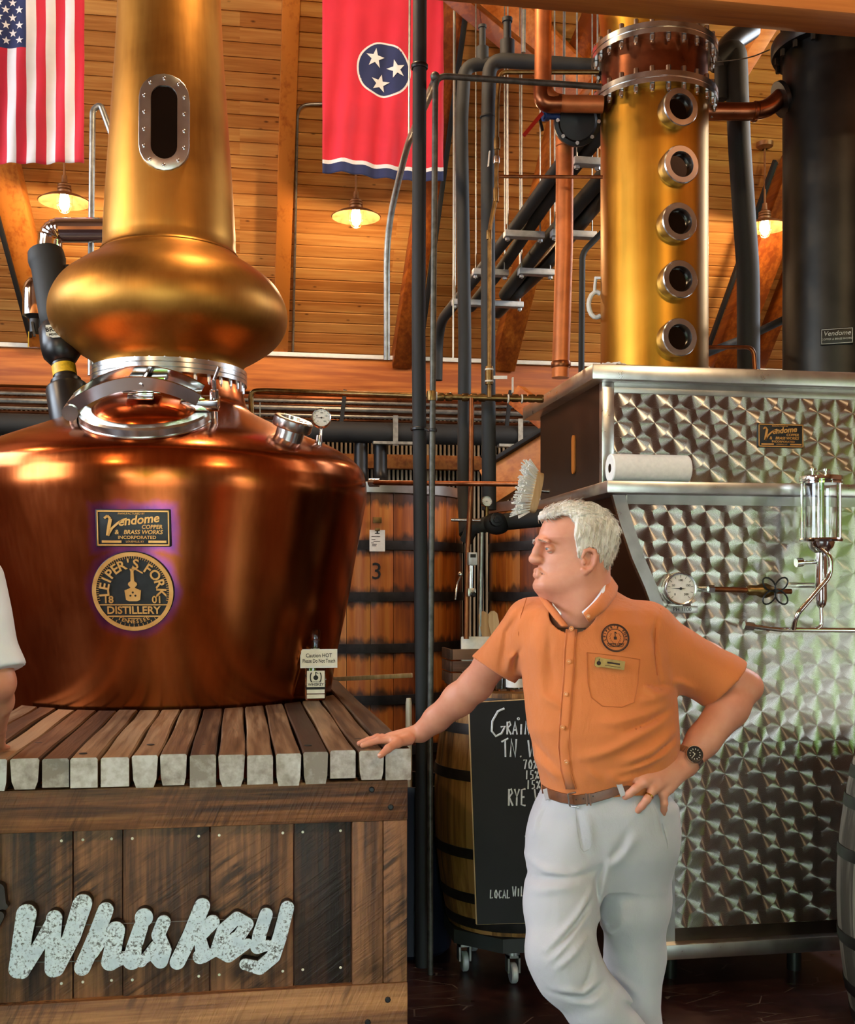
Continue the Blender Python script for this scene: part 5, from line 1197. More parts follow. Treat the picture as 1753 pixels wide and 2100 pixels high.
def chalk(line, x, y, h, wd, r=1.6, up=0.):
    m = MB()
    for i, ch in enumerate(line):
        if ch == ' ': continue
        for st in SF[ch]: m.tube([qb(x + (i + u * .78) * wd, y - v * h + up * i, .0015) for u, v in st], r * 4.5 / F, 5)
    return m
rows = [('GRAIN'[:1], 1006, 1511, 58, 38, 2.3), ('RAIN', 1039, 1506, 26, 12.5, 1.9), ('TN.', 1028, 1552, 36, 18, 2.0), ('WH', 1083, 1552, 34, 20, 2.0), ('70%', 1073, 1577, 19, 10.5, 1.5), ('15%', 1076, 1598, 18, 10.5, 1.5), ('15%', 1079, 1618, 18, 10.5, 1.5), ('RYE', 1042, 1652, 34, 13, 2.0), ('W', 1096, 1652, 34, 20, 2.), ('B', 1077, 1742, 28, 18, 2.0), ('LOCAL', 1005, 1842, 17, 8.6, 1.4), ('WILL', 1051, 1838, 20, 8.6, 1.4)]
SF['H'] = [[(.1, 0), (.15, 1)], [(.8, 0), (.85, 1)], [(.1, .5), (.8, .5)]]
for s2, x, y, h_, w2, r_ in rows: obj('chalk_line', chalk(s2, x, y, h_, w2, r_), 'chalk', bd)
obj('chalk_line', MB().tube([qb(1063 + 2.2 * math.cos(a), 1474 + 2.2 * math.sin(a), .0015) for a in [2 * PI * k / 10 for k in range(10)]], 1.1 * 4.5 / F, 5, closed=True), 'chalk', bd)
# things standing on the barrel head
ZB = 1.175
cr_ = thing('wooden_crate', 'dark slatted wooden crate on the barrel behind the orange sleeve', 'crate', pd(990, 1413, 4.9) * 1)
c0 = pd(928, 1400, 4.92); c1_ = pd(1062, 1400, 4.86)
for k in range(3):
    z_ = ZB + .008 + k * .052
    obj('slat', MB().box((c0.x, c0.y, z_), (c1_.x, c0.y + .012, z_ + .046), .002), 'crate_wood', cr_); obj('slat', MB().box((c0.x - .012, c0.y, z_), (c0.x, c0.y + .2, z_ + .046), .002), 'crate_wood', cr_); obj('slat', MB().box((c1_.x, c0.y, z_), (c1_.x + .012, c0.y + .2, z_ + .046), .002), 'crate_wood', cr_)
obj('bottom', MB().box((c0.x, c0.y, ZB - .004), (c1_.x, c0.y + .2, ZB + .008)), 'crate_wood', cr_)
np0 = pd(984, 1340, 4.93)
nap = thing('napkin_stack', 'white napkins printed with a ring logo in the crate', 'napkin', pd(985, 1400, 4.97)); NM = face_mat(np0 + Vector((0, .03, 0)), (-.1, -1, .25))
for k in range(3): obj('napkin', MB().box((-.075, -.08, -.012 * k - .008), (.075, .075 - .003 * k, -.012 * k), .003).xf(NM), 'paper', nap)
rg = MB()
for R_ in (.066, .060, .052): rg.tube([(.055 + R_ * math.cos(a), -.045 + R_ * math.sin(a), .001) for a in [PI * .45 + PI * .55 * k / 14 for k in range(15)]], .0016, 5)
obj('print', rg.xf(NM), 'ink', nap)
pad = thing('wooden_paddles', 'two pale wooden paddles standing upright in the crate', 'paddle', pd(1008, 1400, 5.0))
for dx, tl_ in ((-8, -.03), (9, .02)):
    q = pd(1008 + dx, 1330, 5.0)
    obj('paddle', MB().prism([(-.014, -.14), (.014, -.14), (.018, .06), (.024, .12), (.02, .155), (.008, .168), (-.008, .168), (-.02, .155), (-.024, .12), (-.018, .06)], -.006, .006, Matrix.Translation(q) @ Matrix.Rotation(tl_ - .12, 4, 'Y')), 'pale_wood', pad)
jr = thing('labelled_jar', 'small clear jar of grain with white label on the barrel by the shirt', 'jar', pd(1056, 1415, 4.66))
jq = pd(1056, 1415, 4.66); jq.z = ZB
obj('glass', MB().lathe([(.036, 0), (.038, .01), (.038, .06), (.03, .075), (.03, .085), (.027, .085), (.027, .075), (.034, .06), (.034, .01), (.0001, .008)], jq, n=24, caps=False), 'clear_glass', jr)
obj('grain', MB().lathe([(.0001, .009), (.033, .011), (.033, .055), (.0001, .058)], jq, n=20, caps=False), 'pale_wood', jr)
obj('label', MB().lathe([(.0386, .016), (.0386, .052)], jq, n=24, caps=False), 'paper', jr)
j2 = pd(1030, 1418, 4.68); j2.z = ZB
jr2 = thing('grain_jar', 'plain clear jar of grain just left of the labelled jar', 'jar', j2)
obj('glass', MB().lathe([(.026, 0), (.028, .01), (.028, .055), (.022, .062), (.019, .062), (.025, .055), (.025, .008), (.0001, .006)], j2, n=24, caps=False), 'clear_glass', jr2)
obj('grain', MB().lathe([(.0001, .007), (.024, .009), (.024, .05), (.0001, .052)], j2, n=20, caps=False), 'pale_wood', jr2)
# dark bin, white post, lath behind the bar
bq = pd(838, HY, 5.0)
single('dark_bin', MB().lathe([(.17, 0), (.19, .02), (.205, .70), (.215, .72), (.215, .75), (.2, .75), (.19, .1)], (bq.x, bq.y, 0), n=40), 'navy_bin', 'dark navy bin standing in the gap between the bar and the barrel', 'bin')
wp = pd(838, 1432, 4.98); single('white_post', MB().lathe([(9 * k5, 0), (6.5 * k5, wp.z - .02), (5 * k5, wp.z)], (wp.x, wp.y, 0), n=14), 'white_plastic', 'white tapered post end sticking up beside the black pole', 'post')
la, lb = pd(684, 1393, 5.75), pd(845, 1385, 5.5); single('pale_lath', MB().bar(la, lb, .016, .022, (0, 0, 1), .003), 'pale_wood', 'pale yellow lath lying level behind the deck corner', 'lath')
# ---------------------------------------------------------------- bottle with its caution card
bt = pz(646, 1434, DECK_Z + .002); ks = (bt.x * SY + bt.y * CY) / F
bo = thing('whiskey_bottle', 'clear whiskey bottle with cream label standing on the deck by the still', 'bottle', bt)
hx = 21.5 * ks
def rsq(r, z, n=32, e=.42):
    return [(math.copysign(abs(math.cos(2 * PI * k / n)) ** e, math.cos(2 * PI * k / n)) * r, math.copysign(abs(math.sin(2 * PI * k / n)) ** e, math.sin(2 * PI * k / n)) * r, z) for k in range(n)]
rings = [rsq(hx * .92, 0), rsq(hx, 4 * ks), rsq(hx, 66 * ks), rsq(hx * .93, 74 * ks, e=.6), rsq(hx * .62, 84 * ks, e=.9), rsq(hx * .5, 92 * ks, e=1), rsq(hx * .42, 104 * ks, e=1), rsq(hx * .42, 118 * ks, e=1), rsq(hx * .5, 119 * ks, e=1), rsq(hx * .5, 122 * ks, e=1)]
vs = [v for r_ in rings for v in r_]; n = 32; fs = [tuple(reversed(range(n))), tuple(9 * n + k for k in range(n))]
for i in range(9):
    for k in range(n): fs.append((i * n + k, i * n + (k + 1) % n, (i + 1) * n + (k + 1) % n, (i + 1) * n + k))
obj('glass', MB().add(vs, fs), 'clear_glass', bo, True)
obj('stopper', MB().lathe([(8 * ks, 122 * ks), (10.5 * ks, 124 * ks), (10.5 * ks, 140 * ks), (9 * ks, 143 * ks)], n=20), 'clear_glass', bo, True)
lbm = face_mat(Vector((0, -hx * 1.02, 0)), (0, -1, 0))
lab = obj('label', MB().box((-18 * ks, 14 * ks, 0), (18 * ks, 60 * ks, .0015)).xf(lbm), 'card', bo, True)
t = MB(); t.box((-19 * ks, 22 * ks, .0014), (19 * ks, 27 * ks, .0022))
for s2, y, sz, bo_ in (('WHISKEY', 32, 7.5, .02), ('TENNESSEE', 37.5, 4.5, .0)):
    v_, f_ = text(s2, sz * ks, 0, .0008, bo_); t.add([v + Vector((0, y * ks, .0015)) for v in v_], f_)
t.lathe([(1.5 * ks, .0016), (5 * ks, .0016), (5 * ks, .0022), (1.5 * ks, .0022)], (0, 46 * ks, 0), n=16); t.box((-1 * ks, 48 * ks, .0015), (1 * ks, 58 * ks, .0022)); t.bar((0, 57.5 * ks, .002), (5 * ks, 54 * ks, .002), 1.4 * ks, .0008)
for sgn in (-1, 1): t.tube([(sgn * (8 + 3 * math.sin(a)) * ks, (47 + 9 * math.cos(a)) * ks, .0018) for a in [PI * k / 8 for k in range(9)]], 1.2 * ks, 5)
obj('print', t.xf(lbm), 'ink', lab, True)
obj('label_band', MB().box((-18 * ks, 4 * ks, 0), (18 * ks, 12 * ks, .0012)).xf(lbm), 'card', bo, True)
obj('neck_label', MB().lathe([(hx * .47, 92 * ks), (hx * .435, 104 * ks)], n=20, caps=False), 'card', bo, True)
sg_ = thing('caution_sign', 'cream card sign reading Caution HOT hung on the bottle neck', 'sign', bt + Vector((0, -hx - .01, 70 * ks)))
sgm = face_mat(pd(652, 1348, (bt.x * SY + bt.y * CY)) + Vector((0, -hx - .008, 0)), (0, -1, .06))
obj('card', MB().box((-36 * ks, -16.5 * ks, 0), (36 * ks, 16.5 * ks, .002)).xf(sgm), 'card', sg_)
obj('sleeve', MB().box((-37.5 * ks, -20 * ks, -.0012), (37.5 * ks, 18 * ks, -.0004)).xf(sgm), 'white_plastic', sg_)
t = MB()
for s2, y in (('Caution HOT', 5), ('Please Do Not Touch', -6)):
    v_, f_ = text(s2, 11 * ks, 0, .0008, .012); t.add([Vector((v.x * (.85 if y > 0 else .68), v.y, v.z)) + Vector((0, y * ks, .002)) for v in v_], f_)
obj('lettering', t.xf(sgm), 'ink', sg_)
# ================================================================ THE METAL LETTERS
def _zinc():
    g = G('zinc_sheet'); co = g.obj(); n = g.noise(co, 150, 5, .7); n2 = g.noise(co, 16, 3)
    sp = g.n('MapRange', _0=g.math('MULTIPLY_ADD', n2, .35, g.math('MULTIPLY', n, .8)), _1=.585, _2=.69).outputs[0]
    col = g.mix(sp, g.ramp(n2, [(.3, '#b9c4cb'), (.7, '#e8eef0')]), rgb('#5b5550'))
    g.bsdf(col, .5, .35, g.bump(n, .15, .002)); M['zinc_sheet'] = g.m
_zinc(); plain('letter_edge', '#3a302b', .6, .3, .15, 20)
LET = {
 'W': [[(112, 638, 38), (96, 730, 35), (78, 868, 36)], [(95, 880, 26), (165, 770, 25), (232, 655, 27)], [(228, 655, 30), (222, 760, 28), (224, 868, 32)], [(235, 865, 32), (300, 735, 34), (346, 595, 37)]],
 'h': [[(442, 622, 30), (400, 735, 31), (345, 862, 31)], [(385, 800, 26), (430, 735, 25), (484, 708, 36), (478, 760, 32), (462, 838, 35), (505, 830, 22)]],
 'i': [[(602, 652, 35), (602, 655, 35)], [(590, 690, 28), (560, 780, 30), (552, 834, 35)], [(520, 815, 20), (590, 835, 24)]],
 's': [[(684, 672, 27), (662, 725, 26), (688, 790, 27), (672, 836, 28), (632, 800, 22)], [(610, 822, 20), (650, 770, 20)]],
 'k': [[(845, 605, 31), (795, 730, 31), (742, 838, 30)], [(888, 672, 28), (835, 735, 22), (850, 810, 30), (838, 815, 30)], [(850, 815, 26), (905, 795, 16)]],
 'e': [[(915, 782, 25), (1000, 730, 25), (1032, 680, 26), (990, 654, 24), (935, 705, 27), (912, 785, 29), (955, 812, 27), (1035, 762, 20)]],
 'y': [[(1112, 640, 26), (1085, 720, 27), (1076, 775, 28), (1122, 768, 20)], [(1200, 612, 27), (1170, 730, 28), (1142, 815, 28), (1085, 864, 26), (1024, 848, 22)]],
}
YS = BY - .012
sign = thing('whiskey_sign', 'galvanised metal script letters spelling Whiskey on the bar front', 'sign', pY(310, 1990, YS))
def lq(x, y, Yp): return pY(x / 2.038, 1560 + y / 2.038, Yp)
kl = (YS / CY) / F / 2.038
seg_n = [0]
def stroke(m, pts, ya, yb, grow=0.):
    # a chain of flat round-ended strokes, extruded from ya back to yb
    for (x0, y0, r0_), (x1, y1, r1_) in zip(pts, pts[1:]):
        a, b = lq(x0, y0, YS), lq(x1, y1, YS); ra_, rb_ = (r0_ * kl + grow), (r1_ * kl + grow)
        d = Vector((b.x - a.x, 0, b.z - a.z)); L_ = d.length
        if L_ < 1e-6: th = 0
        else: th = math.atan2(d.z, d.x)
        poly = [(a.x + ra_ * math.cos(th + PI / 2 + PI * k / 10), a.z + ra_ * math.sin(th + PI / 2 + PI * k / 10)) for k in range(11)] + [(b.x + rb_ * math.cos(th - PI / 2 + PI * k / 10), b.z + rb_ * math.sin(th - PI / 2 + PI * k / 10)) for k in range(11)]
        seg_n[0] += 1; m.prism(poly, ya - .00025 * (seg_n[0] % 9), yb)
for ch, sts in LET.items():
    core = MB(); face = MB()
    for j, st in enumerate(sts):
        stroke(core, st, YS - .002, BY + .018); stroke(face, st, YS - .006, YS - .002, .0005)
    lo = obj('letter', core, 'letter_edge', sign, sharp=40); obj('face', face, 'zinc_sheet', lo, sharp=40)
core = MB(); stroke(core, [(-60, 560, 26), (-10, 540, 26), (0, 600, 22), (20, 610, 12)], YS, BY + .018); stroke(core, [(-40, 720, 20), (-5, 650, 20)], YS, BY + .018)
obj('letter', core, 'letter_edge', sign, sharp=40)
for y0, y1 in ((694, 668), (842, 828)): obj('wire', MB().tube([lq(150, y0, YS + .01), lq(1160 if y0 < 700 else 860, y1 - (12 if y0 < 700 else 0), YS + .01)], .0016, 6), 'galvanised', sign)
# ================================================================ SCRUBBING BRUSH ON THE TANK
bc0, bc1 = pd(1102, 972, 4.72), pd(1086, 1046, 4.72)
brs = thing('scrub_brush', 'wooden scrubbing brush with white bristles hung on the tank side', 'brush', bc1)
axb = (bc0 - bc1); Lb = axb.length; axb.normalize(); out = (Vector((-1, -.25, 0)) - axb * Vector((-1, -.25, 0)).dot(axb)).normalized(); sd = axb.cross(out)
bm_ = Matrix(((axb.x, sd.x, out.x, bc1.x), (axb.y, sd.y, out.y, bc1.y), (axb.z, sd.z, out.z, bc1.z), (0, 0, 0, 1)))
obj('block', MB().prism([(Lb / 2 + Lb * .56 * math.copysign(abs(math.cos(a)) ** .6, math.cos(a)), .03 * math.copysign(abs(math.sin(a)) ** .6, math.sin(a))) for a in [2 * PI * k / 24 for k in range(24)]], -.02, .014, Matrix(((1, 0, 0, 0), (0, 0, 1, 0), (0, 1, 0, 0), (0, 0, 0, 1)))).xf(bm_), 'pale_wood', brs)
rb_ = random.Random(4); bt_ = MB()
for i in range(17):
    for j in range(5):
        u = -.06 + 1.12 * i / 16; b0_ = Vector((Lb * u, (j - 2) * .011, .012)); sp = Vector(((u - .5) * .05 + rb_.uniform(-.008, .008), (j - 2) * .006 + rb_.uniform(-.005, .005), .055 + rb_.uniform(-.006, .006)))
        for q in range(3):
            e_ = b0_ + sp + Vector((rb_.uniform(-.005, .005), rb_.uniform(-.005, .005), rb_.uniform(-.004, .004))); bt_.tube([b0_, e_], [.0035, .0028], 4)
o = obj('bristles', bt_.xf(bm_), 'paper', brs); o['kind'] = 'stuff'
obj('peg', MB().cyl(pd(1094, 1006, 4.72), pd(1125, 1008, 4.75), .008), 'steel', brs)
# ================================================================ PEOPLE: solid modelling by distance fields
_rs = np.random.RandomState(11); _LT = _rs.rand(48, 48, 48).astype(np.float32)
def vnoise(x, y, z):
    x, y, z = np.broadcast_arrays(x, y, z)
    xi, yi, zi = np.floor(x).astype(int), np.floor(y).astype(int), np.floor(z).astype(int)
    u, v, w = x - xi, y - yi, z - zi; u = u * u * (3 - 2 * u); v = v * v * (3 - 2 * v); w = w * w * (3 - 2 * w)
    g = lambda a, b, c: _LT[(xi + a) % 48, (yi + b) % 48, (zi + c) % 48]
    return ((g(0, 0, 0) * (1 - u) + g(1, 0, 0) * u) * (1 - v) + (g(0, 1, 0) * (1 - u) + g(1, 1, 0) * u) * v) * (1 - w) + ((g(0, 0, 1) * (1 - u) + g(1, 0, 1) * u) * (1 - v) + (g(0, 1, 1) * (1 - u) + g(1, 1, 1) * u) * v) * w - .5
def smin(a, b, k):
    h = np.clip(.5 + .5 * (b - a) / k, 0, 1); return b * (1 - h) + a * h - k * h * (1 - h)
class Field:
    def __init__(s, lo, hi, h):
        s.lo = np.array(lo, float); s.h = h; s.n = np.maximum(4, np.ceil((np.array(hi) - s.lo) / h).astype(int) + 1)
        s.ax = [(s.lo[i] + h * np.arange(s.n[i])).astype(np.float32) for i in range(3)]
        s.f = np.full(tuple(s.n), .25, np.float32)
    def sub(s, lo, hi):
        a = [int(np.clip(np.floor((lo[i] - s.lo[i]) / s.h), 0, s.n[i])) for i in range(3)]; b = [int(np.clip(np.ceil((hi[i] - s.lo[i]) / s.h) + 1, 0, s.n[i])) for i in range(3)]
        if any(b[i] <= a[i] for i in range(3)): return None
        sl = tuple(slice(a[i], b[i]) for i in range(3))
        return sl, s.ax[0][sl[0]][:, None, None], s.ax[1][sl[1]][None, :, None], s.ax[2][sl[2]][None, None, :]
    def _op(s, q, d, k, mode):
        sl = q[0]; a = s.f[sl]; d = np.broadcast_to(d, a.shape)
        if mode == 'add': s.f[sl] = smin(a, d, k) if k > 1e-6 else np.minimum(a, d)
        else: s.f[sl] = -smin(-a, d, k) if k > 1e-6 else np.maximum(a, -d)
    def cone(s, a, b, ra, rb, k=.01, mode='add', flat=None):
        a, b = np.array(a, float), np.array(b, float); m = max(ra, rb) + k + .03
        q = s.sub(np.minimum(a, b) - m, np.maximum(a, b) + m)
        if q is None: return s
        _, X, Y, Z = q; ba = b - a; L2 = max(1e-12, float(ba @ ba))
        t = np.clip(((X - a[0]) * ba[0] + (Y - a[1]) * ba[1] + (Z - a[2]) * ba[2]) / L2, 0, 1)
        dx, dy, dz = X - a[0] - t * ba[0], Y - a[1] - t * ba[1], Z - a[2] - t * ba[2]
        if flat is not None:      # (axis, factor): thinner along one axis
            ax, fc = np.array(flat[0], float), flat[1]; pr = dx * ax[0] + dy * ax[1] + dz * ax[2]
            d = np.sqrt(np.maximum(0, dx * dx + dy * dy + dz * dz + pr * pr * (fc * fc - 1))) - (ra + (rb - ra) * t)
        else: d = np.sqrt(dx * dx + dy * dy + dz * dz) - (ra + (rb - ra) * t)
        s._op(q, d, k, mode); return s
    def chain(s, pts, rs, k=.01, mode='add', flat=None):
        for i in range(len(pts) - 1): s.cone(pts[i], pts[i + 1], rs[i], rs[i + 1], k, mode, flat)
        return s
    def ell(s, c, r, k=.01, mode='add', rot=None):
        c = np.array(c, float); r = np.array(r, float); m = r.max() + k + .03; q = s.sub(c - m, c + m)
        if q is None: return s
        _, X, Y, Z = q; X, Y, Z = X - c[0], Y - c[1], Z - c[2]
        if rot is not None:
            R = np.array(rot.to_3x3() if hasattr(rot, 'to_3x3') else rot).T; X, Y, Z = R[0, 0] * X + R[0, 1] * Y + R[0, 2] * Z, R[1, 0] * X + R[1, 1] * Y + R[1, 2] * Z, R[2, 0] * X + R[2, 1] * Y + R[2, 2] * Z
        k0 = np.sqrt((X / r[0]) ** 2 + (Y / r[1]) ** 2 + (Z / r[2]) ** 2); k1 = np.sqrt((X / r[0] ** 2) ** 2 + (Y / r[1] ** 2) ** 2 + (Z / r[2] ** 2) ** 2)
        s._op(q, k0 * (k0 - 1) / np.maximum(k1, 1e-6), k, mode); return s
    def plane(s, p, n, k=0.):     # keep the side n points away from
        p, n = np.array(p, float), np.array(n, float); n = n / np.linalg.norm(n)
        d = (s.ax[0][:, None, None] - p[0]) * n[0] + (s.ax[1][None, :, None] - p[1]) * n[1] + (s.ax[2][None, None, :] - p[2]) * n[2]
        s.f = np.maximum(s.f, d) if k <= 0 else -smin(-s.f, -d, k); return s
    def loft(s, secs, k=.02, p=2.3, zpad=.0):   # secs: (z, x centre, half width, y centre, half depth), low z first
        secs = sorted(secs); A = np.array(secs); z = s.ax[2]; I = lambda c: np.interp(z, A[:, 0], A[:, c])[None, None, :].astype(np.float32)
        a, b = I(2), I(4); X = s.ax[0][:, None, None] - I(1); Y = s.ax[1][None, :, None] - I(3)
        n = ((np.abs(X) / a) ** p + (np.abs(Y) / b) ** p) ** (1 / p); d = (n - 1) * np.minimum(a, b)
        ze = np.maximum(A[0, 0] - z, z - A[-1, 0])[None, None, :] + .0; d = np.maximum(d, ze - zpad)
        s._op((tuple([slice(None)] * 3),), d.astype(np.float32), k, 'add'); return s
    def ridges(s, lines, ycut):    # folds: polylines in (x, z) with width and height (+ out, - in) on the near side y < ycut
        X, Z = s.ax[0][:, None], s.ax[2][None, :]; D = np.zeros((s.n[0], s.n[2]), np.float32)
        for pts, w, h in lines:
            best = np.full(D.shape, 9., np.float32); par = np.zeros(D.shape, np.float32); N = len(pts) - 1
            for i in range(N):
                (x0, z0), (x1, z1) = pts[i], pts[i + 1]; dx, dz = x1 - x0, z1 - z0; L2 = dx * dx + dz * dz + 1e-12
                t = np.clip(((X - x0) * dx + (Z - z0) * dz) / L2, 0, 1); d = np.hypot(X - x0 - t * dx, Z - z0 - t * dz); u = d < best; best = np.where(u, d, best); par = np.where(u, (i + t) / N, par)
            D += 1.5 * h * np.exp(-(best / w) ** 2) * np.sin(np.pi * np.clip(par, .04, .96)) ** .6
        m = np.clip((ycut - s.ax[1]) / .05, 0, 1)[None, :, None].astype(np.float32); s.f -= D[:, None, :] * m; return s
    def nets(s):
        f = s.f; neg = f < 0; n = np.array(f.shape) - 1
        acc = np.zeros((3,) + tuple(n), np.float32); cnt = np.zeros(tuple(n), np.float32)
        c = [neg[i:i + n[0], j:j + n[1], k:k + n[2]] for i in (0, 1) for j in (0, 1) for k in (0, 1)]
        any_ = c[0].copy(); all_ = c[0].copy()
        for q in c[1:]: any_ |= q; all_ &= q
        act = any_ & ~all_; I, J, K = np.nonzero(act); P = np.zeros((len(I), 3)); W = np.zeros(len(I))
        corners = [(i, j, k) for i in (0, 1) for j in (0, 1) for k in (0, 1)]
        for a in range(8):
            for b in range(a + 1, 8):
                da = np.abs(np.subtract(corners[a], corners[b]))
                if da.sum() != 1: continue
                ca, cb = corners[a], corners[b]; fa = f[I + ca[0], J + ca[1], K + ca[2]]; fb = f[I + cb[0], J + cb[1], K + cb[2]]; m = (fa < 0) != (fb < 0)
                t = np.where(m, fa / np.where(m, fa - fb, 1), 0)
                for ax in range(3): P[:, ax] += np.where(m, ca[ax] + t * (cb[ax] - ca[ax]), 0)
                W += m
        P = P / W[:, None] + np.stack([I, J, K], 1); P = P * s.h + s.lo
        idx = np.full(tuple(n), -1, np.int64); idx[I, J, K] = np.arange(len(I)); quads = []
        for ax in range(3):
            sh = [slice(None)] * 3; a0 = list(sh); a1 = list(sh); a0[ax] = slice(0, -1); a1[ax] = slice(1, None)
            e = neg[tuple(a0)] != neg[tuple(a1)]; E = np.nonzero(e); o1, o2 = [(1, 2), (2, 0), (0, 1)][ax]
            ok = (E[o1] > 0) & (E[o2] > 0) & (E[o1] < n[o1]) & (E[o2] < n[o2]); E = [q[ok] for q in E]; flip = neg[tuple(E)]
            def at(d1, d2): q = [E[0].copy(), E[1].copy(), E[2].copy()]; q[o1] -= d1; q[o2] -= d2; return idx[q[0], q[1], q[2]]
            Q = np.stack([at(1, 1), at(0, 1), at(0, 0), at(1, 0)], 1); Q[~flip] = Q[~flip][:, ::-1]; quads.append(Q)
        Q = np.concatenate(quads); Q = Q[(Q >= 0).all(1)]
        return P, Q
def relax(P, Q, n=2, lam=.5):
    e = np.concatenate([Q[:, [0, 1]], Q[:, [1, 2]], Q[:, [2, 3]], Q[:, [3, 0]]]); e = np.concatenate([e, e[:, ::-1]])
    deg = np.bincount(e[:, 0], minlength=len(P))[:, None]
    for _ in range(n):
        S = np.zeros_like(P)
        for ax in range(3): S[:, ax] = np.bincount(e[:, 0], weights=P[e[:, 1], ax], minlength=len(P))
        P = P + lam * (S / np.maximum(deg, 1) - P)
    return P
def np_mesh(name, parts, mats, attr=None):
    Ps, Qs, o = [], [], 0
    for P, Q in parts: Ps.append(P); Qs.append(Q + o); o += len(P)
    P, Q = np.concatenate(Ps), np.concatenate(Qs); me = bpy.data.meshes.new(name)
    me.vertices.add(len(P)); me.vertices.foreach_set('co', P.astype(np.float32).ravel()); me.loops.add(Q.size); me.loops.foreach_set('vertex_index', Q.astype(np.int32).ravel())
    me.polygons.add(len(Q)); me.polygons.foreach_set('loop_start', np.arange(0, Q.size, 4, dtype=np.int32))
    me.update(calc_edges=True); me.validate(); me.polygons.foreach_set('use_smooth', [True] * len(me.polygons))
    for m in mats: me.materials.append(M[m])
    return me
def drop_far(P, Q):      # nothing: kept for readability of callers
    return P, Q
# ---------------------------------------------------------------- skin, hair and cloth materials
def _skin(name, base, red, pale):
    g = G(name); co = g.obj(); n = g.noise(co, 9, 4); n2 = g.noise(co, 60, 4)
    col = g.ramp(g.math('MULTIPLY_ADD', n2, .3, g.math('MULTIPLY', n, .7)), [(.3, red), (.5, base), (.72, pale)])
    g.bsdf(col, .48, 0, g.bump(g.noise(co, 260, 3), .12, .002), Subsurface__Weight=.12, Subsurface__Radius=(.012, .005, .003), Subsurface__Scale=1.0, Specular__IOR__Level=.4); M[name] = g.m
_skin('ruddy_skin', '#d18c70', '#ca8066', '#d8987c')
def _hair():
    g = G('silver_hair'); co = g.obj(); n = g.noise(g.map(co, (1, 1, .12)), 260, 4, .6); n2 = g.noise(co, 16, 3)
    col = g.ramp(g.math('MULTIPLY_ADD', n2, .5, g.math('MULTIPLY', n, .5)), [(.34, '#8f8070'), (.5, '#d2c8ba'), (.64, '#f2ede4')])
    g.bsdf(col, .55, 0, g.bump(n, .5, .004)); M['silver_hair'] = g.m
_hair()
def _fabric(name, col, rough=.8, weave=900, wr=.25, stretch=(1, 1, .5)):
    g = G(name); co = g.obj(); w = g.noise(co, weave, 2); b = g.noise(g.map(co, stretch), 11, 4, .55, .6); b2 = g.noise(g.map(co, stretch), 32, 3)
    c = rgb(col); sh = g.ramp(g.noise(co, 5, 3), [(.3, tuple(x * .9 for x in c[:3])), (.7, tuple(min(1, x * 1.05) for x in c[:3]))])
    h = g.math('MULTIPLY_ADD', w, .12, g.math('MULTIPLY_ADD', b2, .3, b))
    g.bsdf(sh, rough, 0, g.bump(h, wr, .02), Sheen__Weight=.15, Specular__IOR__Level=.25); M[name] = g.m
_fabric('orange_twill', '#d67a42', wr=.5); _fabric('chino_cloth', '#bab7ba', wr=.4); _fabric('white_cotton', '#e6e8f0'); _fabric('navy_cotton', '#20263a')
plain('belt_leather', '#6b3d20', .4, 0, .15, 30, .1); plain('gold', '#d8a850', .2, 1., .03, 20); plain('brass_tag', '#8a6a34', .4, .6, .12, 60); plain('shirt_button', '#d98a50', .35, 0, .05, 20)
plain('mouth_dark', '#5a2a24', .6, 0, .05, 40); plain('lash', '#7a5442', .6, 0, .05, 40)
plain('lip', '#c07a68', .5, 0, .06, 40); plain('eye_white', '#d8d0c8', .2, 0, .02, 20); plain('iris', '#4c5a60', .2, 0, .05, 20); plain('shoe_leather', '#3a2416', .4, 0, .1, 20)
plain('thread_dark', '#2a1510', .8, 0, .1, 200); plain('seam_orange', '#b85f28', .8, 0, .05, 80); plain('seam_chino', '#a8a2a0', .8, 0, .05, 80)
# ---------------------------------------------------------------- the man in the orange shirt
MD = 3.0; MX0 = (1230 - CX) / F * MD
man_loc = pd(1230, HY, MD); man_loc.z = 0
man = thing('person', 'man in orange button-up shirt and pale trousers leaning one hand on the bar', 'person', man_loc, rot=(0, 0, -YAW))
def Lp(px, py, d=MD): return np.array(((px - CX) / F * d - MX0, d - MD, CH + (HY - py) / F * d))
def Lz(px, z, d): return np.array(((px - CX) / F * d - MX0, d - MD, z))
def mpart(name, me, parent=None, label=None, mats=None):
    o = bpy.data.objects.new(name, me); C.objects.link(o); o.parent = parent or man
    if label: o['label'] = label
    return o
def mmb(name, mb, mats, parent=None, label=None, sharp=35): return mpart(name, mb.mesh(name, (mats,) if isinstance(mats, str) else mats, sharp), parent, label)
# head, in its own frame: x forward out of the face, y to the man's left, z up
HYAW = math.radians(14); HS = 4801.0
Hc = Lp(1040 + 880 / 6.26, 1010 + 700 / 6.26, 3.0)
hf = np.array((-math.cos(HYAW), -math.sin(HYAW), 0)); hl = np.array((math.sin(HYAW), -math.cos(HYAW), 0)); hz = np.array((0, 0, 1.))
HR = np.stack([hf, hl, hz], 1)
def h2m(P): return P @ HR.T + Hc
CH_ = math.cos(HYAW)
def hp(x, y, lat=0.):            # a point of the head seen at crop position (x, y), lat metres out from the middle plane (far side mirrors the near side)
    px, py, al = 1040 + x / 6.26, 1010 + y / 6.26, abs(lat); t = (px - CX) / F
    X = (t * (3.0 + hl[1] * al) - (Hc[0] + MX0 + hl[0] * al)) / (hf[0] - t * hf[1]); d = 3.0 + hf[1] * X + hl[1] * al
    return np.array((X, lat, CH + (HY - py) / F * d - Hc[2]))
def interp(tab, z): T = sorted(((700 - y) / HS, v) for y, v in tab); return np.interp(z, [a for a, _ in T], [b for _, b in T])
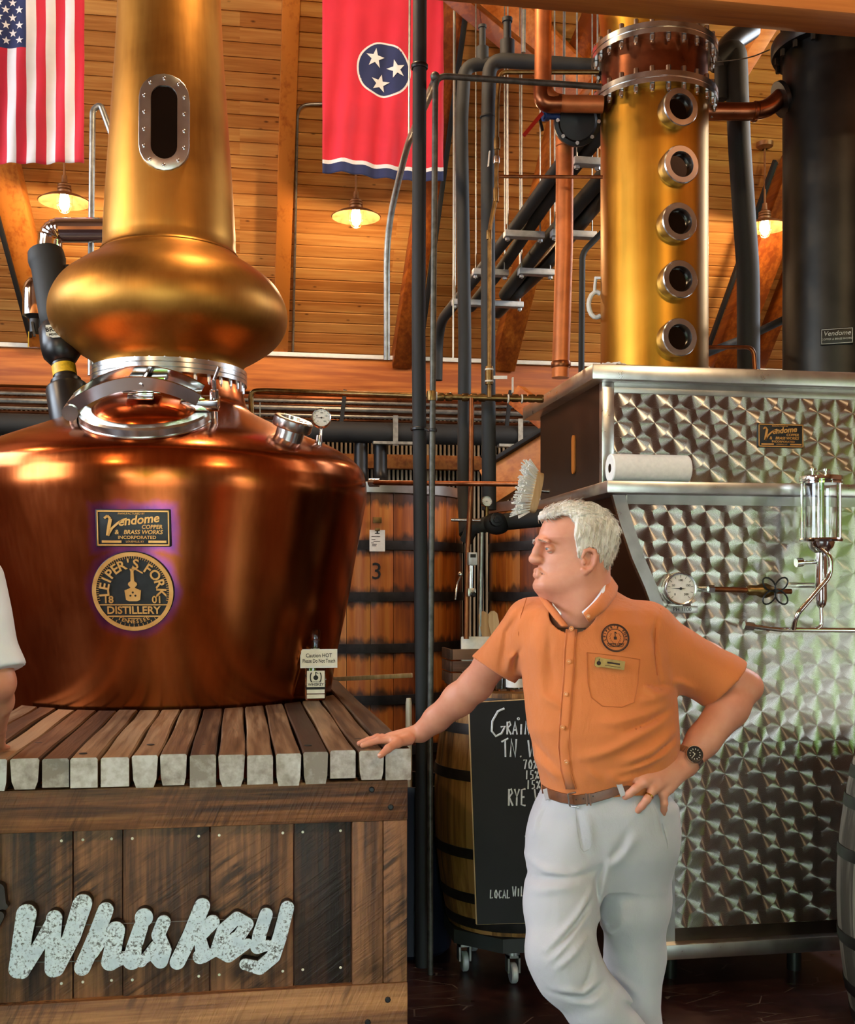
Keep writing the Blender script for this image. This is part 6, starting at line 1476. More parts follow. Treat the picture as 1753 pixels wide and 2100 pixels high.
FR = [(110, 826), (135, 756), (200, 636), (300, 522), (400, 454), (500, 414), (590, 392), (640, 420), (700, 430), (800, 430), (905, 398), (960, 392), (1000, 388), (1030, 402), (1060, 388), (1090, 394), (1125, 404), (1190, 364), (1235, 378), (1275, 442), (1310, 552)]
BK = [(110, 960), (135, 1010), (200, 1120), (300, 1250), (400, 1325), (500, 1360), (640, 1358), (780, 1325), (930, 1255), (1050, 1180), (1200, 1050), (1310, 900)]
WD = [(110, .02), (135, .036), (200, .055), (300, .068), (400, .0745), (500, .077), (640, .0765), (800, .073), (950, .068), (1080, .062), (1190, .05), (1235, .044), (1290, .032), (1310, .025)]
def head_loft(Fd, grow=0.):
    z = Fd.ax[2]; fr = (880 - interp(FR, z)) / HS / CH_ + grow; bk = (880 - interp(BK, z)) / HS / CH_ - grow; w = interp(WD, z) + grow
    c = ((fr + bk) / 2)[None, None, :]; a = ((fr - bk) / 2)[None, None, :]; w = w[None, None, :]
    X = Fd.ax[0][:, None, None] - c; Y = Fd.ax[1][None, :, None]; t = X / a
    we = w * (1 - .20 * np.clip(t, 0, 1) ** 2.0)
    n = np.sqrt(t ** 2 + (Y / we) ** 2); d = (n - 1) * np.minimum(a, w) * .9
    zt, zb = (700 - 110) / HS + grow, (700 - 1310) / HS; ze = np.maximum(z - zt, zb - z)[None, None, :]
    return np.maximum(d, ze).astype(np.float32)
hd = Field((-.155, -.115, -.215), (.165, .115, .14), .0021)
hd.f = head_loft(hd)
nb = [hp(905, 1000), hp(905, 1250), hp(900, 1560)]
hd.chain(nb, [.066, .070, .078], .03); hd.cone(hp(1010, 900), hp(990, 1500), .058, .07, .03)
hd.ell(hp(660, 1262), (.052, .042, .026), .03)                       # soft under-chin
hd.cone(hp(690, 1290), hp(880, 1420), .035, .05, .035)
for sg in (-1, 1):
    hd.cone(hp(950, 1050, sg * .054), hp(520, 1185, sg * .020), .020, .018, .03)       # jaw line
    hd.ell(hp(470, 706, sg * .033), (.020, .020, .0125), .014, 'sub')                   # eye socket
    hd.cone(hp(420, 606, sg * .010), hp(520, 628, sg * .050), .0060, .0056, .012)       # brow
    ec = hp(548, 722, sg * .032); hd.ell(ec, (.0126, .0132, .0122), .003)               # eyeball under its lids, then the slit between them
    hd.chain([ec + .0126 * np.array((math.cos(q), sg * math.sin(q), .38)) for q in (-.5, .1, .8, 1.3)], [.0012, .0020, .0020, .0012], .004)
    hd.chain([ec + .0128 * np.array((math.cos(q), sg * math.sin(q), .02 - .12 * abs(q - .2))) for q in (-.6, -.1, .4, .9, 1.2)], [.0010, .0022, .0025, .0020, .0010], .0012, 'sub')
    hd.chain([hp(515, 782, sg * .030), hp(590, 774, sg * .045)], [.0016, .0016], .006, 'sub')
    hd.ell(hp(410, 868, sg * .0135), (.0135, .0085, .0095), .006)                       # nostril wing
    hd.ell(hp(375, 894, sg * .0065), (.006, .0035, .004), .003, 'sub')
    hd.chain([hp(458, 880, sg * .022), hp(498, 960, sg * .033), hp(512, 1050, sg * .036)], [.002, .002, .0008], .006, 'sub')  # laugh line
    e0 = .0735
    hd.ell(hp(1040, 880, sg * (e0 + .0)), (.019, .010, .031), .008, rot=Matrix.Rotation(.2, 3, 'Y'))
    rim = [hp(965, 830, sg * (e0 + .009)), hp(1000, 752, sg * (e0 + .012)), hp(1060, 732, sg * (e0 + .015)), hp(1118, 752, sg * (e0 + .018)), hp(1142, 818, sg * (e0 + .019)), hp(1122, 910, sg * (e0 + .017)), hp(1066, 985, sg * (e0 + .013)), hp(1008, 1024, sg * (e0 + .010)), hp(972, 990, sg * (e0 + .008))]
    hd.chain(rim, [.0045, .005, .0052, .0055, .0055, .0055, .006, .0065, .005], .004)
    hd.ell(hp(1040, 870, sg * (e0 + .014)), (.011, .008, .018), .004, 'sub', rot=Matrix.Rotation(.2, 3, 'Y'))
    hd.chain([hp(1085, 800, sg * (e0 + .012)), hp(1095, 860, sg * (e0 + .012)), hp(1055, 940, sg * (e0 + .010))], [.003, .0035, .003], .003)
    hd.ell(hp(985, 890, sg * (e0 + .010)), (.006, .005, .008), .004)
hd.chain([hp(418, 655), hp(388, 745), hp(348, 838)], [.0095, .0105, .0125], .012); hd.ell(hp(350, 860), (.0150, .0145, .0120), .008)
hd.cone(hp(362, 895, 0), hp(405, 895, 0), .006, .006, .006)
for y_, x_, r_, w2 in ((1003, 396, .0066, .023), (1060, 394, .0078, .021)):
    hd.chain([hp(470, (y_ + 1065) / 2, -w2), hp(x_ + 10, y_, -.010), hp(x_, y_, 0), hp(x_ + 10, y_, .010), hp(470, (y_ + 1065) / 2, w2)], [.002, r_, r_, r_, .002], .005)
hd.chain([hp(486, 1060, -.025), hp(404, 1032, -.010), hp(384, 1030, 0), hp(404, 1032, .010), hp(486, 1060, .025)], [.0022, .003, .0034, .003, .0022], .003, 'sub')
headP, headQ = hd.nets(); headP = relax(headP, headQ, 1, .4)
body_parts = [(h2m(headP), headQ)]
# arms and hands
arm = Field((-.82, -.22, .85), (.62, .52, 1.62), .0045)
shR, elR, wrR = Lp(1062, 1285, 3.08), Lp(976, 1404, 3.22), Lp(862, 1503, 3.355)
shL, elL, wrL = Lp(1335, 1285, 3.03), Lp(1528, 1408, 3.03), Lp(1404, 1566, 2.93)
mid = lambda a, b, t: a * (1 - t) + b * t
def build_arm(Fd):
    Fd.chain([shR, mid(shR, elR, .6), elR], [.046, .047, .0465], .02); Fd.chain([elR, mid(elR, wrR, .3), mid(elR, wrR, .7), wrR], [.046, .0465, .037, .030], .02)
    Fd.chain([shL, mid(shL, elL, .6), elL], [.05, .05, .041], .02); Fd.chain([elL, mid(elL, wrL, .28), mid(elL, wrL, .7), wrL], [.041, .052, .042, .0335], .02)
    Fd.ell(elL + np.array((.012, 0, -.004)), (.03, .03, .03), .02)
build_arm(arm)
armP, armQ = arm.nets()
# cut the arms where the finer hand grids take over
def keep(P, Q, fn):
    k = fn(P); ok = k[Q].all(1); Q = Q[ok]; u, inv = np.unique(Q, return_inverse=True); return P[u], inv.reshape(Q.shape)
dR = (wrR - elR) / np.linalg.norm(wrR - elR); dL = (wrL - elL) / np.linalg.norm(wrL - elL)
cutR, cutL = mid(elR, wrR, .72), mid(elL, wrL, .80)
armP, armQ = keep(armP, armQ, lambda P: ~((((P - cutR) @ dR) > .004) & (P[:, 0] < 0)) & ~((((P - cutL) @ dL) > .004) & (P[:, 0] > 0) & (P[:, 2] < cutL[2] + .08)))
body_parts.append((relax(armP, armQ, 2), armQ))
# right hand flat on the deck, thumb over its front edge
RH = Field((wrR[0] - .24, wrR[1] - .17, 1.06), (wrR[0] + .14, wrR[1] + .14, 1.32), .0022)
build_arm(RH)
ZD = DECK_Z + .002
def on(px, z, d): return Lz(px, z, d)
kn = {'i': (on(803, ZD + .022, 3.300), .0105), 'm': (on(799, ZD + .025, 3.322), .0108), 'r': (on(801, ZD + .023, 3.344), .0102), 'p': (on(806, ZD + .019, 3.364), .0092)}
tipp = {'i': on(744, ZD + .0085, 3.287), 'm': on(737, ZD + .0085, 3.325), 'r': on(742, ZD + .0085, 3.360), 'p': on(757, ZD + .008, 3.388)}
RH.cone(wrR, mid(kn['m'][0], kn['r'][0], .5), .029, .020, .012, flat=((0, 0, 1), 1.25))
for f_, (k0, r_) in kn.items():
    RH.cone(mid(wrR, k0, .25), k0, .018, r_ + .0025, .012)
    t_ = tipp[f_]; m1 = mid(k0, t_, .46) + np.array((0, 0, .0065)); m2 = mid(k0, t_, .76) + np.array((0, 0, .003))
    RH.chain([k0, m1, m2, t_], [r_ + .0008, r_, r_ * .92, r_ * .78], .004)
    RH.ell(m1 + np.array((0, 0, .002)), (.009, r_, r_), .004)
th0, th1, th2, th3 = on(838, ZD + .022, 3.315), on(814, ZD + .018, 3.275), on(796, ZD + .006, 3.240), on(780, ZD - .012, 3.222)
RH.chain([th0, th1, th2, th3], [.018, .0135, .0115, .0088], .007); RH.cone(th1, kn['i'][0], .010, .009, .016)
RP, RQm = RH.nets(); RP, RQm = keep(RP, RQm, lambda P: ((P - cutR) @ dR) > -.004)
body_parts.append((relax(RP, RQm, 1, .4), RQm))
# left hand on the hip, fingers forward and down, thumb behind
LH = Field((wrL[0] - .24, wrL[1] - .16, wrL[2] - .2), (wrL[0] + .13, wrL[1] + .18, wrL[2] + .12), .0022)
build_arm(LH)
K = {'i': (Lp(1322, 1588, 2.862), .0105), 'm': (Lp(1321, 1604, 2.846), .0108), 'r': (Lp(1338, 1620, 2.850), .0104), 'p': (Lp(1360, 1630, 2.868), .0094)}
TP = {'i': [Lp(1300, 1596, 2.850), Lp(1286, 1602, 2.855), Lp(1276, 1607, 2.862)], 'm': [Lp(1302, 1618, 2.836), Lp(1290, 1628, 2.842), Lp(1282, 1634, 2.851)], 'r': [Lp(1326, 1640, 2.836), Lp(1316, 1653, 2.842), Lp(1308, 1662, 2.852)], 'p': [Lp(1362, 1648, 2.866), Lp(1361, 1660, 2.876), Lp(1359, 1670, 2.886)]}
LH.cone(wrL, Lp(1344, 1602, 2.868), .031, .024, .015, flat=((0, 1, 0), 1.25)); LH.cone(wrL, Lp(1368, 1612, 2.888), .028, .020, .015)
for f_, (k0, r_) in K.items():
    LH.cone(mid(wrL, k0, .3), k0, .018, r_ + .003, .012); LH.chain([k0] + TP[f_], [r_ + .001, r_, r_ * .93, r_ * .80], .004)
LH.chain([Lp(1386, 1580, 2.92), Lp(1372, 1600, 2.97), Lp(1372, 1622, 3.02)], [.02, .014, .010], .01)
LP_, LQ = LH.nets(); LP_, LQ = keep(LP_, LQ, lambda P: ((P - cutL) @ dL) > -.004)
body_parts.append((relax(LP_, LQ, 1, .4), LQ))
# trunk under the clothes keeps the figure in one piece
tr_ = Field((-.24, -.16, .95), (.24, .2, 1.6), .012)
tr_.loft([(.98, .0, .13, .02, .09), (1.15, .0, .15, .02, .10), (1.35, 0, .155, .03, .10), (1.48, -.01, .12, .04, .08), (1.56, -.03, .06, .03, .06)], .02)
tp_, tq_ = tr_.nets(); body_parts.append((tp_, tq_))
body = mpart('body', np_mesh('body', body_parts, ['ruddy_skin']), label='ruddy skinned head, arms and hands')
# nails
def nail(tip, prev, up, r, nm='nail'):
    d = (tip - prev) / np.linalg.norm(tip - prev); c = tip - d * r * .15 + up * r * .72
    X = Vector(d); Zv = Vector(up); Zv = (Zv - X * Zv.dot(X)).normalized(); Yv = Zv.cross(X)
    m = Matrix(((X.x, Yv.x, Zv.x, c[0]), (X.y, Yv.y, Zv.y, c[1]), (X.z, Yv.z, Zv.z, c[2]), (0, 0, 0, 1)))
    mmb('nail', MB().sphere((0, 0, 0), 1, 12, 8, (r * .85, r * .66, r * .22)).xf(m), 'nail_pink', body)
plain('nail_pink', '#e0b0a0', .25, 0, .03, 60)
for f_ in 'imrp': nail(tipp[f_], kn[f_][0], np.array((0, 0, 1.)), kn[f_][1] * .8)
nail(th3, th2, np.array((-.5, -.6, .6)), .0092)
for f_ in 'mrp': nail(TP[f_][2], TP[f_][1], np.array((-.25, -.9, .3)), K[f_][1] * .82)
# eyes, lips
for sg in (-1, 1):
    c = hp(548, 722, sg * .032); mm_ = Matrix.Translation(Hc) @ Matrix(HR.tolist()).to_4x4()
    ey = mmb('eye', MB().sphere(tuple(c + np.array((0, 0, 0))), .0116, 20, 14).xf(mm_), 'eye_white', body)
    mmb('iris', MB().lathe([(.0001, .0119), (.0035, .0114), (.0056, .0104)], tuple(c), (1, sg * .25, .0), n=16, caps=False).xf(mm_), 'iris', ey)
lipm = MB()
for y_, x_, r_, w2 in ((1008, 391, .0054, .021), (1056, 389, .0064, .019)): lipm.tube([hp(462, (y_ + 1045) / 2, -w2), hp(x_ + 12, y_, -.010), hp(x_ + 1, y_, 0), hp(x_ + 12, y_, .010), hp(462, (y_ + 1045) / 2, w2)], [.0012, r_, r_, r_, .0012], 8)
mmb('lips', lipm.xf(mm_), 'lip', body)
mmb('mouth_line', MB().tube([hp(478, 1058, -.0255), hp(408, 1034, -.012), hp(389, 1031, 0), hp(408, 1034, .012), hp(478, 1058, .0255)], [.001, .0028, .003, .0028, .001], 8).xf(mm_), 'mouth_dark', body)
brw = MB(); rb = random.Random(8)
for sg in (-1, 1):
    for q in range(46):
        t_ = rb.random(); a_ = hp(392 + 112 * t_, 598 + 26 * t_ + rb.uniform(-10, 10), sg * (.012 + .036 * t_)) + np.array((-.0006, 0, 0)); brw.tube([a_, a_ + np.array((-.002 + .006, sg * .006, -.0015 - .002 * t_))], [.0007, .0003], 4)
mmb('eyebrows', brw.xf(mm_), 'silver_hair', body)
# hair
HP = [(448, 348), (436, 292), (500, 225), (575, 180), (700, 132), (880, 120), (1100, 160), (1250, 240), (1370, 372), (1428, 480), (1412, 640), (1380, 780), (1300, 930), (1268, 1060), (1190, 1040), (1165, 940), (1165, 800), (1120, 725), (1010, 722), (950, 800), (915, 850), (868, 850), (838, 720), (792, 560), (812, 420), (720, 322), (610, 300), (520, 345)]
hr = Field((-.16, -.115, -.1), (.13, .115, .15), .0024)
pts = [hp(*q)[[0, 2]] for q in HP]
gx = np.arange(-.22, .16, .002); gz = hr.ax[2]; X2, Z2 = gx[:, None], gz[None, :]
best = np.full((len(gx), len(gz)), 9.); ins = np.zeros(best.shape, bool)
for (x0, z0_), (x1, z1_) in zip(pts, pts[1:] + pts[:1]):
    dx, dz = x1 - x0, z1_ - z0_; t_ = np.clip(((X2 - x0) * dx + (Z2 - z0_) * dz) / (dx * dx + dz * dz), 0, 1); best = np.minimum(best, np.hypot(X2 - x0 - t_ * dx, Z2 - z0_ - t_ * dz))
    cnd = ((z0_ > Z2) != (z1_ > Z2)) & (X2 < (x1 - x0) * (Z2 - z0_) / ((z1_ - z0_) if abs(z1_ - z0_) > 1e-9 else 1e-9) + x0); ins ^= cnd
P2 = np.where(ins, -best, best).astype(np.float32)
poly = np.empty(tuple(hr.n), np.float32)                 # the outline was drawn on the near side: slide it forward-to-back with the distance from the middle plane
for j_, y_ in enumerate(hr.ax[1]):
    fi = np.clip((hr.ax[0] - .38 * abs(y_) * np.clip((.06 - hr.ax[0]) / .05, 0, 1) - gx[0]) / .002, 0, len(gx) - 1.001); i0 = fi.astype(int); w_ = (fi - i0)[:, None]; poly[:, j_, :] = P2[i0] * (1 - w_) + P2[i0 + 1] * w_
shell = head_loft(hr, .009)
big = Field((-.16, -.115, -.1), (.13, .115, .15), .0024); big.f = shell
big.ell(hp(640, 260), (.060, .046, .030), .03); big.ell(hp(1180, 520), (.062, .070, .075), .03); big.ell(hp(1190, 900), (.028, .052, .05), .03); big.ell(hp(900, 250), (.09, .062, .04), .03)
Xh, Yh, Zh = hr.ax[0][:, None, None], hr.ax[1][None, :, None], hr.ax[2][None, None, :]
top = np.clip((Zh - .055) / .03, 0, 1)
fl_ = (1 - top) * (vnoise(Xh * 230 + Zh * 60, Yh * 150, Zh * 22 - Xh * 20) + .6 * vnoise(Xh * 480 + Zh * 120, Yh * 300, Zh * 40)) + top * (vnoise(Xh * 40 + 30, Yh * 260, Zh * 200 + Xh * 60) + .6 * vnoise(Xh * 70, Yh * 420, Zh * 330))
hr.f = np.maximum(big.f - .0075 * fl_, -smin(-poly + .004 * vnoise(Xh * 160, Yh * 160, Zh * 160), np.float32(9.), .001)).astype(np.float32)
hP, hQ = hr.nets(); hairo = mpart('hair', np_mesh('hair', [(h2m(hP), hQ)], ['silver_hair']), label='short silver grey hair')

# loose strands lying along the hair
Pn = hP[np.random.RandomState(5).choice(len(hP), 2600, replace=False)]; gi = np.clip(((Pn - hr.lo) / hr.h).astype(int), 1, hr.n - 2)
grd = np.stack([hr.f[gi[:, 0] + 1, gi[:, 1], gi[:, 2]] - hr.f[gi[:, 0] - 1, gi[:, 1], gi[:, 2]], hr.f[gi[:, 0], gi[:, 1] + 1, gi[:, 2]] - hr.f[gi[:, 0], gi[:, 1] - 1, gi[:, 2]], hr.f[gi[:, 0], gi[:, 1], gi[:, 2] + 1] - hr.f[gi[:, 0], gi[:, 1], gi[:, 2] - 1]], 1); grd /= np.linalg.norm(grd, axis=1)[:, None] + 1e-9
hs_ = MB(); rg_ = random.Random(6)
for p_, n_ in zip(Pn, grd):
    tt = min(1., max(0., (p_[2] - .05) / .04)); sd_ = 1 if p_[1] > 0 else -1
    fl2 = np.array((-.35 - .5 * tt, sd_ * .35 * tt + rg_.uniform(-.15, .15), -1. + .85 * tt + rg_.uniform(-.2, .2))); fl2 = fl2 - n_ * (fl2 @ n_); L2 = np.linalg.norm(fl2)
    if L2 < .2 or n_[0] > .75 and p_[2] < .06: continue
    fl2 /= L2; ln = rg_.uniform(.012, .024); a_ = p_ - n_ * .001; b_ = p_ + fl2 * ln * .5 + n_ * .0014; c_ = p_ + fl2 * ln + n_ * rg_.uniform(-.001, .0012)
    hs_.tube([h2m(q[None])[0] for q in (a_, b_, c_)], [.0008, .0007, .0002], 3, caps=False)
so = mmb('strands', hs_, 'silver_hair', hairo, sharp=80); so['kind'] = 'stuff'
# ---------------------------------------------------------------- shirt
def xz(px, py, d=2.88): q = Lp(px, py, d); return (q[0], q[2])
def sec(py, xl, xr, dc, hd_, d=MD): 
    a, b = Lp(xl, py, d), Lp(xr, py, d); return (a[2], (a[0] + b[0]) / 2, (b[0] - a[0]) / 2, dc - MD, hd_)
sh = Field((-.40, -.26, .98), (.42, .34, 1.64), .0042)
TS = [sec(1192, 1165, 1262, 3.06, .05), sec(1212, 1138, 1268, 3.04, .075), sec(1232, 1108, 1300, 3.03, .10), sec(1250, 1090, 1330, 3.02, .115), sec(1280, 1076, 1352, 3.01, .128), sec(1330, 1071, 1372, 3.0, .138), sec(1380, 1072, 1382, 3.0, .142), sec(1430, 1075, 1384, 2.99, .146), sec(1490, 1081, 1386, 2.98, .152), sec(1535, 1092, 1388, 2.98, .153), sec(1575, 1101, 1378, 2.985, .148), sec(1605, 1108, 1362, 2.99, .140), sec(1645, 1112, 1352, 2.995, .134)]
sh.loft(TS, .02, 2.25)
hemL0, hemL1 = Lp(1525, 1360, 3.03), Lp(1445, 1445, 3.02); hemR0, hemR1 = Lp(968, 1347, 3.2), Lp(1055, 1403, 3.14)
hL, hRm = (hemL0 + hemL1) / 2, (hemR0 + hemR1) / 2
def sleeve(a, b, ra, rb, k, h0, h1):          # a sleeve cut square at its hem, then blended into the trunk of the shirt
    g_ = Field(sh.lo, sh.lo + (sh.n - 1) * sh.h, sh.h); g_.f = np.full(sh.f.shape, .25, np.float32); u = (b - a) / np.linalg.norm(b - a); e = b + u * .08
    g_.chain([a, b, e], [ra, rb, rb + .004], .02); n = np.cross(h1 - h0, np.array((0., 1., 0.))); n /= np.linalg.norm(n); n = n if n @ u > 0 else -n
    g_.plane(b, n); sh.f = smin(sh.f, g_.f, k).astype(np.float32)
sleeve(Lp(1318, 1306, 3.02), hL, .085, .077, .04, hemL0, hemL1); sleeve(Lp(1092, 1292, 3.06), hRm, .082, .067, .04, hemR0, hemR1)
sh.ell(Lp(1330, 1278, 3.02), (.055, .075, .05), .04); sh.ell(Lp(1085, 1268, 3.06), (.045, .075, .045), .04)
folds = [
 ([xz(1372, 1470), xz(1310, 1500), xz(1240, 1535), xz(1190, 1548)], .012, .007), ([xz(1384, 1500), xz(1330, 1535), xz(1262, 1562)], .011, .007), ([xz(1386, 1530), xz(1320, 1560), xz(1250, 1582)], .009, .006),
 ([xz(1375, 1440), xz(1320, 1462), xz(1255, 1478), xz(1215, 1478)], .011, .005), ([xz(1378, 1455), xz(1325, 1480), xz(1262, 1500)], .007, -.005), ([xz(1385, 1515), xz(1335, 1548), xz(1270, 1572)], .006, -.005),
 ([xz(1380, 1425), xz(1345, 1432), xz(1300, 1436)], .012, .005), ([xz(1382, 1410), xz(1350, 1405), xz(1300, 1400)], .008, -.004),
 ([xz(1110, 1425), xz(1135, 1440), xz(1150, 1452)], .010, .004), ([xz(1105, 1300), xz(1108, 1380), xz(1118, 1460)], .014, .004), ([xz(1130, 1290), xz(1128, 1350), xz(1136, 1400)], .008, -.003),
 ([xz(1098, 1560), xz(1130, 1585), xz(1150, 1600)], .010, .004), ([xz(1095, 1520), xz(1120, 1550), xz(1145, 1575)], .008, -.003),
 ([xz(1070, 1250, 3.0), xz(1040, 1300, 3.0), xz(1025, 1370, 3.1)], .008, -.006), ([xz(1062, 1340, 3.), xz(1045, 1352, 3.), xz(1036, 1385, 3.1)], .009, .006), ([xz(1068, 1330, 3.), xz(1058, 1352, 3.), xz(1052, 1380, 3.1)], .006, -.006),
 ([xz(1352, 1250, 2.95), xz(1338, 1300, 2.93), xz(1344, 1360, 2.92), xz(1352, 1405, 2.92)], .006, -.004), ([xz(1372, 1395, 2.95), xz(1395, 1400, 2.95), xz(1430, 1415, 2.97)], .010, .005),
 ([xz(1240, 1580), xz(1262, 1598), xz(1300, 1590)], .008, .005), ([xz(1200, 1572), xz(1225, 1596)], .008, .004), ([xz(1310, 1400), xz(1340, 1420), xz(1370, 1422)], .010, .006)]
sh.ridges(folds, .10)
X_, Y_, Z_ = sh.ax[0][:, None, None], sh.ax[1][None, :, None], sh.ax[2][None, None, :]
sh.f += (.004 * vnoise(X_ * 14, Y_ * 14, Z_ * 11) + .002 * vnoise(X_ * 34, Y_ * 30, Z_ * 26)).astype(np.float32)
front_field = sh.f.copy()
def surf_y(Fd, x, z):
    i = int(np.clip(round((x - Fd.lo[0]) / Fd.h), 0, Fd.n[0] - 1)); k = int(np.clip(round((z - Fd.lo[2]) / Fd.h), 0, Fd.n[2] - 1)); c = Fd.f[i, :, k]; q = np.nonzero(c < 0)[0]
    if len(q) == 0: return 0.
    j = q[0]; 
    return float(Fd.ax[1][j]) if j == 0 else float(Fd.ax[1][j - 1] + Fd.h * c[j - 1] / (c[j - 1] - c[j]))
def onS(Fd, px, py, off=0.):     # the point where a pixel's ray meets the cloth
    d = 2.85
    for _ in range(12):
        q = Lp(px, py, d); y = surf_y(Fd, q[0], q[2]); d = d * .4 + (y + MD) * .6
    q = Lp(px, py, d); return Vector((q[0], d - MD - off, q[2]))
# hollow the cloth out: neck, sleeve ends and waist open on a thin shell
shell_ = np.maximum(sh.f, -(sh.f + .010)); sh2 = Field(sh.lo, sh.lo + (sh.n - 1) * sh.h, sh.h); sh2.f = shell_[:sh2.n[0], :sh2.n[1], :sh2.n[2]]
for a_, b_, r_ in ((Lp(1318, 1306, 3.02), hL, .066), (Lp(1092, 1292, 3.06), hRm, .056)): sh2.cone(a_, b_ + (b_ - a_) * .8, r_, r_ + .004, .004, 'sub')
neck_c = h2m(hp(905, 1360)[None])[0]; neck_t = h2m(hp(905, 1000)[None])[0]
sh2.cone(Lp(1175, 1262, 2.93), neck_t, .062, .10, .006, 'sub'); sh2.cone(Lp(1170, 1285, 2.865), Lp(1185, 1240, 2.90), .008, .05, .006, 'sub')
sP, sQ = sh2.nets(); sP = relax(sP, sQ, 1, .4)
shirt = mpart('shirt', np_mesh('shirt', [(sP, sQ)], ['orange_twill']), label='short-sleeved orange button-up shirt')
# collar leaves, stand, placket, buttons, pocket, badges
def ribbon(name, top, bot, mat, th=.004, parent=shirt, n=5):
    A, B_ = [Vector(q) for q in top], [Vector(q) for q in bot]; A = bend(A, .02, 4) if len(A) > 2 else A
    def res(P, m):
        L_ = [0]; 
        for a, b in zip(P, P[1:]): L_.append(L_[-1] + (b - a).length)
        out = []
        for k in range(m):
            s_ = L_[-1] * k / (m - 1); j = min(len(P) - 2, max(0, next((i for i in range(len(L_) - 1) if L_[i + 1] >= s_ - 1e-9), len(P) - 2))); t_ = (s_ - L_[j]) / max(1e-9, L_[j + 1] - L_[j]); out.append(P[j].lerp(P[j + 1], t_))
        return out
    A, B_ = res(A, 22), res(B_, 22); vs = []; fs = []
    for a, b in zip(A, B_):
        for k in range(n): t_ = k / (n - 1); vs.append(a.lerp(b, t_) + Vector((0, -.006 * math.sin(PI * t_), 0)))
    for i in range(21):
        for k in range(n - 1): fs.append((i * n + k, (i + 1) * n + k, (i + 1) * n + k + 1, i * n + k + 1))
    o = mmb(name, MB().add(vs, fs), mat, parent); m = o.modifiers.new('thickness', 'SOLIDIFY'); m.thickness = th; m.offset = 0; return o
l3 = lambda *q: Lp(*q)
ribbon('collar', [l3(1236, 1166, 3.13), l3(1247, 1176, 3.02), l3(1243, 1200, 2.955), l3(1226, 1228, 2.895), l3(1196, 1258, 2.858)], [l3(1252, 1190, 3.15), l3(1266, 1203, 3.03), l3(1263, 1222, 2.945), l3(1240, 1252, 2.882), l3(1207, 1276, 2.856)], 'orange_twill', .005)
ribbon('collar', [l3(1112, 1222, 2.99), l3(1124, 1234, 2.95), l3(1140, 1252, 2.905), l3(1164, 1284, 2.858)], [l3(1106, 1226, 2.98), l3(1118, 1244, 2.935), l3(1136, 1268, 2.885), l3(1152, 1285, 2.858)], 'orange_twill', .005)
ribbon('undershirt_edge', [l3(1240, 1182, 3.0), l3(1232, 1214, 2.93), l3(1212, 1240, 2.89), l3(1193, 1256, 2.866)], [l3(1246, 1188, 2.985), l3(1239, 1214, 2.925), l3(1218, 1242, 2.88), l3(1196, 1260, 2.862)], 'white_cotton', .003)
ribbon('undershirt_edge', [l3(1132, 1236, 2.95), l3(1140, 1247, 2.92), l3(1150, 1256, 2.9)], [l3(1134, 1244, 2.94), l3(1143, 1254, 2.908), l3(1150, 1262, 2.89)], 'white_cotton', .003)
PLK = [(1172, 1290), (1168, 1330), (1166, 1380), (1162, 1430), (1158, 1480), (1155, 1530), (1160, 1580), (1170, 1618)]
vs = []; fs = []
for i, (x, y) in enumerate(PLK):
    for dx in (-12, -6, 0, 6, 12): vs.append(onS(sh, x + dx, y, .0035 if abs(dx) < 12 else .0012))
for i in range(len(PLK) - 1):
    for k in range(4): fs.append((i * 5 + k, (i + 1) * 5 + k, (i + 1) * 5 + k + 1, i * 5 + k + 1))
pko = mmb('placket', MB().add(vs, fs), 'orange_twill', shirt); pko.modifiers.new('thickness', 'SOLIDIFY').thickness = .002
for s_ in (-12, 12): mmb('seam', MB().tube([onS(sh, x + s_ * .86, y, .0038) for x, y in PLK], .0009, 5), 'seam_orange', shirt)
def frame_at(px, py, off=.004):
    a, b, c = onS(sh, px, py, off), onS(sh, px + 8, py, off), onS(sh, px, py - 8, off); x = (b - a).normalized(); y = (c - a).normalized(); z = x.cross(y).normalized()
    if z.y > 0: z = -z
    y = z.cross(x).normalized(); return Matrix(((x.x, y.x, z.x, a.x), (x.y, y.y, z.y, a.y), (x.z, y.z, z.z, a.z), (0, 0, 0, 1)))
for px, py in ((1171, 1289), (1166, 1356), (1160, 1423), (1153, 1491), (1161, 1562), (1207, 1262)):
    mm_ = frame_at(px, py, .006 if py != 1262 else .002)
    if py == 1262: mm_ = Matrix.Translation(Vector(Lp(1206, 1264, 2.846))) @ Matrix.Rotation(PI / 2, 4, 'X')
    b_ = mmb('button', MB().lathe([(.0062, 0), (.0064, .0018), (.005, .0026), (.0042, .0016), (.0001, .0016)], n=18, caps=False).xf(mm_), 'shirt_button', shirt)
    mmb('thread', MB().box((-.002, -.0005, .0016), (.002, .0005, .0028)).xf(mm_), 'card', b_)
def drape(pts, off, r, mat, name, parent=shirt): return mmb(name, MB().tube([onS(sh, x, y, off) for x, y in pts], r, 5), mat, parent)
drape([(1203, 1338), (1258, 1344), (1312, 1352)], .0012, .0011, 'seam_orange', 'pocket_hem'); drape([(1203, 1338), (1205, 1400), (1212, 1430), (1235, 1448), (1275, 1450), (1300, 1440), (1308, 1400), (1312, 1352)], .0012, .0011, 'seam_orange', 'pocket_seam')
drape([(1080, 1225), (1068, 1262), (1063, 1300), (1066, 1335)], .001, .0012, 'seam_orange', 'shoulder_seam'); drape([(1355, 1248), (1344, 1290), (1343, 1340), (1348, 1385)], .001, .0012, 'seam_orange', 'shoulder_seam')
mm_ = frame_at(1261, 1308, .003); k3 = 2.88 / F; R_ = 29.5 * k3
